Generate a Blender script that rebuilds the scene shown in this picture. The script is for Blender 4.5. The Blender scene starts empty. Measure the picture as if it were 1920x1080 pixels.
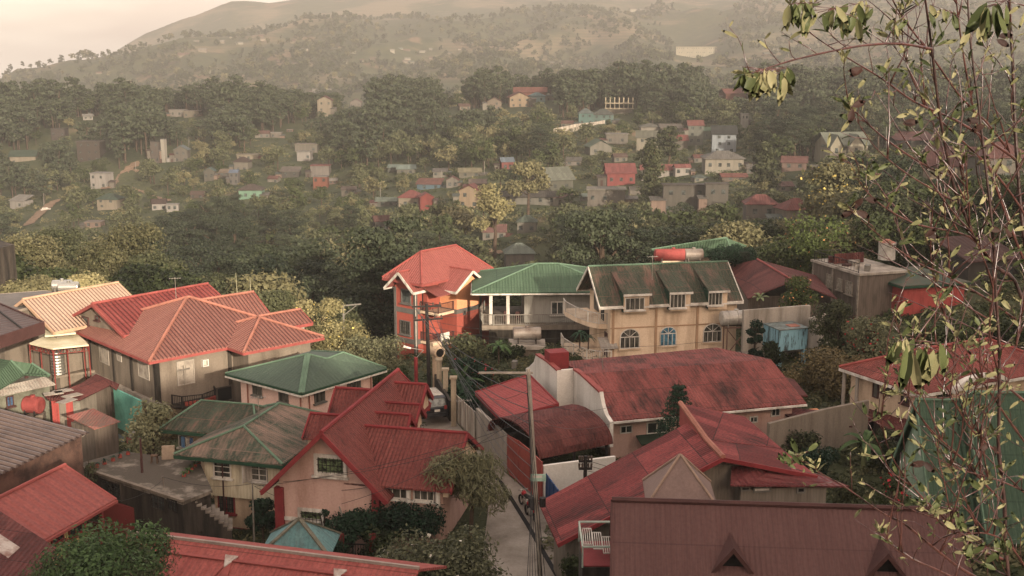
import bpy, math, random
import numpy as np
from mathutils import Vector, Matrix, noise
V = Vector
rnd = random.Random(11)
S = bpy.context.scene
COL = S.collection
# ---------------------------------------------------------------- camera geometry
H, F = 26.0, 2230.0
PT = math.atan2(450, 2230)
cp, sp = math.cos(PT), math.sin(PT)
CAM = V((0, 0, H))
def ray(px, py):
    a, b = px - 960, 540 - py
    return V((a, F*cp + b*sp, -F*sp + b*cp))
def W(px, py, z):
    d = ray(px, py); return CAM + d*((z - H)/d.z)
def D(px, py, Y):
    d = ray(px, py); return CAM + d*(Y/d.y)
def OP(px, py, A, B):                       # on the vertical plane through A and B
    n = V((B.y - A.y, A.x - B.x, 0)); d = ray(px, py)
    return CAM + d*((A - CAM).dot(n)/d.dot(n))
def proj(p):
    q = p - CAM; w = q.y*cp - q.z*sp
    return 960 + F*q.x/w, 540 - F*(q.y*sp + q.z*cp)/w, w
# ---------------------------------------------------------------- objects
ORG = {}
SPLIT = {'corner_pier', 'pilaster', 'porch_post', 'corner_post', 'corner_board', 'band', 'pillow_on_rail'}
def tagit(o, label=None, cat=None, group=None, kind=None):
    if label: o['label'] = label
    if cat: o['category'] = cat
    if group: o['group'] = group
    if kind: o['kind'] = kind
    return o
def thing(name, label, cat, loc, group=None):
    o = bpy.data.objects.new(name, None); COL.objects.link(o)
    o.location = loc; o.empty_display_size = .3; ORG[o] = V(loc)
    return tagit(o, label, cat, group)
class MB:
    def __init__(s): s.v = []; s.f = []; s.m = []; s.cm = 0
    def poly(s, pts):
        n = len(s.v); s.v += [tuple(p) for p in pts]; s.f.append(tuple(range(n, n + len(pts)))); s.m.append(s.cm); return s
    def ob(s, o, a, b, c):                  # box: corner and three edge vectors
        o = V(o); a = V(a); b = V(b); c = V(c)
        if a.cross(b).dot(c) < 0: a, b = b, a
        P = [o, o+a, o+a+b, o+b, o+c, o+a+c, o+a+b+c, o+b+c]; n = len(s.v)
        s.v += [tuple(p) for p in P]
        for q in ((0,3,2,1),(4,5,6,7),(0,1,5,4),(1,2,6,5),(2,3,7,6),(3,0,4,7)):
            s.f.append(tuple(n+i for i in q)); s.m.append(s.cm)
        return s
    def bar(s, p, q, w=.06, h=None):        # square bar between two points
        p = V(p); q = V(q); d = q - p
        if d.length < 1e-6: return s
        x = d.cross(V((0,0,1)))
        x = V((1,0,0)) if x.length < 1e-5 else x.normalized()
        y = d.cross(x).normalized(); h = h or w
        return s.ob(p - x*w/2 - y*h/2, d, x*w, y*h)
    def cbox(s, c, sx, sy, sz, rz=0):       # box centred in plan, base at c.z
        ca, sa = math.cos(rz), math.sin(rz); a = V((ca, sa, 0))*sx; b = V((-sa, ca, 0))*sy
        return s.ob(V(c) - a/2 - b/2, a, b, (0, 0, sz))
    def prism(s, pts, d):                   # polygon pushed along d
        d = V(d); pts = [V(p) for p in pts]
        nn = sum(((pts[i]-pts[0]).cross(pts[i+1]-pts[0]) for i in range(1, len(pts)-1)), V())
        if nn.dot(d) < 0: pts = pts[::-1]
        s.poly([p + d for p in pts]); s.poly(pts[::-1])
        for i in range(len(pts)):
            a, b = pts[i], pts[(i+1) % len(pts)]; s.poly([a, b, b + d, a + d])
        return s
    def slab(s, pts, t=.1): return s.prism([V(p) - V((0,0,t)) for p in pts], (0, 0, t))
    def tube(s, path, rad, n=6, cap=True):
        path = [V(p) for p in path]
        if not hasattr(rad, '__len__'): rad = [rad]*len(path)
        rings = []; x = None
        for i, p in enumerate(path):
            d = (path[min(i+1, len(path)-1)] - path[max(i-1, 0)]).normalized()
            if x is None:
                x = d.cross(V((.3,.2,1)) if abs(d.z) < .9 else V((1,.1,0))).normalized()
            else:
                x = (x - d*x.dot(d)).normalized()
            y = d.cross(x); k = len(s.v)
            for j in range(n):
                a = 2*math.pi*j/n; s.v.append(tuple(p + (x*math.cos(a) + y*math.sin(a))*rad[i]))
            rings.append(k)
        for a, b in zip(rings, rings[1:]):
            for j in range(n):
                s.f.append((a+j, a+(j+1) % n, b+(j+1) % n, b+j)); s.m.append(s.cm)
        if cap:
            s.f.append(tuple(rings[0]+j for j in range(n))[::-1]); s.m.append(s.cm)
            s.f.append(tuple(rings[-1]+j for j in range(n))); s.m.append(s.cm)
        return s
    def cyl(s, c, r, h, n=14): return s.tube([V(c), V(c)+V((0,0,h))], r, n)
    def build(s, name, mat, *a, **k):
        if name in SPLIT and len(s.f) > 6 and len(s.v)*6 == len(s.f)*8:
            r = None
            for i in range(len(s.f)//6):
                q = MB(); q.v = s.v[i*8:i*8+8]; q.f = [tuple(j-i*8 for j in f) for f in s.f[i*6:i*6+6]]; q.m = [0]*6; r = q.build1(name, mat, *a, **k)
            return r
        return s.build1(name, mat, *a, **k)
    def build1(s, name, mat, parent=None, label=None, smooth=False, cat=None, group=None, kind=None, base=None):
        me = bpy.data.meshes.new(name)
        if parent is not None: o0 = ORG[parent]
        elif base is not None: o0 = V(base)
        else:
            a = np.array(s.v); o0 = V(((a[:,0].min()+a[:,0].max())/2, (a[:,1].min()+a[:,1].max())/2, a[:,2].min()))
        me.from_pydata([(p[0]-o0.x, p[1]-o0.y, p[2]-o0.z) for p in s.v], [], s.f)
        uv = me.uv_layers.new(name='UVMap'); buf = []
        for f in s.f:
            P = [V(s.v[i]) for i in f]
            n = (P[1]-P[0]).cross(P[2]-P[1])
            if n.length < 1e-9 and len(P) > 3: n = (P[2]-P[0]).cross(P[3]-P[0])
            n = n.normalized() if n.length > 0 else V((0,0,1))
            if abs(n.z) > .985: ua, va = V((1,0,0)), V((0,1,0))
            else:
                if n.z < 0: n = -n
                ua = V((0,0,1)).cross(n).normalized(); va = n.cross(ua)
            for p in P: buf += [p.dot(ua), p.dot(va)]
        uv.data.foreach_set('uv', buf)
        ms = mat if isinstance(mat, (list, tuple)) else [mat]
        for m in ms: me.materials.append(m)
        if len(ms) > 1: me.polygons.foreach_set('material_index', s.m)
        if smooth: me.polygons.foreach_set('use_smooth', [True]*len(s.f))
        me.update()
        o = bpy.data.objects.new(name, me); COL.objects.link(o)
        if parent is not None: o.parent = parent
        else: o.location = o0
        ORG[o] = o0
        return tagit(o, label, cat, group, kind)
# ---------------------------------------------------------------- materials
def lin(c):
    if isinstance(c, str):
        c = [int(c[i:i+2], 16)/255 for i in (0, 2, 4)]
        c = [x/12.92 if x <= .04045 else ((x+.055)/1.055)**2.4 for x in c]
    g = .3*c[0]+.55*c[1]+.15*c[2]; c = [g+(x-g)*.9 for x in c[:3]]
    return (c[0], c[1], c[2], 1)
class NT:
    def __init__(s, name):
        s.m = bpy.data.materials.new(name); s.m.use_nodes = True; s.t = s.m.node_tree; s.t.nodes.clear()
        s.out = s.n('OutputMaterial'); s.uv = s.obj = None
    def n(s, t, **k):
        x = s.t.nodes.new('ShaderNode'+t)
        for a, b in k.items(): setattr(x, a, b)
        return x
    def l(s, a, b): s.t.links.new(a, b)
    def setin(s, x, i, v):
        if isinstance(v, bpy.types.NodeSocket): s.l(v, x.inputs[i])
        else: x.inputs[i].default_value = v
    def math(s, op, a, b=0., c=0.):
        x = s.n('Math', operation=op); s.setin(x, 0, a); s.setin(x, 1, b); s.setin(x, 2, c); return x.outputs[0]
    def mix(s, f, a, b, mode='MIX'):
        x = s.n('Mix', data_type='RGBA', blend_type=mode); s.setin(x, 0, f); s.setin(x, 6, a); s.setin(x, 7, b); return x.outputs[2]
    def ramp(s, v, a, b):
        x = s.n('MapRange'); s.setin(x, 0, v); x.inputs[1].default_value = a; x.inputs[2].default_value = b; return x.outputs[0]
    def coord(s, kind='Object'):
        return s.n('TexCoord').outputs[kind]
    def world(s): return s.n('NewGeometry').outputs['Position']
    def sc(s, v, k):
        x = s.n('Mapping'); s.l(v, x.inputs[0]); x.inputs[3].default_value = k; return x.outputs[0]
    def noise(s, v, scale, detail=4, rough=.6):
        x = s.n('TexNoise'); s.l(v, x.inputs['Vector']); x.inputs['Scale'].default_value = scale
        x.inputs['Detail'].default_value = detail; x.inputs['Roughness'].default_value = rough; return x.outputs[0]
    def sep(s, v):
        x = s.n('SeparateXYZ'); s.l(v, x.inputs[0]); return x.outputs
    def fin(s, col, rough=.7, h=None, dist=.03, strength=1., metal=0., spec=.3, trans=0.):
        b = s.n('BsdfPrincipled'); s.setin(b, 'Base Color', col); s.setin(b, 'Roughness', rough)
        b.inputs['Metallic'].default_value = metal; b.inputs['Specular IOR Level'].default_value = spec
        if h is not None:
            u = s.n('Bump'); u.inputs['Distance'].default_value = dist; u.inputs['Strength'].default_value = strength
            s.l(h, u.inputs['Height']); s.l(u.outputs[0], b.inputs['Normal'])
        sh = b.outputs[0]
        if trans:
            t = s.n('BsdfTranslucent'); s.setin(t, 0, col); m = s.n('MixShader'); m.inputs[0].default_value = trans
            s.l(sh, m.inputs[1]); s.l(t.outputs[0], m.inputs[2]); sh = m.outputs[0]
        s.l(sh, s.out.inputs[0]); return s.m
MC = {}
def plain(name, c1, c2=None, scale=.8, rough=.75, bump=.3, thr=(.42, .68), streak=False, metal=0., spec=.12):
    if name in MC: return MC[name]
    t = NT(name); c1 = lin(c1); c2 = lin(c2) if c2 else tuple(x*.72 for x in c1[:3])+(1,)
    p = t.world(); q = t.sc(p, (1.6, 1.6, .22)) if streak else p
    f = t.ramp(t.noise(q, scale, 5, .65), *thr)
    col = t.mix(f, c1, c2); fine = t.noise(p, 9., 3)
    col = t.mix(t.ramp(fine, .25, .8), col, t.mix(1., col, (.78, .76, .74, 1), 'MULTIPLY'))
    MC[name] = t.fin(col, rough, fine, .02, bump, metal, spec); return MC[name]
def sheet(name, c1, c2, c3, pitch=.2, depth=.03, rust=(.55, .7), sheets=True, rough=.78, tile=0., var=.32, sscale=.5, spec=.08):
    """profiled metal roof: ribs down the slope, faded c2 streaks, c3 stains, sheet to sheet variation"""
    if name in MC: return MC[name]
    t = NT(name); uv = t.coord('UV'); u, v, _ = t.sep(uv); c1, c2, c3 = [tuple((.3*lin(c)[0]+.55*lin(c)[1]+.15*lin(c)[2])*.13+x*.76 for x in lin(c)[:3])+(1,) for c in (c1, c2, c3)]; c1, c2, c3 = [(c[0], c[1]*1.0, c[2]*.96, 1) for c in (c1, c2, c3)]
    w = t.math('SINE', t.math('MULTIPLY', u, 2*math.pi/pitch)); hgt = t.math('MULTIPLY_ADD', w, .5, .5)
    if tile:
        fr = t.math('FRACT', t.math('DIVIDE', v, tile)); hgt = t.math('ADD', hgt, t.math('MULTIPLY', fr, -1.1))
    stv = t.sc(uv, (2.2, .28, 1)); n1 = t.noise(stv, 1.1, 5, .7); n2 = t.noise(t.sc(uv, (1, .55, 1)), sscale, 6, .72)
    col = t.mix(t.ramp(n1, .35, .7), c1, c2)
    if sheets:
        cv = t.n('CombineXYZ'); t.l(t.math('FLOOR', t.math('DIVIDE', u, .85)), cv.inputs[0]); t.l(t.math('FLOOR', t.math('DIVIDE', v, 2.6)), cv.inputs[1])
        wn = t.n('TexWhiteNoise', noise_dimensions='2D'); t.l(cv.outputs[0], wn.inputs['Vector'])
        k = t.math('MULTIPLY_ADD', wn.outputs[0], -var, 1.); cc = t.n('CombineColor')
        for i in range(3): t.l(k, cc.inputs[i])
        col = t.mix(1., col, cc.outputs[0], 'MULTIPLY')
        edge = t.math('LESS_THAN', t.math('FRACT', t.math('DIVIDE', v, 2.6)), .022)
        col = t.mix(t.math('MULTIPLY', edge, .75), col, c3)
    f = t.ramp(t.math('ADD', t.math('MULTIPLY', n2, .6), t.math('MULTIPLY', n1, .4)), *rust)
    col = t.mix(f, col, c3)
    fine = t.noise(uv, 6., 3, .7)
    col = t.mix(t.ramp(fine, .42, .75), col, t.mix(.6, col, c3))
    MC[name] = t.fin(col, rough, hgt, depth, 1., 0., spec); return MC[name]
def boards(name, c1, c2, pitch=.15, depth=.01, rough=.75, thr=(.45, .75)):
    if name in MC: return MC[name]
    t = NT(name); uv = t.coord('UV'); u, v, _ = t.sep(uv)
    fr = t.math('FRACT', t.math('DIVIDE', u, pitch)); g = t.math('LESS_THAN', fr, .16)
    n1 = t.noise(t.sc(uv, (2.5, .35, 1)), 1., 5, .7)
    col = t.mix(t.ramp(n1, *thr), lin(c1), lin(c2)); col = t.mix(t.math('MULTIPLY', g, .35), col, lin(c2))
    MC[name] = t.fin(col, rough, t.math('SUBTRACT', 1., g), depth, 1., 0., .1); return MC[name]
def leafm(name, c1, c2, trans=.3, scale=.35, rough=.6):
    if name in MC: return MC[name]
    t = NT(name); p = t.world(); oi = t.n('ObjectInfo').outputs['Random']
    rn = t.n('NewGeometry').outputs['Random Per Island']
    f = t.math('ADD', t.math('ADD', t.math('MULTIPLY', t.noise(p, scale, 3, .6), .3), t.math('MULTIPLY', t.noise(p, scale*.12, 2, .5), .25)), t.math('ADD', t.math('MULTIPLY', oi, .28), t.math('MULTIPLY', rn, .32)))
    col = t.mix(t.ramp(f, .3, .85), tuple(x*.7 for x in lin(c1)[:3])+(1,), tuple(x*.84 for x in lin(c2)[:3])+(1,))
    MC[name] = t.fin(col, rough, spec=.1, trans=trans); return MC[name]
def glass(name='dark_glass', c=(.02, .022, .02)):
    if name in MC: return MC[name]
    t = NT(name); p = t.world(); col = t.mix(t.ramp(t.noise(p, 1.3, 2), .45, .6), lin(c), tuple(x*3 for x in c)+(1,))
    MC[name] = t.fin(col, .12, spec=.5); return MC[name]
# ---------------------------------------------------------------- sun
SUN_EL = math.radians(15); SUN_AZ = math.radians(25)     # azimuth: 25 degrees to the right of straight behind the camera
SD = V((math.sin(SUN_AZ)*math.cos(SUN_EL), -math.cos(SUN_AZ)*math.cos(SUN_EL), math.sin(SUN_EL)))
# ---------------------------------------------------------------- terrain
PROF = {
 -500: {0:22,10:18,20:12,30:7,40:3,50:0,60:-2,110:-3,140:-14,200:-26,280:-38,360:-44,450:-44,540:-40,600:-28,650:-16,700:-12,800:-40,900:-60,1300:-80,1700:-80,2000:-75,2300:-100,3500:-160,4500:-160},
 0: {0:22,10:18,20:12,30:7,40:3,50:-1,60:-2,110:-3,140:-14,200:-28,280:-38,360:-42,450:-42,510:-41,540:-37,600:-24,650:-11,690:-9,780:-30,900:-60,1300:-75,1700:-55,2000:-32,2300:-70,2900:-120,3500:-140,4500:-140},
 300: {0:22,10:18,20:12,30:7,40:3,50:-1,60:-2,110:-3,140:-14,200:-26,280:-34,360:-37,450:-34,540:-28,600:-17,650:-12,690:-11,780:-30,900:-50,1300:-60,1700:-10,2000:32,2300:0,2900:-20,3500:58,4500:20},
 150: {0:22,10:18,20:12,30:7,40:3,50:-1,60:-2,110:-3,140:-14,200:-27,280:-36,360:-40,450:-38,510:-35,540:-33,600:-20,650:-11,690:-10,780:-30,900:-55,1300:-68,1700:-30,2000:6,2300:-40,2900:-90,3500:-75,4500:-90},
 450: {0:22,10:18,20:12,30:7,40:3,50:-1,60:-2,110:-3.5,140:-14,200:-26,280:-33,360:-35,450:-31,540:-26,600:-18,650:-13,700:-12,900:-46,1300:-50,1700:2,2000:50,2300:45,2900:30,3500:150,4500:80},
 600: {0:22,10:18,20:12,30:7,40:3,50:-1,60:-1.5,80:-1.2,110:-4,140:-14,200:-26,280:-32,360:-33,450:-29,540:-24,600:-19,650:-14,700:-12,900:-42,1300:-42,1700:0,2200:78,2500:66,2900:60,3500:165,4500:100},
 900: {0:22,10:18,20:12,30:7,40:3,50:0,60:0,80:0,100:0,110:-2,140:-16,200:-27,280:-29,360:-23,450:-19,540:-15,600:-10,650:-5,700:-6,760:-14,900:-32,1300:-25,1700:8,2200:62,2600:100,2900:110,3500:165,4500:150},
 1200:{0:22,10:18,20:12,30:7,40:3,50:0,60:0,80:0,100:0,115:-2,140:-10,200:-20,280:-22,360:-19,450:-14,540:-9,620:-6,680:-1,760:-10,900:-22,1300:-14,1700:14,2200:70,2600:112,3500:160,4500:150},
 1500:{0:22,10:18,20:12,30:7,40:3,50:0,60:0,80:0,100:0,115:-1,140:-5,200:-12,280:-14,360:-12,450:-9,540:-7,620:-4,680:-3,760:-12,900:-22,1300:-10,1700:22,2200:85,2600:125,3500:165,4500:160},
 1900:{0:22,10:18,20:12,30:7,40:3,50:0,60:0,80:1,100:2,115:2.5,140:3,200:2,280:-3,360:-6,450:-5,540:-4,620:-3,680:-4,760:-12,900:-18,1300:0,1700:35,2200:100,2600:130,3500:170,4500:160},
 2500:{0:22,10:18,20:12,30:9,40:6,50:4,60:3,80:3,100:5,115:7,140:8,200:8,280:4,360:0,450:0,540:0,620:0,680:0,760:-8,900:-10,1300:10,1700:50,2200:110,2600:130,3500:170,4500:170},
}
PK = sorted(PROF); PX = [(sorted(PROF[k]), [PROF[k][y] for y in sorted(PROF[k])]) for k in PK]
def ss(t): t = max(0., min(1., t)); return t*t*(3-2*t)
def prof1(i, r):
    xs, zs = PX[i]
    if r <= xs[0]: return zs[0]
    if r >= xs[-1]: return zs[-1]
    lo = 0
    while xs[lo+1] < r: lo += 1
    return zs[lo] + (zs[lo+1]-zs[lo])*(r-xs[lo])/(xs[lo+1]-xs[lo])
def G0(x, y):
    r = math.hypot(x, y); a = math.atan2(x, y); lim = math.radians(34)
    ac = max(-lim, min(lim, a)); px = 960 + 2230*math.tan(ac)/1.02; Yd = r*math.cos(ac) if abs(a) < lim else r*.83
    px = max(-499.9, min(2499.9, px)); i = 0
    while PK[i+1] < px: i += 1
    t = (px-PK[i])/(PK[i+1]-PK[i])
    z = prof1(i, Yd)*(1-t) + prof1(i+1, Yd)*t
    b = ss((abs(a) - math.radians(50))/math.radians(50))
    if b > 0: z = z*(1-b) + b*(22 + min(r, 400)*.04)
    w = -.4226*x + .9063*y; u = .9063*x + .4226*y
    if w < -12:
        k = ss((-12 - w)/46.)*(1 - ss((u-260)/200.))
        z = z*(1-k) + k*(34.0 + 4*ss((u-6)/6.) + 6.5*ss((u-44)/6.) + min(60, max(0, -w-60))*.1)  # off-frame hill behind the camera, crest stepped to shade the near houses
    return z
def G(x, y):
    z = G0(x, y); r = math.hypot(x, y)
    k = ss((r-118)/60.)
    if k > 0:
        p = V((x, y, 0))
        z += k*(noise.noise(p/45)*3.2 + noise.noise(p/17)*1.1)
        k2 = ss((r-900)/800.)
        if k2 > 0: z += k2*((noise.fractal(p/420, .9, 2.1, 4)*12) - abs(noise.noise(V((x/190, y/480, 5))))*62*ss((r-1350)/400)*(1-.8*ss((r-2700)/500)) + 7*k2)
    return z
def TH(px, py, ymin=120, ymax=4400):        # where a pixel's line of sight meets the land
    d = ray(px, py); Y = ymin
    while Y < ymax:
        p = CAM + d*(Y/d.y)
        if p.z < G(p.x, p.y): return p
        Y *= 1.008
    return None
# ================================================================ camera, light, air
cam = bpy.data.cameras.new('camera'); co = bpy.data.objects.new('camera', cam); COL.objects.link(co)
co.location = CAM; co.rotation_euler = (math.pi/2 - PT, 0, 0); cam.sensor_width = 36; cam.lens = 36*F/1920
cam.clip_start = .1; cam.clip_end = 20000; S.camera = co
wd = bpy.data.worlds.new('World'); S.world = wd; wd.use_nodes = True; wt = wd.node_tree
bg = wt.nodes['Background']; sk = wt.nodes.new('ShaderNodeTexSky'); sk.sky_type = 'NISHITA'; sk.sun_disc = False
sk.sun_elevation = SUN_EL; sk.sun_rotation = math.pi - SUN_AZ; sk.dust_density = 2.5; sk.air_density = 1.; sk.ozone_density = .4
mxn = wt.nodes.new('ShaderNodeMix'); mxn.data_type = 'RGBA'; mxn.blend_type = 'MULTIPLY'; mxn.inputs[0].default_value = 1.; whs = wt.nodes.new('ShaderNodeHueSaturation'); whs.inputs['Saturation'].default_value = .6; wt.links.new(sk.outputs[0], whs.inputs['Color']); wmx = wt.nodes.new('ShaderNodeMix'); wmx.data_type = 'RGBA'; wmx.inputs[0].default_value = .5; wmx.inputs[7].default_value = (3.6, 3.5, 3.4, 1); wt.links.new(whs.outputs[0], wmx.inputs[6]); wt.links.new(wmx.outputs[2], mxn.inputs[6])
wc = wt.nodes.new('ShaderNodeTexCoord'); wm = wt.nodes.new('ShaderNodeMapping'); wm.inputs[3].default_value = (1, 1, 5); wn = wt.nodes.new('ShaderNodeTexNoise'); wn.inputs['Scale'].default_value = 4.5; wn.inputs['Detail'].default_value = 5
wr = wt.nodes.new('ShaderNodeValToRGB'); wr.color_ramp.elements[0].position = .38; wr.color_ramp.elements[0].color = (.64, .53, .49, 1); wr.color_ramp.elements[1].position = .66; wr.color_ramp.elements[1].color = (1., .88, .79, 1)
wt.links.new(wc.outputs['Generated'], wm.inputs[0]); wt.links.new(wm.outputs[0], wn.inputs['Vector']); wt.links.new(wn.outputs[0], wr.inputs[0]); wt.links.new(wr.outputs[0], mxn.inputs[7]); wt.links.new(mxn.outputs[2], bg.inputs[0]); bg.inputs[1].default_value = .15
sl = bpy.data.lights.new('sun', 'SUN'); sl.energy = 2.05; sl.angle = math.radians(.6); sl.color = (1, .88, .72)
so = bpy.data.objects.new('sun', sl); COL.objects.link(so); so.rotation_euler = SD.to_track_quat('Z', 'Y').to_euler(); so.location = SD*300
S.view_settings.view_transform = 'Standard'; S.view_settings.look = 'None'; S.view_settings.exposure = 2.36
hz = MB().ob((-2600, -300, -140), (5200, 0, 0), (0, 4900, 0), (0, 0, 480))
hm = bpy.data.materials.new('haze'); hm.use_nodes = True; ht = hm.node_tree; ht.nodes.clear()
ho = ht.nodes.new('ShaderNodeOutputMaterial'); hv = ht.nodes.new('ShaderNodeVolumePrincipled')
hv.inputs['Color'].default_value = (.45, .43, .40, 1); hv.inputs['Density'].default_value = .00026; hv.inputs['Anisotropy'].default_value = 0.
ht.links.new(hv.outputs[0], ho.inputs['Volume'])
hz.build('haze', hm, kind='stuff')
S.cycles.volume_bounces = 0; S.cycles.max_bounces = 6; S.cycles.diffuse_bounces = 3; S.cycles.transparent_max_bounces = 8
# ================================================================ the land
def land_mat():
    t = NT('hillside_ground'); p = t.world(); x, y, z = t.sep(p)
    n1 = t.noise(p, .045, 6, .65); n2 = t.noise(p, .011, 4, .6); n3 = t.noise(p, .6, 5, .7)
    g = t.mix(t.ramp(n1, .38, .62), lin((.022, .03, .014)), lin((.06, .062, .026)))
    g = t.mix(t.ramp(n3, .4, .7), g, lin((.04, .045, .02)))
    soil = t.mix(n3, lin((.13, .075, .045)), lin((.2, .13, .08)))
    g = t.mix(t.math('MULTIPLY', t.ramp(n2, .60, .66), .7), g, soil)
    far = t.ramp(y, 1300, 1600)
    terr = t.math('SINE', t.math('MULTIPLY', z, 1.3)); fld = t.mix(t.ramp(terr, -1, 1), lin((.17, .12, .07)), lin((.11, .09, .05)))
    fm = t.math('MULTIPLY', far, t.ramp(t.noise(t.sc(p, (1, .6, 3)), .0042, 4, .55), .5, .6))
    g = t.mix(t.math('MULTIPLY', fm, .85), g, fld)
    return t.fin(g, .95, n3, .35, .8, spec=.1)
angs = []
a = -180.
while a < 180:
    angs.append(math.radians(a)); a += .55 if -27 <= a < 27 else 5.
rad = [1.5]
while rad[-1] < 4550: rad.append(rad[-1]*(1.045 if rad[-1] < 1200 else 1.02))
gv = [(0, 0, G(0, 0))]; gf = []
for r in rad:
    for a in angs: x, y = r*math.sin(a), r*math.cos(a); gv.append((x, y, G(x, y)))
n = len(angs)
for j in range(n): gf.append((0, 1+(j+1) % n, 1+j))
for i in range(len(rad)-1):
    for j in range(n):
        a0 = 1+i*n+j; a1 = 1+i*n+(j+1) % n; gf.append((a0, a1, a1+n, a0+n))
me = bpy.data.meshes.new('hillside_ground'); me.from_pydata(gv, [], gf); me.materials.append(land_mat())
me.polygons.foreach_set('use_smooth', [True]*len(gf)); go = bpy.data.objects.new('hillside_ground', me); COL.objects.link(go); go['kind'] = 'structure'
def gz(x, y): return G(x, y)
# ================================================================ building kit
Z = V((0, 0, 1))
class Fr:
    """plan frame of a building: s runs from the near corner B towards C, t from B towards A (away)"""
    def __init__(s, pA, pB, pC, z, depth=None, sq=True):
        B = W(*pB, z); C = W(*pC, z); c = (C-B); c.z = 0
        if pA is not None:
            A = W(*pA, z); a = (A-B); a.z = 0; s.T = a.length; s.L = c.length
            m = (a.normalized() + c.normalized()).normalized(); r = math.sqrt(.5)
            e1 = V((m.x*r - m.y*r, m.x*r + m.y*r, 0)); e2 = V((m.x*r + m.y*r, -m.x*r + m.y*r, 0))
            if not sq: e1 = a.normalized(); e2 = V((e1.y, -e1.x, 0))
        else:
            e2 = c.normalized(); e1 = V((-e2.y, e2.x, 0)); s.T = depth; s.L = c.length
        s.O = V((B.x, B.y, 0)); s.s = e2; s.t = e1; s.z = z
    def P(s, a, b, z): return s.O + s.s*a + s.t*b + Z*z
    def inv(s, p): q = V(p) - s.O; return q.dot(s.s), q.dot(s.t)
    def pix(s, px, py, z):                  # plan coordinates of a pixel at height z
        return s.inv(W(px, py, z))
def caps(mb, lines, r=.13):
    for a, b in lines: mb.tube([V(a)+Z*.03, V(b)+Z*.03], r, 6)
def hiproof(o, fr, s0, s1, t0, t1, z, h, mat, capm, fasm=None, axis='s', ri=1., name='roof', label=None, cap=.12):
    P = fr.P; ls, lt = s1-s0, t1-t0; sm, tm = (s0+s1)/2, (t0+t1)/2
    if axis == 's': d = min(lt/2*ri, ls/2-.02); r0, r1 = P(s0+d, tm, z+h), P(s1-d, tm, z+h)
    else: d = min(ls/2*ri, lt/2-.02); r0, r1 = P(sm, t0+d, z+h), P(sm, t1-d, z+h)
    a, b, c, e = P(s0,t0,z), P(s1,t0,z), P(s1,t1,z), P(s0,t1,z)
    m = MB()
    if axis == 's': m.poly([a,b,r1,r0]).poly([b,c,r1]).poly([c,e,r0,r1]).poly([e,a,r0]); hips = [(a,r0),(b,r1),(c,r1),(e,r0),(r0,r1)]
    else: m.poly([a,b,r0]).poly([b,c,r1,r0]).poly([c,e,r1]).poly([e,a,r0,r1]); hips = [(a,r0),(b,r0),(c,r1),(e,r1),(r0,r1)]
    q = [p - Z*.12 for p in (a,b,c,e)]
    for i, (u, v) in enumerate(((a,b),(b,c),(c,e),(e,a))): m.poly([q[i], q[(i+1) % 4], v, u])
    m.poly(q[::-1])
    ro = m.build(name, mat, o, label)
    if capm: k = MB(); caps(k, hips, cap); k.build('ridge_cap', capm, ro)
    if fasm:
        k = MB(); w = .05
        for (sa, ta, sb, tb) in ((s0,t0,s1,t0),(s1,t0,s1,t1),(s1,t1,s0,t1),(s0,t1,s0,t0)):
            k.bar(P(sa,ta,z-.17), P(sb,tb,z-.17), .09, .2)
        k.build('fascia', fasm, ro)
    return ro
def gabroof(o, fr, s0, s1, t0, t1, z, h, mat, capm, fasm=None, axis='s', name='roof', label=None, off=.5, z2=None, th=.12, cap=.12):
    """two slopes; axis = direction of the ridge; off = where the ridge sits across the width; z2 = height of the far eave"""
    P = fr.P; z2 = z if z2 is None else z2
    if axis == 's':
        tm = t0+(t1-t0)*off; A = [P(s0,t0,z), P(s1,t0,z), P(s1,tm,z+h), P(s0,tm,z+h)]; B = [P(s0,tm,z+h), P(s1,tm,z+h), P(s1,t1,z2), P(s0,t1,z2)]
    else:
        sm = s0+(s1-s0)*off; A = [P(s0,t0,z), P(sm,t0,z+h), P(sm,t1,z+h), P(s0,t1,z)]; B = [P(sm,t0,z+h), P(s1,t0,z2), P(s1,t1,z2), P(sm,t1,z+h)]
    m = MB(); m.slab(A, th); m.slab(B, th); ro = m.build(name, mat, o, label)
    rg = (A[2], A[3]) if axis == 's' else (A[1], A[2])
    if capm: k = MB(); caps(k, [rg], cap); k.build('ridge_cap', capm, ro)
    if fasm:
        k = MB(); dn = Z*.1
        E = [(A[0], A[3]), (A[1], A[2]), (B[0], B[3]), (B[1], B[2]), (A[0], A[1]), (B[2], B[3])] if axis == 's' else [(A[0], A[1]), (A[3], A[2]), (B[0], B[1]), (B[3], B[2]), (A[0], A[3]), (B[1], B[2])]
        for u, v in E: k.bar(u - dn, v - dn, .08, .24)
        k.build('bargeboard', fasm, ro)
    return ro
def pent(o, fr, s0, s1, t0, t1, z0, z, h, mat, axis='s', off=.5, z2=None, name='wall', label=None):
    """walls with gable ends; axis = direction of the ridge"""
    P = fr.P; z2 = z if z2 is None else z2
    if axis == 's': tm = t0+(t1-t0)*off; pts = [P(s0,t0,z0), P(s0,t1,z0), P(s0,t1,z2), P(s0,tm,z+h), P(s0,t0,z)]; d = fr.s*(s1-s0)
    else: sm = s0+(s1-s0)*off; pts = [P(s0,t0,z0), P(s1,t0,z0), P(s1,t0,z2), P(sm,t0,z+h), P(s0,t0,z)]; d = fr.t*(t1-t0)
    return MB().prism(pts, d).build(name, mat, o, label)
def boxw(o, fr, s0, s1, t0, t1, z0, z1, mat, name='wall', label=None):
    return MB().ob(fr.P(s0,t0,z0), fr.s*(s1-s0), fr.t*(t1-t0), Z*(z1-z0)).build(name, mat, o, label)
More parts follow.
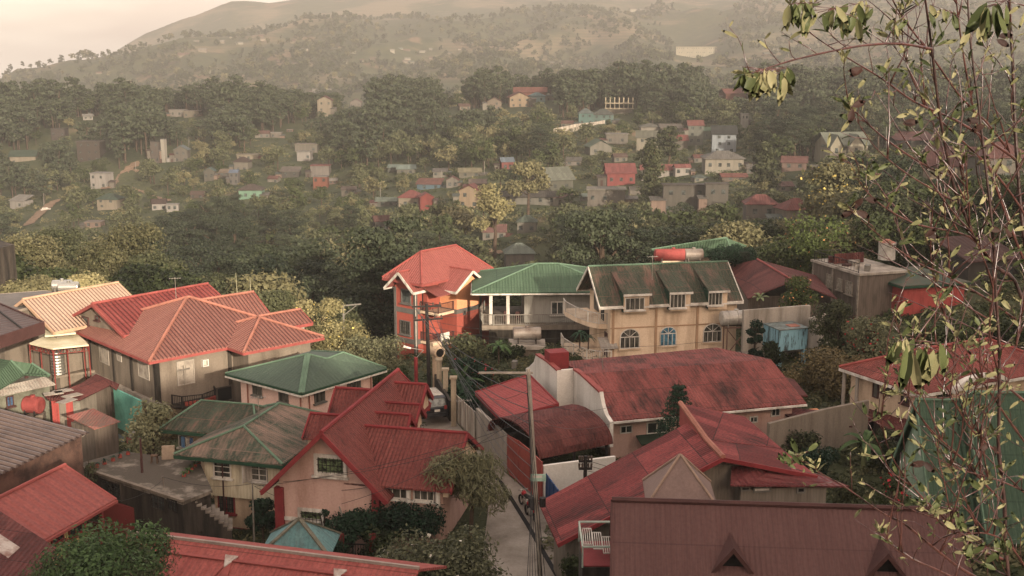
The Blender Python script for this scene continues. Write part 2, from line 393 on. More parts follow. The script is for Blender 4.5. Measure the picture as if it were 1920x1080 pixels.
def win(o, A, B, rc, fm, pm=None, nx=2, ny=1, gm=None, sill=True, name='window', label=None, fw=.07, arch=False, gn=0, dp=.1, sillm=None):
    """window in the wall line A-B over a pixel rectangle: frame > pane, grille, sill"""
    x0, y0, x1, y1 = rc; yc = (y0+y1)/2; xc = (x0+x1)/2
    e = (B-A); e.z = 0; e.normalize(); nrm = V((e.y, -e.x, 0))
    if nrm.dot(CAM-A) < 0: nrm = -nrm
    l, r = OP(x0, yc, A, B), OP(x1, yc, A, B); t, b = OP(xc, y0, A, B), OP(xc, y1, A, B)
    c = (l+r)/2; w = abs((r-l).dot(e)); z0, z1 = b.z, t.z; h = z1-z0
    o0 = V((c.x, c.y, z0)) - e*(w/2); 
    return win3(o, o0, e, nrm, w, h, fm, pm, nx, ny, gm, sill, name, label, fw, arch, gn, dp, sillm)
def win3(o, o0, e, nrm, w, h, fm, pm=None, nx=2, ny=1, gm=None, sill=True, name='window', label=None, fw=.07, arch=False, gn=0, dp=.1, sillm=None):
    k = MB(); pm = pm or glass(); d = nrm*dp
    hr = h if not arch else h - w*.42
    k.ob(o0, e*fw, Z*hr, d).ob(o0+e*(w-fw), e*fw, Z*hr, d).ob(o0+e*fw, e*(w-2*fw), Z*fw, d)
    if not arch: k.ob(o0+e*fw+Z*(h-fw), e*(w-2*fw), Z*fw, d)
    else:
        N = 10; ry = h-hr
        for i in range(N):
            a0, a1 = math.pi*i/N, math.pi*(i+1)/N
            f = lambda a, q: o0 + e*(w/2 - math.cos(a)*(w/2-q)) + Z*(hr + math.sin(a)*(ry-q))
            k.prism([f(a0,0), f(a1,0), f(a1,fw), f(a0,fw)], d)
        k.ob(o0+e*fw+Z*(hr-fw/2), e*(w-2*fw), Z*fw, d*.8)
        for a in (.25, .5, .75):
            k.bar(o0+e*(w/2)+Z*hr+d*.5, o0+e*(w/2-math.cos(math.pi*a)*(w/2-fw))+Z*(hr+math.sin(math.pi*a)*(ry-fw))+d*.5, fw*.6)
    for i in range(1, nx): k.ob(o0+e*(w*i/nx-fw*.35)+Z*fw, e*fw*.7, Z*(hr-2*fw), d*.75)
    for i in range(1, ny): k.ob(o0+e*fw+Z*(hr*i/ny-fw*.3), e*(w-2*fw), Z*fw*.6, d*.7)
    fo = k.build(name, fm, o, label)
    p = MB()
    if arch:
        N = 10; pts = [o0+e*.01+Z*.01, o0+e*(w-.01)+Z*.01] + [o0 + e*(w/2 + math.cos(math.pi*i/N)*(w/2-.02)) + Z*(hr+math.sin(math.pi*i/N)*(h-hr-.02)) for i in range(N+1)]
        p.prism([q + nrm*.004 for q in pts], nrm*.03)
    else: p.ob(o0+e*.02+Z*.02+nrm*.004, e*(w-.04), Z*(h-.04), nrm*.03)
    p.build('pane', pm, fo)
    if gm and gn:
        g = MB()
        for i in range(gn): x_ = fw*.8+(w-1.6*fw)*(i+.5)/gn; g.bar(o0+e*x_+Z*fw*.8+d*.9, o0+e*x_+Z*(hr-fw*.8)+d*.9, .03)
        for q in (.25, .5, .75): g.bar(o0+e*fw*.8+Z*hr*q+d*.92, o0+e*(w-fw*.8)+Z*hr*q+d*.92, .03)
        g.build('grille', gm, fo)
    if sill:
        MB().ob(o0-e*.12-Z*.11, e*(w+.24), Z*.1, nrm*(dp+.1)).build('sill', sillm or fm, fo)
    return fo
def door(o, A, B, rc, m, fm, label=None):
    return win(o, A, B, rc, fm, m, 1, 1, sill=False, name='door', label=label)
def railing(o, pts, h, mat, step=.16, name='railing', top=.06, r=.03, label=None):
    k = MB()
    for a, b in zip(pts, pts[1:]):
        a, b = V(a), V(b); n = max(1, int((b-a).length/step))
        k.bar(a+Z*h, b+Z*h, top); k.bar(a+Z*.08, b+Z*.08, .04)
        for i in range(n): q = a + (b-a)*(i+.5)/n; k.bar(q+Z*.08, q+Z*h, r)
        k.bar(a, a+Z*(h+.03), .07)
    k.bar(pts[-1], V(pts[-1])+Z*(h+.03), .07)
    return k.build(name, mat, o, label)
def htank(name, label, c, ang, L, r, mat, legm, group=None, lift=.35, bands=True):
    """horizontal drum tank on a cradle; c = middle of its base"""
    o = thing(name, label, 'water tank', c, group); c = V(c); e = V((math.cos(ang), math.sin(ang), 0)); n = V((-e.y, e.x, 0))
    m = MB(); q = c + Z*(lift+r)
    m.tube([q-e*(L/2+.12*r), q-e*(L/2), q-e*(L/2-.06), q+e*(L/2-.06), q+e*(L/2), q+e*(L/2+.12*r)], [r*.72, r*.97, r, r, r*.97, r*.72], 20)
    ob = m.build('tank_body', mat, o, smooth=False)
    m = MB()
    for k in (-.33, .33):
        p = c + e*L*k
        m.bar(p-n*r*.8, p-n*r*.8+Z*(lift+r*.6), .09); m.bar(p+n*r*.8, p+n*r*.8+Z*(lift+r*.6), .09); m.bar(p-n*r*.9+Z*(lift-.04), p+n*r*.9+Z*(lift-.04), .09)
    m.build('cradle', legm, o)
    if bands:
        m = MB()
        for k in (-.3, 0, .3):
            p = q + e*L*k; m.tube([p-e*.03, p+e*.03], r+.025, 20)
        m.build('band', legm, o)
    m = MB(); m.tube([q+Z*(r-.05), q+Z*(r+.12)], r*.3, 12); m.build('hatch', mat, o)
    return o
def vtank(name, label, c, r, h, mat, group=None, ribs=5, cone=.25, lid=None):
    o = thing(name, label, 'water tank', c, group); c = V(c); m = MB(); P = []; Rr = []
    for i in range(ribs*2+1): P.append(c+Z*(h*i/(ribs*2))); Rr.append(r*(1 if i % 2 == 0 else .95))
    m.tube(P, Rr, 18, cap=True); m.build('tank_body', mat, o)
    m = MB(); m.tube([c+Z*h, c+Z*(h+cone*r), c+Z*(h+cone*r+.08)], [r*.98, r*.35, r*.3], 18); m.build('lid', lid or mat, o)
    return o
def pole(name, label, base, h, r=.12, mat=None, arms=(), cat='utility pole', lean=(0, 0), group=None, ins=True, tw=.08):
    o = thing(name, label, cat, base, group); b = V(base); top = b + V((lean[0], lean[1], h))
    MB().tube([b-Z*.5, b+(top-b)*.5, top], [r*1.15, r, r*.8], 8).build('post', mat, o)
    for (z, L, ang, off) in arms:
        e = V((math.cos(ang), math.sin(ang), 0)); c = b + (top-b)*(z/h) + V(off)
        ao = MB().bar(c - e*L/2, c + e*L/2, tw*1.5).build('crossarm', mat, o)
        if ins:
            m = MB()
            for k in (-.45, -.22, .22, .45): m.tube([c+e*L*k, c+e*L*k+Z*.28], [.05, .07], 6)
            m.build('insulator', plain('insulator', '4a3d35'), ao)
    return o
WIREM = plain('wire_black', '2b2a28', rough=.5)
def wire(name, label, a, b, sag=.6, r=.018, n=10, group='cables strung between the street poles', cat='cable'):
    a, b = V(a), V(b); pts = [a + (b-a)*(i/n) - Z*(sag*4*(i/n)*(1-i/n)) for i in range(n+1)]
    return MB().tube(pts, r, 4).build(name, WIREM, None, label, cat=cat, group=group)
# ================================================================ shared materials
M_red   = sheet('red_roof_sheet', '80382f', '98493f', '3d2019', .22, .05, (.52, .68))
M_red2  = sheet('red_roof_stained', '863a34', '9c4b43', '3a2420', .22, .045, (.46, .6), var=.25)
M_redT  = sheet('red_tile_panel', '6e2f29', '863f36', '331a19', .22, .075, (.54, .68), False, tile=.34)
M_redB  = sheet('brick_red_tile', '8f433b', '9f5046', '552a26', .28, .08, (.6, .75), False, tile=.36)
M_redG  = sheet('red_tile_grid', '91423a', '9d4d44', '5c2c2b', .5, .09, (.66, .8), False, tile=.5)
M_rust  = sheet('rusty_red_sheet', '64302c', '783a34', '2b1a18', .22, .05, (.5, .66), var=.4)
M_terra = sheet('terracotta_tile', '8c5144', '9c6353', '5a352b', .32, .13, (.56, .76), False, tile=.36)
M_peach = sheet('peach_faded_roof', 'b08c72', 'c2a287', '946652', .32, .1, (.55, .74), False, tile=.4)
M_crims = sheet('crimson_metal_roof', '7a2b28', '923f36', '4a1a1a', .4, .12, (.6, .8), True, var=.25)
M_green = sheet('green_roof_sheet', '38493a', '415441', '28352b', .3, .012, (.64, .8), False, var=.05, spec=.3)
M_greenw= sheet('green_roof_weathered', '303f30', '42503e', '6a4c40', .24, .04, (.5, .6), True, var=.3)
M_greenr= sheet('green_roof_rusting', '303f31', '485545', '7d6354', .24, .045, (.46, .58), True, var=.3)
M_greenf= sheet('green_roof_faded', '40573f', '4e684e', '2f4033', .28, .045, (.55, .75), True, var=.12)
M_greenc= sheet('green_wide_rib', '3a4f3c', '475f49', '2a3d2e', .3, .07, (.58, .75), True, var=.1)
M_brown = sheet('brown_roof_sheet', '5a3a36', '63423d', '4a2f2c', .19, .035, (.66, .8), True, var=.08)
M_dbrown= sheet('dark_brown_roof', '46302c', '563e38', '2a1e1c', .42, .07, (.6, .78), True, var=.15, spec=.45)
M_grey  = sheet('grey_rib_sheet', '8b8478', '9a9385', '6d6459', .2, .02, (.58, .75), False)
M_zinc  = sheet('bare_zinc_sheet', '8f8578', 'a79d8e', '6b4d40', .22, .03, (.5, .65), True, var=.3, spec=.4)
M_teal  = sheet('teal_faded_sheet', '4d7a7c', '6a9090', '3c4a48', .25, .02, (.5, .65), False)
K_red = plain('red_trim', '7c2b2c'); K_redl = plain('bright_red_trim', '8c433c'); K_green = plain('green_trim', '24412f'); K_greenl = plain('light_green_trim', '58705a')
K_terra = plain('terracotta_trim', '96604e'); K_brown = plain('brown_trim', '4a302c'); K_white = plain('white_paint', 'c4bcae', '8f8578', rough=.6, streak=True); K_grey = plain('grey_trim', '6d685f')
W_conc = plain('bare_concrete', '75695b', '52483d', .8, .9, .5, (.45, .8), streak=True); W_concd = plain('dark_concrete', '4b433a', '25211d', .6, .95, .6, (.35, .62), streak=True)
W_concl = plain('pale_concrete', '9a9082', '6c6357', .5, .9, .5, (.42, .7), streak=True)
W_pink = plain('pink_plaster', 'b39080', '8a6656', .4, .85, .3, (.46, .78), streak=True); W_pale = plain('pale_pink_plaster', 'cfac9a', 'b99484', .4, .85, .3, (.5, .8), streak=True)
W_cream = plain('cream_plaster', 'c4aa8c', '8f775c', .5, .85, .3, (.44, .76), streak=True); W_yel = plain('yellow_cream_plaster', 'cbb294', '8f7558', .45, .85, .3, (.46, .78), streak=True)
W_white = plain('white_plaster', 'c9c1b4', '9c9285', .35, .85, .3, (.5, .8), streak=True); W_or = plain('orange_plaster', '8f4436', '783529', .4, .85, .3, (.5, .85), streak=True)
W_orl = plain('lit_and_pale_orange_plaster', 'd08a5c', 'c07850', .4, .85, .3, (.5, .85)); W_band = plain('grey_band', '5b5650', rough=.8)
W_clap = boards('cream_clapboard', 'bfb294', '8f8068', .22, .015); W_board = boards('weathered_boards', '5e5247', '3a332c', .25, .02); W_grb = boards('grey_board_wall', '8c877c', '766f64', .2, .012)
W_zinc = boards('corrugated_zinc_wall', '6f6558', '51483d', .16, .02); W_redb = boards('red_board_wall', '963f38', '74302b', .2, .015)
STEEL = plain('dull_steel', '8a8478', '6a5c50', .8, .5, .2, metal=.5, spec=.5); SHINY = plain('stainless_steel', 'b0aca0', '8f8a80', .6, .3, .1, metal=.8, spec=.5)
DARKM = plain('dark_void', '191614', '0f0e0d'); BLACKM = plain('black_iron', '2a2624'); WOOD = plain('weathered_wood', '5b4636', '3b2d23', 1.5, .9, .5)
CURT = plain('curtain_behind_glass', '5a564c', '24241f', 3., .4, .1, (.4, .6), streak=True); GREENG = plain('greenish_glass', '66764f', '23271e', 4., .2, .1, (.4, .6))
PVC = plain('pvc_pipe', 'a89f92')
# ================================================================ near houses, left and centre
def mk(px, py, z):  p = W(px, py, z); return V((p.x, p.y, z))
def fr_at(O, ang):                          # frame from a world point and the heading of its s axis
    f = Fr.__new__(Fr); a = math.radians(ang); f.O = V((O[0], O[1], 0)); f.s = V((math.cos(a), math.sin(a), 0)); f.t = V((-math.sin(a), math.cos(a), 0)); return f
def pipe(o, fr, s, t, z0, z1, mat=None, name='downpipe'):
    MB().tube([fr.P(s, t, z0), fr.P(s, t, z1)], .05, 6).build(name, mat or PVC, o)
# ---- pink house with steep tiled roof and dormers
def pink_gable_house():
    f = fr_at((-10.07, 60.8), -13); P = f.P
    o = thing('pink_house', 'pink gabled house with steep dark red tiled roof and many dormers beside the lane', 'house', P(0, 4, -2.5))
    pent(o, f, -2.85, 2.75, .4, 4.6, -3, 3.0, 2.75, W_pink, axis='t', name='wall'); pent(o, f, -2.8, 1.6, 4.6, 12, -3, 3.05, 2.7, W_pink, axis='t', name='rear_wall', off=2.8/4.4, z2=4.0)
    boxw(o, f, 2.7, 6.3, .9, 7, -3, 3.0, W_pink, label='low side wing of pink plaster')
    m = MB(); m.slab([P(-3.6, -.35, 2.35), P(0, -.35, 5.95), P(0, 12.6, 5.95), P(-3.6, 12.6, 2.35)], .12); m.slab([P(0, -.35, 5.95), P(3.6, -.35, 2.35), P(3.6, 4.2, 2.35), P(2.1, 4.21, 3.85), P(2.1, 12.6, 3.85), P(0, 12.6, 5.95)], .12); ro = m.build('roof', M_redT, o)
    k = MB(); caps(k, [(P(0, -.35, 5.95), P(0, 12.6, 5.95))], .12); k.build('ridge_cap', K_red, ro); k = MB()
    for a_, b_ in (((-3.6, -.35, 2.25), (0, -.35, 5.85)), ((0, -.35, 5.85), (3.6, -.35, 2.25)), ((-3.6, 12.6, 2.25), (0, 12.6, 5.85)), ((0, 12.6, 5.85), (2.1, 12.6, 3.75)), ((-3.6, -.35, 2.25), (-3.6, 12.6, 2.25)), ((2.1, 4.2, 3.75), (2.1, 12.6, 3.75))): k.bar(P(*a_), P(*b_), .1, .26)
    k.build('bargeboard', K_red, ro)
    for (a, b, t, zr, hw, dr, nm) in ((.9, 6.9, 3.9, 5.05, 3.5, 2.1, 'side_wing_roof'), (.7, 2.9, 6.1, 5.15, 1.1, 1.0, 'dormer_roof'), (.6, 2.9, 8.0, 5.2, 1.1, 1.0, 'dormer_roof'), (.3, 2.4, 10.9, 5.6, 1.3, 1.2, 'dormer_roof'),
                                      (-3.5, -.4, 10.6, 5.1, 1.5, 1.5, 'dormer_roof'), (-3.4, -.4, 6.3, 4.75, 1.3, 1.1, 'dormer_roof')):
        m = MB(); m.slab([P(a, t-hw, zr-dr), P(b, t-hw, zr-dr), P(b, t, zr), P(a, t, zr)], .1); m.slab([P(a, t, zr), P(b, t, zr), P(b, t+hw, zr-dr), P(a, t+hw, zr-dr)], .1)
        r2 = m.build(nm, M_redT, o); k = MB(); caps(k, [(P(a, t, zr), P(b, t, zr))], .1); k.build('ridge_cap', K_red, r2)
        e = b-.25 if b > 0 else a+.25; x0 = e if b > 0 else e; q = MB()
        q.prism([P(x0, t-hw*.88, zr-dr-.5), P(x0, t+hw*.88, zr-dr-.5), P(x0, t+hw*.85, zr-dr), P(x0, t, zr-.16), P(x0, t-hw*.85, zr-dr)], f.s*(-.3 if b > 0 else .3)).build('dormer_gable', W_cream, o)
        k = MB(); E = b if b > 0 else a
        for sg in (-1, 1): k.bar(P(E, t, zr-.08), P(E, t+sg*hw, zr-dr-.08), .1, .26)
        k.build('bargeboard', K_red, r2)
    A, B = P(-2.85, .4, 0), P(2.75, .4, 0)
    win(o, A, B, (590, 852, 651, 892), K_white, GREENG, 1, 1, BLACKM, True, gn=7, fw=.2, dp=.12)
    win(o, A, B, (560, 953, 609, 992), K_white, GREENG, 1, 1, BLACKM, True, gn=6, fw=.18, dp=.12)
    MB().ob(P(-2.87, .3, .52), f.s*5.6, f.t*.1, Z*.2).build('belt_course', K_white, o)
    MB().ob(P(-3.1, .2, -3), f.s*.5, f.t*.35, Z*5.4).ob(P(2.55, .15, .1), f.s*.42, f.t*.3, Z*2.8).build('corner_pier', K_red, o)
    A, B = P(2.7, .9, 0), P(6.3, .9, 0)
    for rc in ((722, 914, 766, 934), (776, 918, 815, 938)): win(o, A, B, rc, K_white, CURT, 3, 1, sill=True, fw=.06)
    for s in (2.95, 4.45, 6.1): MB().cyl(P(s, .72, 1.9), .13, 1.0, 8).build('column', K_white, o)
pink_gable_house()
# ---- cream clapboard house, rusting green roof
def clap_house():
    B = W(326, 851.5, 2.5); f = fr_at((B.x, B.y), -15); P = f.P
    o = thing('clapboard_house', 'cream clapboard house under a rust streaked green hipped roof by the terrace steps', 'house', P(3.5, 4, -2.6))
    boxw(o, f, 1.55, 6.75, .75, 8.3, -.15, 2.4, W_clap); boxw(o, f, 1.95, 6.7, 1.0, 8.2, -3.4, -.15, W_cream, label='lower storey of cream plaster')
    boxw(o, f, 1.93, 6.72, .96, 1.0, -3.4, -2.15, K_red, 'plinth')
    hiproof(o, f, 0, 7, 0, 9, 2.5, 1.35, M_greenr, K_greenl, K_green, axis='t', ri=.6, cap=.08)
    hiproof(o, f, -3.4, 3.4, 4.0, 9.2, 2.52, 1.2, M_greenw, K_greenl, K_green, axis='s', ri=.6, name='rear_roof', cap=.07)
    boxw(o, f, -2.6, 1.5, 5.2, 8.8, -2.6, 2.4, W_cream, 'rear_wall')
    A, B = P(1.55, .75, 0), P(6.75, .75, 0)
    win(o, A, B, (401, 864, 434, 895), K_white, CURT, 2, 3, fw=.07); win(o, A, B, (471, 868, 502, 901), K_white, CURT, 2, 3, fw=.07)
    a = OP(471, 885, A, B); d = (f.t*-.85 - f.s*.35)
    MB().ob(V((a.x, a.y, a.z-.5)), d*.75, f.s*.04, Z*1.05).build('open_shutter', K_white, o)
    A, B = P(1.95, 1.0, 0), P(6.7, 1.0, 0)
    win(o, A, B, (410, 927, 441, 961), K_red, CURT, 2, 1, BLACKM, gn=6, fw=.06); win(o, A, B, (476, 934, 503, 962), K_red, CURT, 2, 1, BLACKM, gn=5, fw=.06)
    for s in (2.75, 6.55): pipe(o, f, s, .68, -3, 2.4, K_brown)
    A = P(-2.6, 5.2, 0); B2 = P(1.5, 5.2, 0); win(o, A, B2, (336, 815, 352, 838), K_white, CURT, 2, 1)
clap_house()
# ---- pink house, smooth green hipped roof
def green_hip_house():
    f = Fr((422, 700), (565, 737), (725, 690), 3.5); P = f.P; L, T = f.L, f.T
    o = thing('pale_pink_house', 'pale pink house with smooth plain green hipped roof and white gutter', 'house', P(L/2, T/2, -2))
    boxw(o, f, .75, L-.7, .75, T-.7, -3, 3.42, W_pale)
    a, b, c, d = P(0,0,3.5), P(L,0,3.5), P(L,T,3.5), P(0,T,3.5)
    a1 = W(577, 664, 4.95); a2 = W(644, 661, 4.85); v = W(613, 673, 4.65)
    m = MB()
    for q in ([d,a,a1], [a,v,a1], [a,b,v], [b,a2,v], [b,c,a2], [c,d,a2], [d,v,a2], [d,a1,v]): m.poly(q)
    q = [p - Z*.12 for p in (a,b,c,d)]
    for i, (u, w) in enumerate(((a,b),(b,c),(c,d),(d,a))): m.poly([q[i], q[(i+1) % 4], w, u])
    m.poly(q[::-1]); ro = m.build('roof', M_green, o)
    k = MB(); caps(k, [(a, a1), (d, a1), (c, a2), (b, a2), (a1, v), (v, a2)], .06); k.bar(a+Z*.02, a1+Z*.03, .42, .06); k.build('ridge_cap', K_greenl, ro)
    k = MB(); g = MB()
    for (p, q) in ((a,b),(b,c),(c,d),(d,a)): k.bar(p-Z*.1, q-Z*.1, .1, .12); g.bar(p-Z*.24, q-Z*.24, .13, .12)
    k.build('fascia', K_green, ro); g.build('gutter', K_white, ro)
    A, B = P(.75, T-.7, 0), P(.75, .75, 0)
    win(o, A, B, (475, 716, 491.5, 741), K_grey, CURT, 2, 1, fw=.05); win(o, A, B, (524, 730, 541, 754), K_grey, CURT, 2, 1, fw=.05)
    A, B = P(.75, .75, 0), P(L-.7, .75, 0)
    win(o, A, B, (589, 728, 608, 754), K_grey, CURT, 2, 1, fw=.05); win(o, A, B, (650, 708, 675, 730), K_grey, CURT, 3, 1, fw=.05)
    for s, t in ((.68, T-1.5), (.68, .9), (1.3, .68), (L-.9, .68)): pipe(o, f, s, t, -3, 3.4, K_terra)
green_hip_house()
# ---- big unfinished concrete house, terracotta roof
def terracotta_house():
    f = Fr((137, 617), (280, 677), (425, 650), 3.5); P = f.P; L = T = 13.6
    o = thing('concrete_house', 'large unpainted concrete house with broad terracotta hipped roof and a gabled back wing', 'house', P(7, 7, -4))
    boxw(o, f, .9, 12.7, .9, 12.7, -5, 3.42, W_conc); boxw(o, f, 7.3, 12.9, -1.5, 1, -5, 3.4, W_conc, 'wing_wall')
    hiproof(o, f, 0, L, 0, T, 3.5, 2.75, M_terra, K_terra, K_redl, ri=.98, cap=.13)
    hiproof(o, f, 6.4, L+.02, -2.4, 5.2, 3.52, 1.5, M_terra, K_terra, K_redl, axis='t', name='wing_roof')
    gabroof(o, f, 7.6, 13.5, 5.2, 10.8, 3.95, 1.65, M_terra, K_terra, K_redl, name='back_gable_roof')
    pent(o, f, 8, 13.0, 5.8, 10.2, 0, 4.2, 1.25, W_concl, name='back_wing_wall')
    gabroof(o, f, 11, 15.0, 1.3, 4.9, 3.8, .85, M_terra, K_terra, K_redl, name='side_gable_roof'); boxw(o, f, 12.5, 14.5, 1.8, 4.4, -4, 3.75, W_concl, 'side_wall')
    pl = plain('boarded_panel', '9a8f80', '6f655a', 1.2, .8, .2)
    A, B = P(.9, 12.7, 0), P(.9, .9, 0)
    for rc in ((187, 650, 204, 681), (220, 661, 228, 677), (260, 679, 280, 709)): win(o, A, B, rc, W_concl, pl, 2, 1, sill=False, fw=.06, dp=.06)
    m = MB()
    for t in (12.6, 8.2, 5.0, 1.0): m.ob(P(.8, t-.15, -5), f.s*.12, f.t*.3, Z*8.4)
    for s in (1.0, 7.0): m.ob(P(s-.15, .8, -5), f.s*.3, f.t*.12, Z*8.4)
    m.build('pilaster', W_concd, o)
    MB().ob(P(.6, -.2, -.35), f.s*.35, f.t*13.2, Z*.35).build('ledge', W_concl, o)
    A, B = P(.9, .9, 0), P(12.7, .9, 0)
    win(o, A, B, (331, 675, 364, 721), W_concl, pl, 2, 1, sill=False, fw=.08); win(o, A, B, (377, 673, 388, 686), W_white, plain('pale_green_unit', '9fae9c'), 1, 1, sill=False, dp=.3, label='pale square window unit')
    a = OP(318, 735, A, B); b = OP(402, 722, A, B); z = -.6
    a = f.inv(a)[0]; b = f.inv(b)[0]
    MB().prism([P(a, .9, z), P(a+.4, -.2, z), P((a+b)/2, -.75, z), P(b-.4, -.2, z), P(b, .9, z)], Z*.22).build('balcony_slab', W_concd, o)
    railing(o, [P(a+.1, .8, z+.2), P(a+.45, -.15, z+.2), P((a+b)/2, -.65, z+.2), P(b-.45, -.15, z+.2), P(b-.1, .8, z+.2)], .75, BLACKM, name='balcony_railing')
    m = MB()
    for i in range(9): q = P(a+.7+i*(b-a-1.4)/8, -.35-.25*math.sin(math.pi*i/8), z+.25); m.cyl(q, .13, .28, 8)
    m.build('flower_pot', plain('clay_pot', '8a3b30'), o)
    A, B = P(7.3, -1.5, 0), P(12.9, -1.5, 0)
    win(o, A, B, (405, 724, 436, 753), W_concd, DARKM, 1, 1, sill=False, fw=.1, name='garage_opening')
    m = MB(); q = OP(345, 700, P(.9,.6,0), P(12.7,.6,0)); m.tube([q-Z*.9, q+Z*.6], .02, 4)
    for k in (-.5, -.2, .15, .5): m.bar(q+Z*(.3+k*.1)-f.s*.5, q+Z*(.3+k*.1)+f.s*.5, .025)
    m.build('antenna', STEEL, o)
terracotta_house()
def ridge_house(name, label, p0, p1, z, t0, t1, drop, mat, cm, wall, fas=None, zb=-4, ext=0, ins=.6, dl=None):
    f = Fr(None, p0, p1, z, 5); P = f.P; L = f.L; dl = dl or drop*(t1/abs(t0))
    o = thing(name, label, 'house', P(L/2, 0, zb))
    off = abs(t0)/(t1-t0)
    gabroof(o, f, 0, L+ext, t0, t1, z-drop, drop, mat, cm, fas or cm, off=off, z2=z-dl)
    pent(o, f, ins, L+ext-ins, t0+ins, t1-ins, zb, z-drop+.15, drop-.35, wall, off=off, z2=z-dl+.15)
    return o, f
o, f = ridge_house('red_gable_house', 'house with crimson ribbed metal gable roof behind the terracotta roof', (172, 570), (390, 532), 6, -4.4, 4.4, 1.9, M_crims, K_redl, W_conc)
A, B = f.P(.6, 3.8, 0), f.P(.6, -3.8, 0)
win(o, A, B, (155, 594, 167, 607), K_brown, None, 1, 1); win(o, A, B, (180, 592, 187, 600), K_brown, None, 1, 1)
o, f = ridge_house('peach_roof_house', 'house with sun faded peach tile roof at the left, behind the white canopy', (42, 562), (222, 530), 6, -4.2, 3.2, 2.1, M_peach, plain('peach_trim', 'b08e70'), W_conc, dl=1.7)
# ---- far left roofs
def flat_house(name, label, pts, z, wz, roofm, wallm, th=.18, rail=None):
    Q = [mk(x, y, z) for x, y in pts]; c = sum(Q, V())/len(Q)
    o = thing(name, label, 'house', V((c.x, c.y, wz)))
    MB().slab(Q, th).build('roof', roofm, o)
    q = [c + (p-c)*.93 for p in Q]; MB().prism([V((p.x, p.y, wz)) for p in q], Z*(z-th-.003-wz)).build('wall', wallm, o)
    k = MB()
    for a, b in zip(Q, Q[1:]+Q[:1]): k.bar(a-Z*.08, b-Z*.08, .08, .22)
    k.build('fascia', plain('faded_trim', '8d8071'), o); return o, Q
flat_house('flat_roof_house', 'low house with dark grey flat roof carrying two steel tanks, far left', [(-60, 575), (-10, 552), (82, 545), (150, 552), (70, 572), (0, 590)], 5.3, -4, plain('grey_felt_roof', '66605a'), W_conc)
c = mk(113, 551, 5.3); htank('steel_tank', 'left of two shiny steel drums lying on the grey flat roof', c+V((0, .6, 0)), .15, 1.6, .5, SHINY, STEEL, 'steel drums on the grey flat roof', lift=.1, bands=False)
c = mk(130, 552, 5.3); htank('steel_tank', 'right of two shiny steel drums lying on the grey flat roof', c, .12, 1.6, .5, SHINY, STEEL, 'steel drums on the grey flat roof', lift=.1, bands=False)
o, f = ridge_house('small_red_house', 'small house with pinkish red roof at the left picture edge below the grey flat roof', (-70, 588), (40, 564), 4.9, -2.4, 2, 1.0, M_red, K_white, W_cream)
def canopy():
    z = 3.2; a = [(55, 643), (99, 653), (166, 646), (156, 636), (142, 624), (86, 629)]; b = [(84, 629.5), (142, 624), (136, 619), (162, 611), (154, 604), (84, 611)]
    o = thing('white_canopy', 'pale canopy roof on thin red posts between the peach roof and the terracotta house', 'canopy', mk(110, 640, -1.5))
    cm = plain('pale_canopy_sheet', 'c9bf9f', 'b0a482', .6, .7)
    MB().slab([mk(x, y, z) for x, y in a], .12).build('front_sheet', cm, o); MB().slab([mk(x, y, z+.45) for x, y in b], .12).build('back_sheet', cm, o)
    k = MB(); R = [mk(x, y, z-.13) for x, y in a]
    for p in R + [mk(125, 640, z-.13), mk(75, 640, z-.13)]: k.tube([p, p-Z*5], .05, 6)
    for i in range(6):
        p, q = R[i], R[(i+1) % 6]; k.bar(p-Z*.5, q-Z*.5, .05); n = 5
        for j in range(n): k.bar(p+(q-p)*j/n-Z*.5, p+(q-p)*(j+.5)/n, .035); k.bar(p+(q-p)*(j+.5)/n, p+(q-p)*(j+1)/n-Z*.5, .035)
    k.build('truss', plain('red_steel_frame', '7a3029'), o)
    MB().slab([mk(x, y, .2) for x, y in ((20, 672), (100, 706), (178, 694), (120, 662))], .2).build('floor', W_conc, o)
canopy()
vtank('steel_tank', 'upright ribbed steel tank under the white canopy', mk(110, 700, .42), .55, 1.9, SHINY, ribs=8)
def dark_left_roof():
    z = 6.2; A = [(-70, 560), (0, 577), (82, 605), (0, 632), (-80, 655)]
    Q = [mk(x, y, z) for x, y in A]; o = thing('dark_metal_roof', 'dark brown ribbed metal roof with deep fascia jutting in at the left edge', 'roof', mk(-40, 640, -3))
    B = [Q[0]+Z*.6, Q[1]+Z*.3, Q[2], Q[3], Q[4]+Z*.2]
    MB().slab(B, .15).build('roof', M_dbrown, o); k = MB()
    for a, b in ((B[1], B[2]), (B[2], B[3]), (B[3], B[4])): k.bar(a-Z*.35, b-Z*.35, .12, .9)
    k.build('fascia', K_brown, o)
    for i in (1,): pass
    q = [mk(-80, 650, -3), mk(-5, 628, -3), mk(40, 612, -3), mk(-60, 570, -3)]
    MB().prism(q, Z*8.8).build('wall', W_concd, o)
    k = MB(); k.bar(B[1]+Z*.05, B[2]+Z*.05, .12, .1); k.bar((B[1]+B[0])/2+Z*.05, (B[2]+B[3])/2+Z*.08, .1, .08); k.build('rail', BLACKM, o)
dark_left_roof()
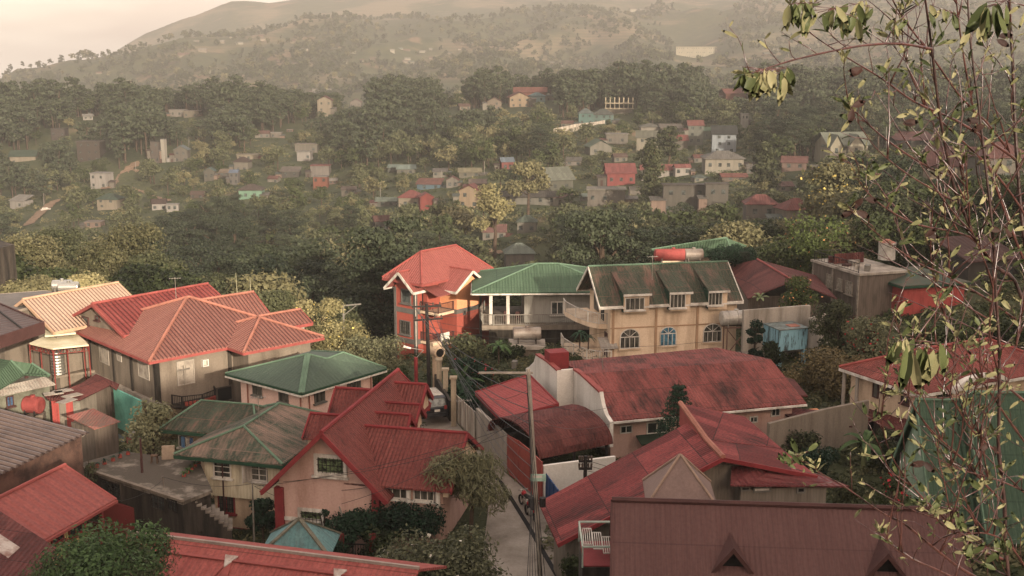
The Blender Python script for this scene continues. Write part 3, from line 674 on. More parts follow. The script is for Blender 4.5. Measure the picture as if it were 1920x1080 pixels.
def green_shack():
    f = Fr(None, (52, 700), (-30, 745), 3.0, 5); f.s, f.t = f.t*-1, f.s; 
    o = thing('small_green_house', 'small weathered house with green gable roof and patched lean-to at the left edge', 'house', mk(20, 780, -2))
    a, b, c, d = mk(48, 700, 3.0), mk(-60, 760, 2.2), mk(-60, 660, 3.4), mk(48, 679, 4.1)
    r1 = [W(-70, 770, 2.4), W(46, 701, 2.6), W(20, 676, 3.7), W(-70, 660, 3.9)]; r2 = [W(20, 676, 3.7), W(46, 701, 2.6), W(93, 704, 2.6), W(60, 682, 3.2)]
    m = MB(); m.slab(r1, .12); m.slab(r2, .12); ro = m.build('roof', M_greenf, o); k = MB(); caps(k, [(r1[1], r1[2]), (r2[2], r2[3])], .09); k.build('ridge_cap', K_greenl, ro)
    q = [mk(-40, 800, -2.5), mk(100, 782, -2.5), mk(94, 745, -2.5), mk(-20, 735, -2.5)]
    MB().prism([V((p.x, p.y, -2.5)) for p in (W(-70, 755, 1.6), W(92, 716, 1.6), W(60, 690, 1.8), W(-70, 690, 1.8))], Z*4.4).build('wall', plain('grey_green_wall', '6b6a5a', '4a4438', 1), o)
    m = MB(); m.slab([W(-30, 748, 1.6), W(104, 720, 1.6), W(84, 706, 2.1), W(-30, 732, 2.1)], .08).build('lean_to_roof', M_zinc, o)
    A, B = W(-70, 755, 1.6), W(92, 716, 1.6)
    win(o, A, B, (11, 742, 25, 762), K_brown, plain('blue_cloth_in_window', '39516b', '20242b', 4), 2, 1); win(o, A, B, (46, 705, 52, 709), K_brown, None, 1, 1, sill=False)
green_shack()
def shack():
    o = thing('red_shack', 'makeshift shack of red painted sheets with patchwork front and bent red roof', 'shack', mk(150, 800, -1.8))
    z = 1.3; Q = [mk(92, 750, z-.2), mk(150, 750, z), mk(206, 722, z+.1), mk(218, 731, z-.15), mk(224, 720, z+.1), mk(180, 701, z+.5), mk(150, 720, z+.4), mk(85, 743, z)]
    m = MB(); m.slab([Q[0], Q[1], Q[6], Q[7]], .07); m.slab([Q[1], Q[2], Q[5], Q[6]], .07); m.slab([Q[2], Q[3], Q[4], Q[5]], .07); m.build('roof', M_rust, o)
    A, B, C = mk(96, 752, -2), mk(150, 754, -2), mk(205, 725, -2); A = V((mk(96,752,1).x, mk(96,752,1).y, -2)); B = V((mk(150,754,1).x, mk(150,754,1).y, -2)); C = V((mk(206,726,1).x, mk(206,726,1).y, -2))
    n = 4
    mats = [W_redb, W_zinc, W_redb, plain('patched_grey_sheet', '7f7a6c', '59534a', 1.5)]
    for i in range(n):
        p, q = A+(B-A)*i/n, A+(B-A)*(i+1)/n; d = (q-p).cross(Z).normalized()*-.06
        MB().ob(p, q-p, d, Z*3.05).build('wall_sheet', mats[i], o)
    for i in range(2):
        p, q = B+(C-B)*i/2, B+(C-B)*(i+1)/2; MB().ob(p, q-p, (q-p).cross(Z).normalized()*.06, Z*3.1).build('wall_sheet', mats[(i*2+1) % 4] if i == 0 else W_board, o)
    k = A + (B-A)*.3; MB().ob(k+(A-B).normalized().cross(Z)*.1, (B-A)*.17, (A-B).normalized().cross(Z)*.1, Z*2).build('doorway', DARKM, o)
    for i, (x, y) in enumerate(((100, 738), (118, 733), (135, 742), (125, 752))):
        p = mk(x, y, 1.5); MB().cbox(p, 1.3, .8, .04, .5+i*.2).build('loose_sheet', M_zinc if i % 2 else W_concl, o)
shack()
MB().prism([p_-Z*2 for p_ in (mk(214, 752, .1), mk(264, 776, .1), mk(264, 776, .1)+V((.1, .1, 0)), mk(214, 752, .1)+V((.1, .1, 0)))], Z*3.0).build('sheet_fence', plain('turquoise_sheet', '5fa08c', '4a8273', 1), None, 'turquoise painted sheet fence between the red shack and the concrete house', cat='fence')
c = mk(66, 800, -1.2); MB().cbox(c-Z*1.2, 1.4, 1.2, 2.2, .2).build('tank_plinth', W_conc, None, 'rough concrete plinth carrying the red drum tank', cat='plinth')
htank('red_tank', 'round red drum tank lying on a plinth beside the patched shack', c+V((0, 0, 1.0)), -.25, 1.2, .62, plain('red_oxide_paint', '8e3f3a', '6d302c'), BLACKM, lift=.05, bands=False)
def rusty_shed():
    f = Fr(None, (176, 804.5), (226, 790), 1.4, 3.0); P = f.P
    o = thing('rusty_shed', 'little shed with striped rusty red lean-to roof below the shack', 'shed', P(1, 1, -1.5))
    MB().slab([P(0, 0, 1.4), P(f.L, 0, 1.4), P(f.L, 3.0, 1.75), P(0, 3.0, 1.75)], .06).build('roof', sheet('striped_rust', '9a4a40', 'b06a58', '5b4a40', .2, .03, (.45, .6), True, var=.5), o)
    boxw(o, f, .15, f.L-.15, .15, 2.8, -2.5, 1.3, W_board)
rusty_shed()
def brown_left_house():
    f = Fr(None, (0, 891), (168, 811), 4.5, 9); P = f.P; L = f.L
    o = thing('brown_ribbed_house', 'house with big dark brown wide ribbed roof and brick side wall at the left edge', 'house', P(L/2, 4, -2))
    s0, T = -7, 9.5; n = int((L-s0)/.46); m = MB(); w = (L-s0)/n
    for i in range(n):                      # real ribs
        a = s0 + i*w; m.prism([P(a+.02, -.05, 4.5), P(a+.08, -.05, 4.65), P(a+.17, -.05, 4.65), P(a+.23, -.05, 4.5)], f.t*T + Z*1.3)
    m.build('roof', plain('brown_lit_rib', '4f3f37', '382b26', .7, .45, .2, spec=.6), o); MB().slab([P(s0, 0, 4.52), P(L, 0, 4.52), P(L, T, 5.82), P(s0, T, 5.82)], .03).build('pan_sheet', plain('brown_shaded_pan', '3a2b27', '2a201d', .7, .6), o); MB().slab([P(s0, T, 5.8), P(L, T, 5.8), P(L, T+6, 4.6), P(s0, T+6, 4.6)], .06).build('rear_slope', M_dbrown, o)  # ribs lighter, pans darker: light caught on rib tops is in the colours
    bm = plain('old_brick_wall', '5d4439', '3c2e28', 1.2, .95, .7)
    boxw(o, f, s0+.4, L-.3, .35, T+5, -3, 4.4, bm)
    MB().ob(P(L-.28, .3, 4.3), f.s*.2, f.t*9, Z*.35).build('coping', W_concl, o)
brown_left_house()
def red_grid_house():
    f = Fr(None, (85, 1010), (217, 935), 3.0, 6); P = f.P; L = f.L
    o = thing('yellow_house', 'yellow walled house under a clean bright red square tiled roof, lower left', 'house', P(L/2, 3, -2))
    gabroof(o, f, -6, L, 0, 6, 3.0, 1.5, M_redG, K_redl, None, cap=.1)
    k = MB(); k.bar(P(-6, -.05, 2.86), P(L, -.05, 2.86), .16, .14); k.bar(P(L, 0, 2.9), P(L, 3, 4.4), .12, .22); k.bar(P(L, 3, 4.4), P(L, 6, 2.9), .12, .22); k.build('gutter', K_redl, o)
    pent(o, f, -5.5, L-1.9, .6, 5.4, -2, 2.9, 1.2, plain('ochre_plaster', 'c2a066', 'a8854f', .6, .85, .2, (.5, .8), True)); boxw(o, f, L-1.9, L-.4, .6, 5, -2, .9, K_red, 'porch_base')
    A, B = P(-5, .6, 0), P(L, .6, 0)
    for rc in ((94, 998, 118, 1017), (127, 980, 153, 1003)): win(o, A, B, rc, K_red, None, 2, 1, fw=.06)
    railing(o, [P(L-1.9, .6, .9), P(L-.4, .6, .9), P(L-.4, 3, .9)], .8, plain('dark_red_grille', '5b2622'), .12, 'porch_grille', r=.04)
    m = MB()
    for s in (L-1.85, L-.45): m.ob(P(s-.09, .52, .9), f.s*.18, f.t*.18, Z*2)
    m.build('porch_post', K_red, o)
red_grid_house()
def rust_corner():
    o = thing('rusty_roof_house', 'house corner with rust red roof patched by one whitish sheet, bottom left', 'house', mk(20, 1150, -1))
    a, b, c, d = W(-5, 955, 4.3), W(112, 1031, 3.5), W(30, 1130, 3.3), W(-110, 1040, 4.1)
    MB().slab([a, b, c, d], .08).build('roof', M_rust, o)
    u = lambda x, y: a + (b-a)*x + (d-a)*y + Z*.03
    MB().slab([u(.1, .3), u(.62, .3), u(.62, .52), u(.1, .52)], .025).build('patch_sheet', plain('whitish_sheet', 'a89c90', '7a5a4e', 2), o)
    MB().slab([u(.05, .75), u(.7, .75), u(.7, .92), u(.05, .92)], .025).build('patch_sheet', plain('whitish_sheet', ''), o)
    q = [a+(b-a)*.05+(d-a)*.05, a+(b-a)*.92+(d-a)*.05, a+(b-a)*.92+(d-a)*.9, a+(b-a)*.05+(d-a)*.9]
    MB().prism([V((p.x, p.y, -1)) for p in q], Z*4.0).build('wall', W_concd, o)
rust_corner()
# ---- terrace with steps
def terrace():
    q = [mk(x, y, 1.5) for x, y in ((135, 873), (343, 941), (398, 919), (374, 866), (232, 846))]; c = sum(q, V())/5
    o = thing('terrace_building', 'low blackened concrete building whose flat roof is a stained terrace', 'building', V((c.x, c.y, -3)))
    lo = [c + (p-c)*.97 for p in q]; MB().prism([V((p.x, p.y, -3.5)) for p in lo], Z*4.8).build('wall', W_concd, o)
    tm = plain('terrace_floor', '4c443a', '7a7063', .5, .9, .5, (.52, .62)); MB().prism([p-Z*.19 for p in q], Z*.2).build('roof_slab', tm, o)
    k = MB(); k.bar(q[0]+Z*.07, q[1]+Z*.07, .22, .14); k.build('kerb', W_conc, o)
    A, B = V((lo[0].x, lo[0].y, 0)), V((lo[1].x, lo[1].y, 0))
    for rc in ((160, 890, 178, 917), (193, 902, 228, 934), (285, 929, 311, 955), (316, 936, 334, 958)): win(o, A, B, rc, W_concd, None, 2, 1, BLACKM, gn=5, fw=.06, sill=False)
terrace()
def steps():
    a = mk(352, 930, 1.4); o = thing('steps', 'flight of worn concrete steps descending from the terrace', 'steps', V((a.x+1, a.y, -1.5))); n = 10; st = plain('worn_step', '8a8074', '5c5247', .8); e = V((.95, .22, 0)); w = V((-.22, .95, 0))
    for i in range(n): p = a + e*.235*i; z = 1.4-.225*i; MB().ob(V((p.x, p.y, z-.1))-w*.35, e*.3, w*1.7, Z*.1).build('tread', st, o); MB().ob(V((p.x, p.y, z-1.6))-w*.3, e*.234, w*1.6, Z*1.5).build('riser', W_concd, o)
steps()
# ---- bottom red roof and teal pavilion
def bottom_red():
    f = Fr(None, (278, 1004), (786, 1067), 5.0, 6); P = f.P; L = f.L
    o = thing('long_red_roof_house', 'house with long bright red roof and pale ridge along the bottom edge', 'house', P(L/2, -4, 0))
    m = MB(); m.slab([P(-1, -7.5, 2.2), P(L, -7.5, 2.2), P(L, -.8, 4.7), P(-1, -.8, 4.7)], .12); m.slab([P(-1, -.8, 4.7), P(L, -.8, 4.7), P(L, 0, 5.0), P(-1, 0, 5.0)], .12); m.slab([P(-1, 0, 5.0), P(L, 0, 5.0), P(L, 3.5, 3.6), P(-1, 3.5, 3.6)], .12)
    ro = m.build('roof', sheet('bright_red_sheet', '98403a', 'ab5046', '55291f', .24, .04, (.6, .74), True, var=.15), o)
    k = MB(); k.bar(P(-1, 0, 5.05), P(L, 0, 5.05), .12, .12); k.build('ridge_cap', plain('ridge_mortar', '8f7f73'), ro)
    k = MB(); k.ob(P(-1, -1.0, 4.66), f.s*(L+1), f.t*.95, Z*.02 + V((0,0,.35))) if 0 else None
    for s0 in (4.4, 9.4): k.bar(P(s0, -.8, 4.74), P(s0+1.6, -7.5, 2.24), .3, .05); k.bar(P(s0, -.8, 4.74), P(s0-1.6, -7.5, 2.24), .05, .05)
    k.bar(P(-1, -.8, 4.74), P(L, -.8, 4.74), .22, .05); k.build('flashing', K_redl, ro)
    k = MB()
    for s0 in (4.4, 9.4): MB().prism([P(s0-.3, -.6, 4.82), P(s0+.3, -.6, 4.82), P(s0, -1.3, 4.58)], Z*.05).build('patch', plain('whitish_sheet', ''), ro)
    boxw(o, f, 0, L-.5, -7, 3, -2, 2.1, W_conc); boxw(o, f, 0, L-.5, -4, 2.5, 2.1, 3.3, W_conc, 'upper_wall')
bottom_red()
def teal_pavilion():
    a, b = mk(482, 1040, 1.4), mk(618, 1042, 1.4); f = fr_at((a.x, a.y), math.degrees(math.atan2(b.y-a.y, b.x-a.x))); L = (b-a).length; P = f.P
    ap = W(555, 986, 2.9); sa, ta = f.inv(ap)
    o = thing('teal_gable_shelter', 'small shelter with faded teal roof and mossy pale edges before the pink house', 'shelter', P(L/2, 1, -1))
    A = P(sa, .9, 2.95); m = MB(); m.slab([P(0, 0, 1.3), P(L, 0, 1.3), A], .08); m.slab([P(L, 0, 1.3), P(L, 3, 1.3), A], .08); m.slab([P(L, 3, 1.3), P(0, 3, 1.3), A], .08); m.slab([P(0, 3, 1.3), P(0, 0, 1.3), A], .08)
    m.build('roof', M_teal, o); k = MB()
    tr = plain('mossy_trim', '6b6656', '4a463a', 3.)
    for q in (P(0,0,1.32), P(L,0,1.32), P(L,3,1.32), P(0,3,1.32)): k.bar(q, A+Z*.03, .22, .08)
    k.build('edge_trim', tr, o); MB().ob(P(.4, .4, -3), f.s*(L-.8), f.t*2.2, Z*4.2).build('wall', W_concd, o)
teal_pavilion()
# ================================================================ near houses, centre and right
def orange_house():
    f = fr_at((-9.3, 112), 50); P = f.P
    o = thing('orange_house', 'tall three storey orange house with grey bands and many jointed red tile roofs', 'house', P(4, 0, -6))
    boxw(o, f, 0, 6.5, 0, 2.8, -8, 3.3, W_or); boxw(o, f, 2.8, 6.3, -2.8, 3, -8, 3.3, W_or, 'wing_wall'); boxw(o, f, 1, 9, -.6, 3.4, -8, 3.9, W_or, 'rear_wall')
    pent(o, f, 2.79, 6.31, -2.83, 0, .95, 3.2, 1.35, W_orl, axis='t', name='upper_gable_wall', label='sunlit pale orange gable wall')  # sunlit gable: the paler plaster colour carries the light
    pent(o, f, -.02, 2, .01, 2.79, 3.2, 3.3, 1.4, W_or, name='left_gable')
    boxw(o, f, 6.3, 9.2, -1.6, 2, -8, 2.4, W_or, 'side_wall')
    hiproof(o, f, -.4, 10, -1.3, 4.1, 4.0, 2.5, M_redB, K_redl, K_redl, name='main_roof', cap=.1)
    gabroof(o, f, -.9, 4.6, -.6, 3.4, 3.15, 1.75, M_redB, K_redl, K_white, name='left_wing_roof', cap=.1)
    gabroof(o, f, 2.1, 7.0, -3.4, 1.4, 3.1, 1.75, M_redB, K_redl, K_white, axis='t', name='right_wing_roof', cap=.1)
    m = MB(); m.slab([P(.3, -2.7, 2.9), P(2.6, -2.7, 2.9), P(2.2, 0, 3.6), P(.6, 0, 3.6)], .1); m.build('porch_roof', M_redB, o)
    for z in (.75, -2.25):
        m = MB(); m.ob(P(-.04, -.04, z), f.s*2.85, f.t*2.9, Z*.5); m.ob(P(2.76, -2.84, z), f.s*3.6, f.t*2.9, Z*.45); m.build('band', W_band if z < 0 else W_band, o)
    m = MB()
    for s, t in ((-.07, -.07), (-.07, 2.6), (6.1, -2.88)): m.ob(P(s, t, -8), f.s*.28, f.t*.28, Z*11.2)
    m.build('corner_post', W_band, o)
    for z in (.9, -2.1):
        MB().ob(P(.6, -2.5, z-.05), f.s*2.2, f.t*2.5, Z*.25).build('balcony_slab', W_cream, o)
        railing(o, [P(.6, -.1, z+.2), P(.6, -2.45, z+.2), P(2.75, -2.45, z+.2)], .9, K_brown, .14, 'balcony_railing')
    MB().ob(P(.9, -.08, .95), f.s*1.0, f.t*.05, Z*2.1).build('balcony_door', DARKM, o); MB().ob(P(.9, -.08, -2.05), f.s*1.0, f.t*.05, Z*2.1).build('balcony_door', DARKM, o)
    A, B = P(0, 2.8, 0), P(0, 0, 0)
    win(o, A, B, (753, 542, 771, 569), W_band, None, 1, 1, arch=False, fw=.12); win(o, A, B, (751, 601, 770, 627), W_band, CURT, 2, 1, BLACKM, gn=5, fw=.08)
    A, B = P(2.8, -2.83, 0), P(6.3, -2.83, 0)
    win(o, A, B, (868, 581, 873, 590), W_band, DARKM, 1, 1, sill=False)
    m = MB()
    for s in (.7, 1.0, 1.3, 1.6): q = P(s, -2.7, -1.6); m.ob(q, f.s*.26, f.t*.1, Z*.75)
    m.build('pillow_on_rail', K_white, o)
    pipe(o, f, -.12, -.12, -8, 3.2)
orange_house()
def grey_house():
    O = W(885, 548, 3.8); f = fr_at((O.x, O.y), 1.5); P = f.P
    o = thing('grey_house', 'grey boarded upper floor house with green hipped roof and long railed porch', 'house', P(7, 4, -3))
    hiproof(o, f, 0, 14.5, 0, 10, 3.8, 1.75, M_greenf, K_greenl, K_green, ri=1.25, cap=.09)
    k = MB(); k.bar(P(0, -.06, 3.6), P(14.5, -.06, 3.6), .12, .14); k.bar(P(-.06, 0, 3.6), P(-.06, 10, 3.6), .12, .14); k.build('gutter', K_white, o)
    boxw(o, f, 4.9, 14, 1.2, 9, .6, 3.7, W_grb); boxw(o, f, 1.6, 14, 1.8, 9, -4, .1, W_concd, 'lower_storey')
    MB().ob(P(.9, .3, .1), f.s*13.4, f.t*8.5, Z*.45).build('floor_slab', W_conc, o)
    A, B = P(4.9, 1.2, 0), P(14, 1.2, 0); win(o, A, B, (1033, 565, 1057, 590), K_white, None, 2, 1, fw=.1)
    m = MB()
    for s in (1.6, 3.2): m.ob(P(s, .6, .55), f.s*.3, f.t*.3, Z*3.1)
    m.build('porch_post', K_white, o)
    railing(o, [P(1.2, 7, .55), P(.7, 3.5, .55), P(1.0, .9, .55), P(2, .4, .55), P(14, .4, .55)], 1.0, STEEL, .2, 'porch_railing')
    for s, t in ((3.0, 2.2), (4.1, 1.8), (9.6, .8), (10.4, .8)):
        m = MB()
        m.ob(P(s, t, .95), f.s*.45, f.t*.45, Z*.06); m.ob(P(s, t+.42, .95), f.s*.45, f.t*.05, Z*.5)
        for a in (.02, .38):
            for b in (.02, .38): m.ob(P(s+a, t+b, .56), f.s*.05, f.t*.05, Z*.4)
        m.build('porch_chair', K_brown, o)
    MB().ob(P(10.2, .75, .56), f.s*1.3, f.t*.12, Z*.75).build('porch_bench', plain('faded_orange', 'a3705a'), o)
grey_house()
c = V(D(988, 655, 101)); c.z = .75
o = thing('tank_house', 'small square concrete block with projecting slab roof under the large drum tank', 'outbuilding', c - Z*4)
MB().cbox(c-Z*4.2, 2.6, 2.2, 3.9).build('wall', W_conc, o); MB().cbox(c-Z*.3, 3.2, 2.8, .3).build('roof_slab', W_concl, o)
htank('drum_tank', 'large dull grey drum tank lying on a slab roof before the grey house', c, .02, 2.35, .58, plain('galvanised', '7c7268', '5c4c42', .8, .5, .2, metal=.3), BLACKM, lift=.25, bands=False)
def cream_house():
    f = fr_at((7.3, 97), 11); P = f.P; L = 12.7; sl = 2.75/3.9
    o = thing('cream_house', 'long cream house with mottled green roof, three shed dormers, arched windows and curved balconies', 'house', P(6, 4, -1))
    gabroof(o, f, 0, L, 0, 7.8, 4.8, 2.75, M_greenw, K_greenl, K_white, cap=.09)
    boxw(o, f, 1.1, L-.35, .5, 7.3, -1.5, 4.9, W_yel); pent(o, f, 2.0, L-.5, .55, 7.25, 4.9, 5.05, 2.2, W_yel, name='gable')
    MB().bar(P(.1, -.06, 4.66), P(L, -.06, 4.66), .14, .14).build('gutter', K_white, o)
    A, B = P(1.1, .5, 0), P(L, .5, 0)
    for (x0, x1, w0, w1, wy0, wy1) in ((1167, 1220, 1172, 1208, 558, 581), (1253, 1297, 1256, 1285, 551, 577), (1326, 1366, 1328, 1354, 548, 572)):
        fa, fb = P(0, -.1, 0), P(L, -.1, 0); a = f.inv(OP(x0, 565, fa, fb))[0]; b = f.inv(OP(x1, 565, fa, fb))[0]
        zt = 5.95
        do = boxw(o, f, a+.1, b-.1, -.08, 2.2, 4.25, zt-.1, K_green, 'dormer'); boxw(o, f, a+.12, b-.12, -.11, -.06, 4.2, zt-.2, W_cream, 'dormer_face')
        MB().slab([P(a, -.4, zt-.05), P(b, -.4, zt-.05), P(b-.1, 3.2, zt+1.2), P(a-.1, 3.2, zt+1.2)], .12).build('dormer_roof', M_greenw, do)
        MB().bar(P(a, -.42, zt-.17), P(b, -.42, zt-.17), .08, .18).build('dormer_fascia', K_white, do)
        win(o, P(a, -.11, 0), P(b, -.11, 0), (w0, wy0, w1, wy1), K_white, CURT, 4, 1, fw=.05)
    for rc, pm in (((1162, 616, 1199, 653), CURT), ((1237, 612, 1268, 648), plain('blue_curtain', '3f7286', '2a3036', 3., .5)), ((1318, 606, 1353, 641), CURT)):
        win(o, A, B, rc, K_white, pm, 4, 1, arch=True, fw=.07, sillm=W_cream)
    tr = plain('beige_trim', 'a07f60'); m = MB(); zb = f.inv
    for px in (1149, 1229, 1306): s = f.inv(OP(px, 640, A, B))[0]; m.ob(P(s-.1, .42, -1), f.s*.2, f.t*.1, Z*5.7)
    m.build('pilaster', tr, o); MB().ob(P(1.1, .44, 2.75), f.s*(L-1.5), f.t*.08, Z*.1).build('belt_course', tr, o)
    # gable end
    A2, B2 = P(1.1, 7.3, 0), P(1.1, .5, 0)
    MB().ob(P(1.06, 2.4, 3.0), f.s*.06, f.t*1.0, Z*1.9).build('balcony_door', DARKM, o); MB().ob(P(1.06, 4.2, 3.4), f.s*.06, f.t*1.6, Z*1.5).build('balcony_window', CURT, o)
    MB().ob(P(1.06, 1.2, .1), f.s*.06, f.t*1.0, Z*2.1).build('entrance_door', K_brown, o)
    for pts, z, nm in (([(1.1, 1.4), (.4, 1.6), (-.3, 2.6), (-.9, 4.5), (-1.25, 6.8), (-1.1, 8.2)], 2.9, 'upper'), ([(1.1, -.1), (.1, 0), (-.8, .9), (-1.5, 2.8), (-1.8, 5.2), (-1.6, 7)], 0., 'lower')):
        q = [P(a, b, z) for a, b in pts]
        so = MB().prism([p - Z*.35 for p in q] + [P(1.1, pts[-1][1], z-.35)], Z*.4).build('balcony_slab', W_yel, o)
        railing(o, [p+Z*.04 for p in q], .95, K_white, .17, 'balcony_railing')
    m = MB(); q = P(.2, 1.3, 1.9); m.slab([q, q+f.s*1.5, q+f.s*1.5-f.t*1.4+Z*-.1-Z*.6, q-f.t*1.4-Z*.7], .04); m.build('tin_awning', M_zinc, o)
    MB().ob(P(1.5, -1.0, -1.4), f.s*11, f.t*1.5, Z*1.55).build('base_ledge', plain('mossy_ledge', '6d6a50', '4d4a3a', 1.5), o)
cream_house()
f21 = fr_at((7.3, 97), 11)
htank('steel_tank', 'whitish round ended drum tank on a steel stand at the end of the cream house', f21.P(11.7, -1.0, 2.9), math.radians(11), 2.6, .62, plain('pale_tank', 'a8a398', '80786c', 1, .4, .1, metal=.2), STEEL, lift=.1)
o = thing('steel_stand', 'tall rusty angle iron stand holding the whitish drum tank', 'stand', f21.P(11.7, -1, -.5)); m = MB()
for s in (10.8, 12.6):
    for t in (-1.4, -.6): m.bar(f21.P(s, t, -.5), f21.P(s, t, 2.9), .1)
m.bar(f21.P(10.8, -1.4, .5), f21.P(12.6, -1.4, 2.7), .07); m.bar(f21.P(12.6, -1.4, .5), f21.P(10.8, -1.4, 2.7), .07); m.bar(f21.P(10.6, -1.4, 2.85), f21.P(12.8, -1.4, 2.85), .1); m.bar(f21.P(10.6, -.6, 2.85), f21.P(12.8, -.6, 2.85), .1)
m.build('frame', plain('rusty_iron', '6a4f42', '3f2f28'), o)
htank('long_tank', 'long grey cylinder tank lying low along the foot of the cream house', f21.P(10.3, -2.1, -.2), math.radians(11), 5.0, .5, plain('galvanised', ''), BLACKM, lift=.1)
def poly_house(name, label, faces, mat, capm, wallpts, wz0, wz1, wallm, caplines=(), th=.1):
    c = sum((V(p) for p in wallpts), V())/len(wallpts); o = thing(name, label, 'house', V((c.x, c.y, wz0)))
    m = MB()
    for q in faces: m.slab(q, th)
    r = m.build('roof', mat, o)
    if caplines: k = MB(); caps(k, caplines, .1); k.build('ridge_cap', capm, r)
    MB().prism([V((p[0], p[1], wz0)) for p in wallpts], Z*(wz1-wz0)).build('wall', wallm, o); return o
a, b, c, d = W(1365, 499, 3.4), W(1420, 486, 5.2), W(1487, 526, 5.2), W(1402, 560, 3.4); e, g = W(1530, 516, 3.4), W(1570, 560, 3.2)
q = [a.lerp(c, .06), d.lerp(b, .08), g.lerp(b, .2), e.lerp(b, .2)]
poly_house('dark_red_roof_house', 'low house with mottled dark red gable roof, between cream house and timber house', [[a, b, c, d], [b, e, g, c]], M_rust, K_redl, q, 0, 3.3, W_board, [(b, c)])
def green_back_house():
    z = 5.4; A = [W(1222, 468, 5.0), W(1300, 472, 4.8), W(1372, 472, 4.8), W(1362, 446, 6.4), W(1330, 449, 6.3)]
    B = [W(1362, 446, 6.4), W(1372, 472, 4.8), W(1400, 460, 5)]
    w = [W(1240, 474, 4.5), W(1370, 474, 4.5), W(1390, 466, 4.5), W(1340, 455, 4.5)]
    o = poly_house('green_roof_house', 'house with light green hipped roof just behind the ridge of the cream house', [A, B], M_greenf, K_greenl, w, 0, 4.7, W_cream, [(A[0], A[3]), (A[3], A[2])])
    q = [W(1300, 481, 4.5), W(1361, 479, 4.5), W(1345, 467, 4.9), W(1290, 468, 4.9)]
    MB().slab(q, .12).build('porch_roof', M_greenf, o); p = [W(1318, 481, 4.4), W(1358, 479.5, 4.4), W(1350, 474, 4.4), W(1316, 475, 4.4)]
    MB().prism([V((r.x, r.y, 2)) for r in p], Z*2.38).build('porch_wall', W_cream, o)
green_back_house()
htank('red_tank', 'red painted drum tank with pale end on the roof ridge of the cream house', V(D(1262, 492, 106))*1 + Z*0, .05, 3.3, .55, plain('red_oxide_paint', ''), STEEL, lift=.15, bands=False)
htank('grey_tank', 'stained grey drum tank beside the red one behind the cream house ridge', V(D(1300, 492, 106)), .05, 1.6, .55, plain('galvanised', ''), STEEL, lift=.15, bands=False)
# ---- retaining wall, blue tank
def wallrun(name, label, pts, h, th, mat, cat='wall', cap=None, z0=None):
    o = MB()
    for a, b in zip(pts, pts[1:]):
        a, b = V(a), V(b); d = b-a; d.z = 0; n = d.normalized().cross(Z)*-th; o.prism([a, b, b+Z*h, a+Z*h], n)
    ob = o.build(name, mat, None, label, cat=cat); return ob
p = [D(1391, 690, 97.5), D(1514, 690, 99.5)]; p[0].z = p[1].z = -2
wallrun('retaining_wall', 'tall streaked concrete retaining wall between the cream house and the blue tank', p, 6.4, .3, W_concl)
p = [D(1516, 640, 97.5), D(1556, 640, 100)]; p[0].z = p[1].z = -1
wallrun('concrete_fence', 'pale concrete fence panel beside the flowering bush right of the blue tank', p, 4.7, .2, W_concl, 'fence')
def blue_tank():
    f = Fr((1421, 604), (1462, 620), (1516, 616), 3.1); P = f.P; L, T = f.L, f.T
    o = thing('blue_cistern', 'square light blue concrete cistern streaked with black on stilts against the retaining wall', 'cistern', P(L/2, T/2, .5))
    t = NT('blue_streaked_paint'); p = t.world(); nz = t.noise(t.sc(p, (3, 3, .35)), 1.2, 5, .7)
    col = t.mix(t.ramp(nz, .5, .57), lin('6f97a0'), lin('2f3634')); bm = t.fin(col, .8)
    boxw(o, f, 0, L, 0, T, 1.35, 3.1, bm, 'cistern_body'); MB().ob(P(-.06, -.06, 3.1), f.s*(L+.12), f.t*(T+.12), Z*.08).build('lid_slab', plain('blue_grey_slab', '6f7a76', '4d4c46', 2.), o)
    MB().ob(P(L*.5, T*.15, 3.18), f.s*L*.35, f.t*T*.25, Z*.06).build('hatch', K_terra, o)
    for s, t2 in ((.02, .02), (L-.32, .02), (.02, T-.3), (L-.32, T-.3)): MB().ob(P(s, t2, -1.5), f.s*.3, f.t*.3, Z*2.83).build('leg', bm, o)
blue_tank()
# ---- timber house and red shed
def timber_house():
    f = Fr((1525, 487), (1612, 513), (1690, 487), 4.9, sq=False); P = f.P; L, T = 5.2, f.T
    o = thing('timber_house', 'old weathered grey timber house with flat cluttered roof deck', 'house', P(L/2, T/2, -1))
    boxw(o, f, 0, L, 0, T, -2, 4.7, W_board); MB().ob(P(-.2, -.2, 4.703), f.s*(L+.4), f.t*(T+.4), Z*.22).build('roof_deck', W_concl, o)
    A, B = P(0, T, 0), P(0, 0, 0)
    wd = plain('bleached_wood', '857a6b', '5d5448', 2.)
    for rc in ((1550, 514, 1560, 538), (1570, 522, 1580, 544), (1586, 527, 1599, 552)): win(o, A, B, rc, wd, plain('papered_pane', '8d8474', '3c362e', 5.), 2, 3, fw=.06)
    m = MB()
    for t in (T-.1, T*.55, .1): m.ob(P(-.08, t-.12, -2), f.s*.1, f.t*.25, Z*6.6)
    m.build('corner_board', wd, o)
    railing(o, [P(0, .2, 4.93), P(0, T-.2, 4.93), P(L*.6, T-.2, 4.93)], .9, BLACKM, .5, 'deck_railing')
    for i in range(9): MB().cbox(P(.5+rnd.random()*3.5, .5+rnd.random()*(T-1.5), 4.93), .3+rnd.random()*.9, .3+rnd.random()*.5, .15+rnd.random()*.5, rnd.random()*3).build('stored_box', (W_concl, K_brown, M_rust, K_grey)[i % 4], o)
    MB().ob(P(.5, T-3, 4.95), f.s*3.4, f.t*.12, Z*1.0).build('rust_panel', M_rust, o)
    return f, L, T
ft, tl, tt = timber_house()
vtank('stone_grey_tank', 'big upright whitish round tank on the flat deck of the timber house', V(D(1662, 486, 116)), .85, 1.7, plain('pale_tank', ''), ribs=1, lid=K_terra)
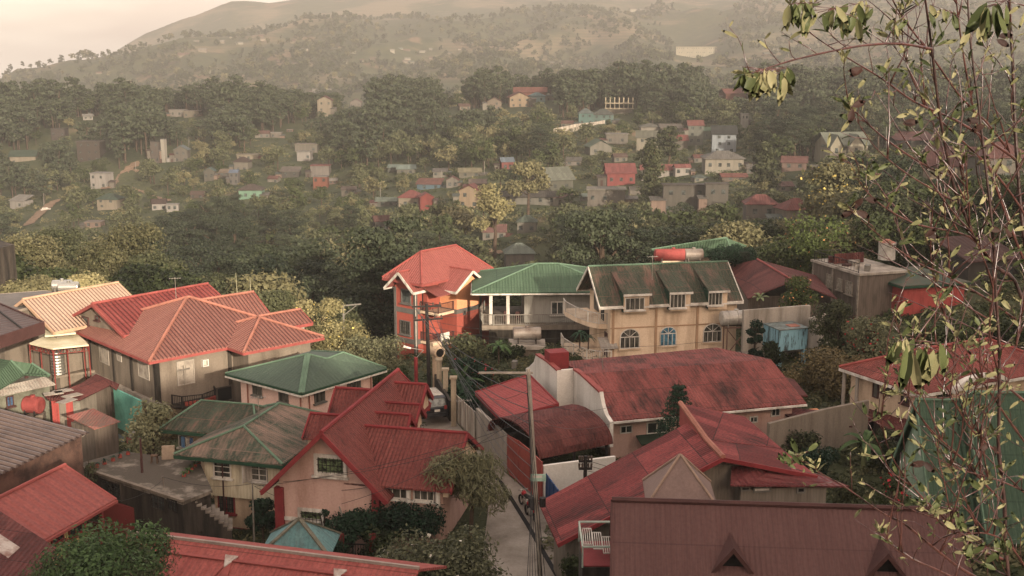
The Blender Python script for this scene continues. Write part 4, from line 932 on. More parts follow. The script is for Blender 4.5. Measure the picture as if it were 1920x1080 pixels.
def red_shed():
    f = Fr((1614, 511), (1692, 536), (1842, 520), 3.9, sq=False); P = f.P; L, T = 7.6, f.T
    o = thing('red_shed', 'long red boarded shed with dark green roof beside the timber house', 'shed', P(L/2, T/2, -1))
    hiproof(o, f, -.1, L, -.1, T+.1, 3.9, 1.1, plain('dark_green_felt', '3a4a3e', '54493e', .6, .8), None, K_green)
    boxw(o, f, .4, L-.4, .35, T-.3, .2, 3.8, W_redb); boxw(o, f, .8, L-1, .9, T-.8, -2.5, .2, W_or, 'lower_wall')
    A, B = P(.4, T-.3, 0), P(.4, .35, 0)
    win(o, A, B, (1656, 540, 1667, 559), K_red, K_red, 1, 1, fw=.06, sill=False, name='shutter'); win(o, A, B, (1615, 543, 1630, 562), K_grey, W_concl, 1, 1, sill=False, name='patch_board')
    MB().ob(P(.36, T-.9, .2), f.s*.05, f.t*.7, Z*3.6).build('green_corner_board', K_green, o)
    MB().slab([P(3, -1.6, .2), P(L-2, -1.6, .2), P(L-2, .3, .9), P(3, .3, .9)], .08).build('lower_roof', M_rust, o)
red_shed()
# ---- right cream house, red roof
def right_cream():
    f = Fr((1610, 684), (1725, 739), (1795, 716), 4.0); P = f.P; T = f.T; L = 14
    o = thing('right_cream_house', 'cream house with red ribbed hip roof and white eaves seen through the twigs', 'house', P(5, 4, -1))
    hiproof(o, f, 0, L, 0, T, 4.0, 1.7, M_red, K_redl, K_white); boxw(o, f, .6, L-.6, .6, T-.6, -1.5, 3.9, W_cream)
    A, B = P(.6, T-.6, 0), P(.6, .6, 0)
    win(o, A, B, (1638, 702, 1649, 746), K_brown, CURT, 1, 1, sill=False, name='door'); win(o, A, B, (1656, 709, 1672, 737), K_brown, None, 2, 1); win(o, A, B, (1691, 726, 1706, 757), K_brown, None, 2, 1)
    A, B = P(.6, .6, 0), P(L-.6, .6, 0); win(o, A, B, (1757, 732, 1783, 748), K_brown, CURT, 3, 1)
    for t in (T-.3, T-1.6): MB().cyl(P(.25, t, -1.5), .14, 5.4, 8).build('porch_column', W_concl, o)
    k = MB()
    for i in range(9): a0, a1 = math.pi*i/9, math.pi*(i+1)/9; g = lambda a: P(5.2-math.cos(a)*2.4, 0, 3.7+math.sin(a)*.75); k.prism([g(a0), g(a1), g(a1)+Z*.3, g(a0)+Z*.3], f.t*-.5)
    k.build('arched_porch', K_white, o)
right_cream()
def green_aframes():
    for (x0, x1, y, zr, w, zb, nm, lb, hd) in ((1717, 1812, 750, 6.6, 4.2, 1.2, 'green_roof_house', 'house with steep green ribbed roof slope, the smaller of two at right', -3), (1810, 1990, 736, 7.3, 5, .8, 'green_roof_house', 'house with tall steep green ribbed roof slope at the right picture edge', -3)):
        a, b = W(x0, y, zr), W(x1, y, zr); f = fr_at((a.x, a.y), hd); L = (b-a).length; P = f.P
        o = thing(nm, lb, 'house', P(L/2, 0, -2))
        gabroof(o, f, 0, L, -w, w, zb, zr-zb, M_greenc, K_greenl, K_greenl); pent(o, f, .3, L-.3, -w+.7, w-.7, -3, zb+.6, (zr-zb)*.82, plain('pale_green_wall', '7d927a', '5f705c', 1))
        MB().ob(P(.24, -1.2, 3.6), f.s*.05, f.t*.9, Z*1.3).build('window', K_white, o)
green_aframes()
q = [W(1574, 770, 1.4), W(1624, 748, 1.6), W(1668, 762, 1.7), W(1618, 795, 1.4)]
poly_house('lean_to', 'lean-to with rust brown sheet roof left of the green roofs', [q], M_rust, None, [p*1 for p in (q[0].lerp(q[2], .1), q[1].lerp(q[3], .1), q[2].lerp(q[0], .1), q[3].lerp(q[1], .1))], -2, 1.3, W_concd)
q = [W(1632, 786, 1.4), W(1676, 768, 1.8), W(1700, 786, 1.8), W(1694, 818, 1.3)]
poly_house('lean_to', 'lean-to with stained rusty roof tucked under the small green roof slope', [q], M_rust, None, [q[0].lerp(q[2], .1), q[1].lerp(q[3], .1), q[2].lerp(q[0], .1), q[3].lerp(q[1], .1)], -2, 1.2, W_concd)
# ---- long red roof with white parapet
def long_red():
    B = W(1149, 788, 3.0); C = W(1512, 755, 3.0); d = C-B; f = fr_at((B.x, B.y), math.degrees(math.atan2(d.y, d.x))); P = f.P; L = math.hypot(d.x, d.y)
    o = thing('long_red_house', 'house with very long low pink-red roof stained dark, behind the white stepped parapet', 'house', P(L/2, 3, -1))
    w = f.inv(W(1095, 701, 4.7))[1]
    m = MB(); m.slab([P(0, 0, 3), P(L, 0, 3), P(L, w, 4.7), P(0, w, 4.7)], .14); m.slab([P(0, w, 4.7), P(L, w, 4.7), P(L-1.5, w+5.5, 4.3), P(0, w+5.5, 4.1)], .14); ro = m.build('roof', M_red2, o)
    k = MB(); k.bar(P(0, -.08, 2.85), P(L, -.08, 2.85), .12, .12); k.build('gutter', K_white, ro)
    boxw(o, f, .3, L-.4, 1.1, w+4.6, -2, 2.8, W_pink)
    A, Bq = P(.3, 1.1, 0), P(L, 1.1, 0)
    for rc in ((1162, 797, 1185, 812), (1212, 790, 1250, 812), (1405, 780, 1420, 792), (1445, 764, 1462, 780)): win(o, A, Bq, rc, K_white, None, 2, 1, sill=False)
    MB().slab([P(2, 0, 1.2), P(8, 0, 1.2), P(8, 1.0, 1.5), P(2, 1.0, 1.5)], .08).build('green_awning', plain('dull_green_tarp', '2f3a2c'), o)
    MB().ob(P(-1.4, w+3.6, 3.6), f.s*1.4, f.t*1.2, Z*1.7).build('chimney', K_red, o)
    # right low wings
    q = [P(L-1.5, w+3.5, 3.7), P(L+2.6, w+1.2, 2.7), P(L+1.8, 2.9, 2.5), P(L-.5, 2.6, 2.9)]; MB().slab(q, .1).build('side_roof', M_rust, o)
    q = [P(L-1.2, 2.6, 2.1), P(L+3.6, .8, 1.8), P(L+2.8, -1.2, 1.5), P(L-.6, -.8, 1.8)]; MB().slab(q, .1).build('side_roof', M_rust, o)
    boxw(o, f, L-.8, L+2.6, -.4, 3, -2, 1.5, W_orl, 'side_wall')
    # stepped parapet
    wm = W_white; A = P(-.02, 0, 0); Bq = P(-.02, 10, 0); r = lambda x, y: OP(x, y, A, Bq)
    pts = [(1082, 692), (1094, 700), (1131, 734), (1135, 757), (1141, 776), (1150, 790), (1150, 838), (1082, 838)]
    MB().prism([r(x, y) for x, y in pts], f.s*-.25).build('parapet', wm, o)
    k = MB(); pp = [r(x, y)-f.s*.12 for x, y in ((1082, 692), (1094, 700), (1131, 734))]
    for u, v in zip(pp, pp[1:]): k.bar(u, v, .36, .14)
    k.build('parapet_tile', K_redl, o)
    q0 = r(1082, 692); s0, t0 = f.inv(q0); s1 = f.inv(OP(1051, 700, P(0, t0, 0), P(-5, t0, 0)))[0]
    MB().ob(P(s1, t0, -1), f.s*(s0-s1), f.t*.25, Z*(q0.z+1)).build('parapet', wm, o)
    A = P(s1, 0, 0); Bq = P(s1, 10, 0)
    MB().prism([OP(x, y, A, Bq) for x, y in ((1051, 694), (1030, 676), (1011, 664), (1007, 678), (998, 687), (992, 690), (992, 760), (1051, 790))], f.s*-.25).build('parapet', wm, o)
    k = MB(); pp = [OP(x, y, A, Bq)-f.s*.12 for x, y in ((1051, 694), (1030, 676), (1011, 664))]
    for u, v in zip(pp, pp[1:]): k.bar(u, v, .34, .12)
    k.build('parapet_tile', K_redl, o)
    return f
f31 = long_red()
def carport():
    a, b, c, d = W(892, 735, 2.6), W(992, 702, 3.5), W(1047, 757, 3.3), W(940, 785, 2.4)
    o = thing('red_carport', 'flat red ribbed sheet roof shelter left of the white parapet', 'shelter', V(((a.x+c.x)/2, (a.y+c.y)/2, 0)))
    m = MB(); m.slab([a, b, c, d], .1); m.build('roof', sheet('red_cross_rib', '94383a', 'a5463f', '5c2a2a', .26, .05, (.6, .75), True, var=.1), o)
    k = MB()
    for u, v in ((a, b), (b, c), (c, d), (d, a)): k.bar(u-Z*.1, v-Z*.1, .1, .3)
    k.build('fascia', K_red, o)
    q = [a.lerp(c, .06), b.lerp(d, .06), c.lerp(a, .06), d.lerp(b, .06)]
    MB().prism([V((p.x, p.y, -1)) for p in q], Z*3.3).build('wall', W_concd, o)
carport()
def barrel():
    a, b = W(1011, 861, 2.0), W(1150, 832, 2.0); d = b-a; f = fr_at((a.x, a.y), math.degrees(math.atan2(d.y, d.x))); P = f.P; L = d.length
    o = thing('barrel_roof_shed', 'shed with curved rust red barrel roof beside the red gate', 'shed', P(L/2, 2.5, 0))
    Wd = 6.2; n = 12; m = MB(); g = lambda a, q=0: (Wd/2 - math.cos(a)*(Wd/2-q), 2.0 + math.sin(a)*(1.55-q)); 
    for i in range(n):
        a0, a1 = math.pi*i/n, math.pi*(i+1)/n; (t0, z0), (t1, z1) = g(a0), g(a1); (u0, y0), (u1, y1) = g(a0, .1), g(a1, .1)
        m.prism([P(0, t0, z0), P(0, t1, z1), P(0, u1, y1), P(0, u0, y0)], f.s*L)
    m.build('roof', M_rust, o)
    m = MB(); pts = [P(L-.2, *g(math.pi*i/n, .15)) for i in range(n+1)]; m.prism(pts, f.s*.1); m.build('end_panel', W_concd, o)
    for s in (.2, L/2, L-.3): MB().cyl(P(s, .3, -.5), .1, 2.6, 8).build('post', BLACKM, o)
    boxw(o, f, .5, L-.3, 4.5, 5.2, -1, 2, W_concd, 'back_wall')
barrel()
def big_gable():
    a, b = W(1352, 854, 7.0), W(1292, 791, 7.0); d = b-a; f = fr_at((a.x, a.y), math.degrees(math.atan2(d.y, d.x))-90); P = f.P; L = d.length   # t runs back along the ridge
    o = thing('patched_roof_house', 'large hall with wide patchwork red sheet roof and zinc gable, behind the brown roof', 'hall', P(0, 3, -1))
    sl, tl = f.pix(1056, 977, 3.0); bl = f.pix(1046, 920, 3.4)
    e1 = f.P(4.6, .0, 5.75); tb = f.pix(1396, 777, 5.75)[1]
    m = MB()
    m.slab([P(-8.0, -.6, 3.3), P(0, -.25, 7), P(0, L, 7), P(-8.0, L-.6, 3.3)], .1)
    tb = 6.6; m.slab([P(0, -.25, 7), P(4.9, .1, 5.7), P(4.2, 3, 6.1), P(.1, 2.2, 7.02)], .1); m.slab([P(.1, 2.2, 7.04), P(4.2, 3, 6.12), P(3.5, tb, 6.7), P(-.1, tb, 7.6)], .1)
    rm = sheet('patchwork_red_sheet', '85302f', '9d3f3c', '33201e', .2, .02, (.5, .62), True, var=.55, sscale=.35); ro = m.build('roof', rm, o)
    k = MB(); caps(k, [(P(0, -.3, 7), P(0, 2.3, 7.02)), (P(0, 2.3, 7.02), P(-.1, tb, 7.6))], .14); k.build('ridge_cap', K_terra, ro)
    m = MB(); m.prism([P(-.12, 2.4, 6.9), P(-.12, tb-.02, 6.4), P(-.12, tb-.02, 7.52)], f.s*.1); m.build('clerestory_wall', K_redl, ro)
    k = MB(); k.bar(P(-8, -.62, 3.2), P(0, -.27, 6.9), .08, .2); k.bar(P(0, -.27, 6.9), P(4.9, .08, 5.6), .08, .2); k.build('bargeboard', K_red, ro)
    m = MB(); m.prism([P(-7.4, .5, -1), P(4.2, .5, -1), P(4.2, .5, 5.7), P(0, .5, 6.78), P(-7.4, .5, 3.38)], f.t*(L-2.2)); m.build('wall', W_zinc, o); m = MB(); m.prism([P(0, L-1.2, -1), P(3.4, L-1.2, -1), P(3.4, L-1.2, 6.1), P(0, L-1.2, 6.8)], f.t*(tb-L+.9)); m.build('rear_wall', W_zinc, o)
    m = MB(); m.slab([P(.2, -.9, 5.85), P(6.3, -.5, 5.3), P(5.2, .47, 5.6), P(2.4, .47, 6.3)], .08); m.slab([P(.2, -.9, 5.85), P(2.4, .47, 6.3), P(.7, .47, 6.25)], .08); m.build('canopy_roof', sheet('dark_red_tile', '64282a', '7c3a36', '301a19', .3, .06, (.5, .66), False, tile=.3, rough=.5), o)
    boxw(o, f, .9, 5.2, -.4, .48, -1, 5.35, W_zinc, 'annexe_wall')
    A, B = P(.9, -.4, 0), P(5.2, -.4, 0)
    win(o, A, B, (1388, 911, 1406, 920), K_grey, DARKM, 1, 1, sill=False); win(o, A, B, (1412, 912, 1445, 922), K_grey, K_white, 1, 1, sill=False, name='vent_panel'); win(o, A, B, (1493, 912, 1509, 924), K_grey, DARKM, 1, 1, sill=False)
    MB().cyl(P(.7, -1.1, 0), .05, 4.3, 6).build('downpipe', K_white, o)
    m = MB()
    for i in range(3):
        q = P(-4.6+i*1.05, -1.0+i*.12, 4.35+i*.48); m.slab([q, q+f.s*1.15+Z*.5, q+f.s*1.15+Z*.55+f.t*1.1, q+f.t*1.1+Z*.05], .04)
    m.build('loose_white_sheet', plain('white_rib_sheet', 'b5ac9f'), o)
big_gable()
def pyramid():
    ap = W(1277, 878, 8.6); a, b = mk(1212, 940, 7.1), mk(1346, 943, 7.1); f = fr_at((a.x, a.y), math.degrees(math.atan2(b.y-a.y, b.x-a.x))); L = (b-a).length
    o = thing('pyramid_roof_kiosk', 'small building with pointed grey-brown pyramid roof rising behind the brown roof', 'kiosk', f.P(L/2, 1.5, 0))
    s = f.inv(ap)[0]; hiproof(o, f, 0, L, 0, L, 6.9, 1.75, plain('taupe_sheet', '725d54', '63514a', .5, .7), plain('taupe_ridge', '8a7261'), None, cap=.06)
    boxw(o, f, .4, L-.4, .4, L-.4, 0, 6.8, W_conc)
pyramid()
def brown_front():
    B, C = W(1147, 938, 9.0), W(1800, 958, 9.0); d = C-B; f = fr_at((B.x, B.y), math.degrees(math.atan2(d.y, d.x))); P = f.P; L = 12.9
    o = thing('brown_roof_hall', 'big hall with plain chocolate brown ribbed roof and two pointed gablets, front right', 'hall', P(L/2, 0, 0))
    gabroof(o, f, 0, L, -8, 8, 3.6, 5.4, M_brown, K_brown, K_brown, cap=.12)
    pent(o, f, .6, L-.6, -7.2, 7.2, -2, 3.9, 4.8, W_conc)
    for px in (1372, 1652):
        q = W(px, 1014, 8.25); s, t = f.inv(q)[0], -2.5; ap = P(s, t, 8.3); w = 1.75
        m = MB(); m.slab([ap, P(s-w, t, 6.1), P(s-w, t+.9, 6.1), P(s, t+2.6, 8.3)], .22); m.slab([ap, P(s+w, t, 6.1), P(s+w, t+.9, 6.1), P(s, t+2.6, 8.3)], .22); m.build('gablet_roof', K_brown, o)
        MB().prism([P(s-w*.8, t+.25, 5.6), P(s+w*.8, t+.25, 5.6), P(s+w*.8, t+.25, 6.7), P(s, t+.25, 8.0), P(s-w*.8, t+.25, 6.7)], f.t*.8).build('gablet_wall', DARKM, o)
brown_front()
def rack_balcony():
    z = 5.2; a, b = mk(1092, 1064, z), mk(1145, 1064, z); f = fr_at((a.x, a.y), 0); P = f.P; L = 1.5; T = 2.6
    o = thing('roof_terrace', 'small terrace with pale rail and red floor tucked against the brown roof', 'terrace', P(.7, 1, 0))
    boxw(o, f, 0, L, 0, T, -.5, z, W_concd, 'wall'); MB().ob(P(.05, .05, z), f.s*(L-.1), f.t*(T-.1), Z*.05).build('floor', K_red, o)
    k = MB(); zz = z+.9
    for u, v in ((P(0, 0, zz), P(0, T, zz)), (P(0, T, zz), P(L, T, zz)), (P(0, 0, zz), P(L, 0, zz))): k.bar(u, v, .07)
    for s in (0, L):
        for t in (0, T): k.bar(P(s, t, z), P(s, t, zz), .06)
    k.build('rail', plain('pale_green_rail', '9fa898'), o)
    for i in range(3):
        m = MB(); q = P(.15+i*.38, .6+(2-i)*.45, z+.35); w = .36; n = 5
        for j in range(n): m.bar(q+V((w*j/(n-1), 0, 0)), q+V((w*j/(n-1), 1.1, .25)), .03)
        m.bar(q, q+V((w, 0, 0)), .04); m.bar(q+V((0, 1.1, .25)), q+V((w, 1.1, .25)), .04); m.build('drying_rack', K_white, o)
rack_balcony()
# ---- walls, gates
def gp(x, y, z=0): return mk(x, y, z)
wallrun('garden_wall', 'long grey panelled concrete wall along the right side of the lane', [gp(893, 828), gp(950, 886)], 2.35, .22, W_concl)
m = MB(); A, B = gp(893, 828), gp(950, 886)
for i in range(5): q = A+(B-A)*i/4; m.cbox(q, .36, .36, 2.55, .9)
m.build('pier', W_conc, None, 'square piers dividing the grey panelled wall by the lane', cat='pier') if 0 else None
def gate(name, label, a, b, h, mat, n=5, frame=None, top=0):
    o = thing(name, label, 'gate', (a+b)/2); d = b-a; nn = d.normalized().cross(Z)
    for i in range(n):
        p = a + d*i/n; h0 = h*(1+top*math.sin(math.pi*i/n)); h1 = h*(1+top*math.sin(math.pi*(i+1)/n))
        MB().prism([p+Z*.08, p+d*.985/n+Z*.08, p+d*.985/n+Z*h1, p+Z*h0], nn*-.06).build('panel', mat, o)
    k = MB()
    for i in range(n+1): k.bar(a+d*i/n, a+d*i/n+Z*(h*(1+top*math.sin(math.pi*i/n))+.05), .08)
    k.bar(a+Z*.1, b+Z*.1, .07); k.build('frame', frame or mat, o); return o
gate('white_gate', 'rust marked white steel sliding gate opposite the parked black car', gp(856, 792), gp(891, 826), 2.0, plain('white_gate_paint', 'a9a090', '6f5b4b', 1.5, .7, streak=True), 4, STEEL)
gate('red_gate', 'tall brick red sheet steel gate beside the lane', gp(952, 888), gp(1016, 944), 2.5, plain('brick_red_paint', '93463b', '7d3a31', 1, .6, .1), 3, K_redl, .08)
gate('blue_gate', 'deep blue sheet steel gate at the lower end of the lane', gp(1024, 948), gp(1053, 990), 1.9, plain('deep_blue_paint', '24456f', '1d3557', 1.2, .5, .1), 4, plain('deep_blue_paint', ''))
wallrun('white_wall', 'long dirty white wall below the barrel roof', [gp(1019, 944, 0), W(1153, 925, 0)], 2.3, .2, W_white)
p = [mk(1440, 880, 0), mk(1545, 850, 0), mk(1625, 832, 0)]
wallrun('grey_yard_wall', 'high streaked grey wall running behind the patchwork red roof', [V((p[0].x, p[0].y, -1)), V((p[1].x, p[1].y, -1)), V((p[2].x, p[2].y, -1))], 4.0, .25, W_conc)
W_postm = plain('weathered_post', '9a8a72', '6d604e', 1.2, .85, .3, (.42, .7), streak=True)
for (x, y, h, lb) in ((851, 794, 3.4, 'tall cream gate post with flat cap nearest the white gate'), (836, 765, 3.0, 'slim cream wall pier between the tall gate post and the round arch'), (824, 745, 3.0, 'slim stained wall pier closest to the round arch')):
    o = thing('gate_post', lb, 'gate post', mk(x, y, 0)); c = mk(x, y, 0); MB().cbox(c-Z*.4, .36, .36, h+.3).build('shaft', W_postm, o); MB().cbox(c+Z*(h-.1), .52, .52, .14).build('cap', W_postm, o)
wallrun('lane_wall', 'mossy low wall linking the cream piers along the lane', [mk(848, 790, 0), mk(824, 747, 0), mk(815, 725, 0)], 1.5, .2, W_concd)
c = mk(818, 735, 0) + Z*3.0
o = thing('arch_ornament', 'cream gate ornament with a round drum opening and stepped crown', 'gate ornament', c-Z*3)
MB().cbox(c-Z*3, .5, .5, 3.1).build('post', W_cream, o); m = MB(); m.tube([c+V((-.2, .3, .35)), c+V((.35, -.5, .25))], .48, 16); m.build('drum', W_cream, o)
m = MB(); m.tube([c+V((.35, -.5, .25)), c+V((.37, -.53, .25))], .33, 14); m.build('opening', DARKM, o); MB().cbox(c+Z*.7, .7, .4, .25, .6).build('crown', W_cream, o)
MB().ob(mk(198, 1001, -1.9), mk(286, 1020, -1.9)-mk(198, 1001, -1.9), V((.05, .2, 0)), Z*2.0).build('painted_wall', plain('red_white_wall', '7c3330', 'a39080', .8, .8, .2, (.6, .64)), None, 'wall painted dark red with peeling pale patches behind the yellow house', cat='wall')
MB().ob(mk(522, 1042, -1.6), mk(700, 1052, -1.6)-mk(522, 1042, -1.6), V((.02, .2, 0)), Z*1.1).build('front_wall', plain('brick_pink_wall', '8a5a4c', '5c3a32', .8), None, 'low brick pink front wall below the pink gabled house', cat='wall')
a, b = mk(522, 1042, -.5), mk(700, 1052, -.5); o = thing('iron_fence', 'black iron fence with red piers before the pink gabled house', 'fence', (a+b)/2)
railing(o, [a, a.lerp(b, .33), a.lerp(b, .66), b], .9, BLACKM, .14, 'bars')
for i in range(4): MB().cbox(a.lerp(b, i/3)-Z*1.2, .34, .34, 2.7).build('pier', K_red, o)
# ---- road, drain, path
rm = plain('lane_concrete', '8d8376', '6b6155', .35, .9, .5); L_ = [(788, 715), (785, 745), (790, 800), (880, 850), (905, 900), (915, 960), (905, 1040), (900, 1100)]; R_ = [(815, 712), (822, 740), (868, 805), (905, 842), (950, 890), (1014, 945), (1053, 992), (1062, 1100)]
m = MB()
for i in range(len(L_)-1):
    a, b, c, d = mk(*L_[i], 0), mk(*R_[i], 0), mk(*R_[i+1], 0), mk(*L_[i+1], 0)
    m.poly([V((p.x, p.y, G(p.x, p.y)+.06)) for p in (d, c, b, a)])
m.build('lane', rm, kind='structure')
m = MB(); Q = [(862, 815), (895, 860), (940, 905), (990, 985), (1045, 1080), (1060, 1110)]
for a, b in zip(Q, Q[1:]):
    a, b = mk(*a, .075), mk(*b, .075); n = (b-a).normalized().cross(Z)*.13; m.poly([a-n, b-n, b+n, a+n] if n.x < 0 else [a+n, b+n, b-n, a-n])
m.build('drain_channel', DARKM, kind='structure')
m = MB(); Q = [((185, 985), (215, 1040)), ((300, 1000), (300, 1050)), ((420, 1012), (420, 1060)), ((500, 1018), (500, 1070))]
for (a, b), (c, d) in zip(Q, Q[1:]):
    m.poly([(lambda p: V((p.x, p.y, G(p.x, p.y)+.05)))(mk(*q, -1.6)) for q in (b, d, c, a)])
m.build('alley_path', rm, kind='structure')
# ---- poles
pa = mk(1014, 1088, 0); pb = mk(806, 746, 0)
PA = pole('utility_pole', 'tall pale utility pole with a thick bundle of cables in front of the red gate', pa, 10.9, .115, plain('pale_pole', '968c7d', '746a5e', 1), [(10.7, 2.6, math.pi, V((-1.1, 0, 0)))], lean=(-.65, 0), ins=False, tw=.06)
pt = pa + V((-.65, 0, 10.9))
for k, (z, x) in enumerate(((4.0, .3), (4.0, -.25))):
    MB().cyl(pa+V((x-.24, -.25, z)), .16, .45, 10).build('junction_box', BLACKM, PA)
PB = pole('utility_pole', 'dark utility pole with two crossarms in front of the orange house', pb, 7.3, .15, plain('tarred_pole', '2a2522'), [(7.1, 2.2, .15, V((0, 0, 0))), (6.1, 2.2, .3, V((.1, 0, 0)))], lean=(-.15, 0), tw=.08)
ptb = pb + V((-.15, 0, 7.1))
o = thing('street_lamp', 'thin street lamp with white head on a red post by the dark pole', 'street lamp', mk(781, 752, 0)); c = mk(781, 752, 0)
MB().tube([c, c+Z*3.4], .14, 8).build('post', K_red, o); m = MB(); m.tube([c+Z*3.3, c+V((.6, -.2, 4.0)), c+V((.3, -.4, 4.1)), c+V((-.4, -.5, 4.25))], .03, 6); m.build('arm', STEEL, o); MB().tube([c+V((-.85, -.5, 4.35)), c+V((-.3, -.5, 4.2))], [.1, .07], 8).build('lamp_head', K_white, o)
def thinpole(lb, x0, y0, x1, y1, z, r=.05, m=STEEL, arms=()):
    b = mk(x0, y0, z); t = D(x1, y1, b.y); return pole('thin_pole', lb, b, t.z-b.z, r, m, arms, lean=(t.x-b.x, 0), cat='pole')
thinpole('thin leaning pale pole standing in front of the concrete steps', 319, 1008, 305, 893, -1.5)
thinpole('thin straight pole with dark top before the clapboard house', 477, 1030, 473, 905, -1.5)
thinpole('slanting thin pole beside the hedge of the pink gabled house', 672, 1052, 636, 950, -1.0)
thinpole('thin dark pole standing on the stained terrace', 266, 880, 263, 822, 1.7, .07, K_brown)
PC = pole('utility_pole', 'short dark pole with a rack of insulators by the patchwork roof', mk(1094, 1030, 0), 5.2, .11, plain('tarred_pole', ''), [(4.9, .7, 0, V((0, 0, 0))), (4.5, .7, 0, V((0, 0, 0)))], lean=(.05, 0)); pc = mk(1094, 1030, 0)+Z*5
b = V(D(644, 640, 108)); b.z = -4; o = thing('steel_frame_pole', 'grey post with a braced side arm rising from the sunlit bushes', 'pole', b); t = D(644, 571, 108)
k = MB(); k.bar(b, t, .16); k.build('post', K_grey, o); k = MB(); k.bar(t-Z*.1, D(677, 570, 108), .12); k.bar(D(646, 590, 108), D(668, 573, 108), .07); k.build('arm', K_grey, o)
ends = [D(1120, 1190, 40), D(1060, 1240, 38), D(1005, 1260, 36)]
for i in range(9):
    q0 = ptb + V((-.9+.22*i, 0, -.1 - .35*(i % 3))); q1 = pt + V((-.1+.05*i, 0, -.5-.75*i))
    wire('power_cable', 'dark cable hanging between the two tall utility poles', q0, q1, .9+.12*i, .02)
for i in range(7):
    q1 = pt + V((-.1+.05*i, 0, -.3-.9*i)); wire('power_cable', 'dark cable dropping steeply down the pale utility pole', q1, pa + V((.25-.18*i, -2.5-.6*i, 0.2+.2*i)), .1, .016)
for i, (x, y, z, q) in enumerate(((507, 905, 2.5, 5.5), (477, 912, 2.5, 6.2), (640, 945, 3.0, 7.0), (1150, 792, 2.9, 6.4), (1147, 762, 3.5, 8.4), (893, 735, 2.6, 9.0))):
    wire('service_cable', 'thin service cable leading from the pale utility pole to a house', pt - Z*(10.9-q)*.55, W(x, y, z), .5, .012)
for i in range(3): wire('service_cable', 'thin service cable leading from the short dark pole', pc - Z*.3*i, W(1352+i*30, 905, 5.2), .3, .012, group='thin cables from the short dark pole')
for i, (x, y) in enumerate(((930, 560), (1060, 600), (1140, 622), (1330, 640))): wire('house_cable', 'thin cable crossing from the dark pole towards the cream and grey houses', ptb - Z*(.5+.5*i), D(x, y, 98), .8, .014, group='thin cables to the grey and cream houses')
# ---- vehicles
def suv():
    p = mk(820, 790, .06); hd = math.radians(110); e = V((math.cos(hd), math.sin(hd), 0)); n = V((-e.y, e.x, 0)); q = lambda x, y, z: p + e*x + n*y + Z*z
    o = thing('parked_car', 'black estate car parked on the lane, seen from behind', 'car', p)
    paint = plain('black_car_paint', '15171a', '1b1d20', 1, .25, .02, spec=.6)
    prof = [(0, .35), (-.02, .95), (.12, 1.0), (.3, 1.62), (.55, 1.72), (2.7, 1.72), (3.3, 1.15), (4.4, 1.0), (4.6, .8), (4.6, .35)]
    m = MB(); wl = lambda z: .86 if z < 1.05 else .86-.16*(z-1.05)/.67
    for sgn in (1, -1): m.poly([q(x, wl(z)*sgn, z) for x, z in (prof if sgn > 0 else prof[::-1])])
    for (a, b) in zip(prof, prof[1:]+prof[:1]): m.poly([q(a[0], wl(a[1]), a[1]), q(b[0], wl(b[1]), b[1]), q(b[0], -wl(b[1]), b[1]), q(a[0], -wl(a[1]), a[1])])
    m.build('body', paint, o)
    g = plain('car_glass', '8a8d88', '4d504c', 3, .1, .02, spec=.8); m = MB(); m.poly([q(.115, .7, 1.05), q(.115, -.7, 1.05), q(.275, -.63, 1.56), q(.275, .63, 1.56)]); m.build('rear_window', g, o)
    for sg in (1, -1): m = MB(); m.poly([q(.5, .868*sg, 1.08), q(3.0, .868*sg, 1.08), q(2.6, .78*sg, 1.6), q(.6, .78*sg, 1.6)]); m.build('side_window', glass(), o)
    for x in (.85, 3.7):
        for sg in (1, -1): c = q(x, .8*sg, .34); m = MB(); m.tube([c-n*.1, c+n*.1], .34, 16); w = m.build('wheel', BLACKM, o); m = MB(); m.tube([c+n*.1*sg, c+n*.115*sg], .2, 12); m.build('rim', STEEL, w)
    for sg in (1, -1): m = MB(); m.ob(q(-.04, .62*sg-.1, .85), n*.2, Z*.28, e*.05); m.build('tail_light', plain('tail_lamp_red', '7c1f1c', rough=.2), o)
    m = MB(); m.ob(q(-.045, -.2, .72), n*.4, Z*.16, e*.03); m.build('number_plate', K_white, o); MB().ob(q(-.1, -.8, .38), n*1.6, Z*.22, e*.15).build('rear_bumper', paint, o)
    for i in range(6): MB().ob(q(.6+i*.34, -.62, 1.72), n*1.24, Z*.05, e*.16).build('roof_slat', K_white, o)
suv()
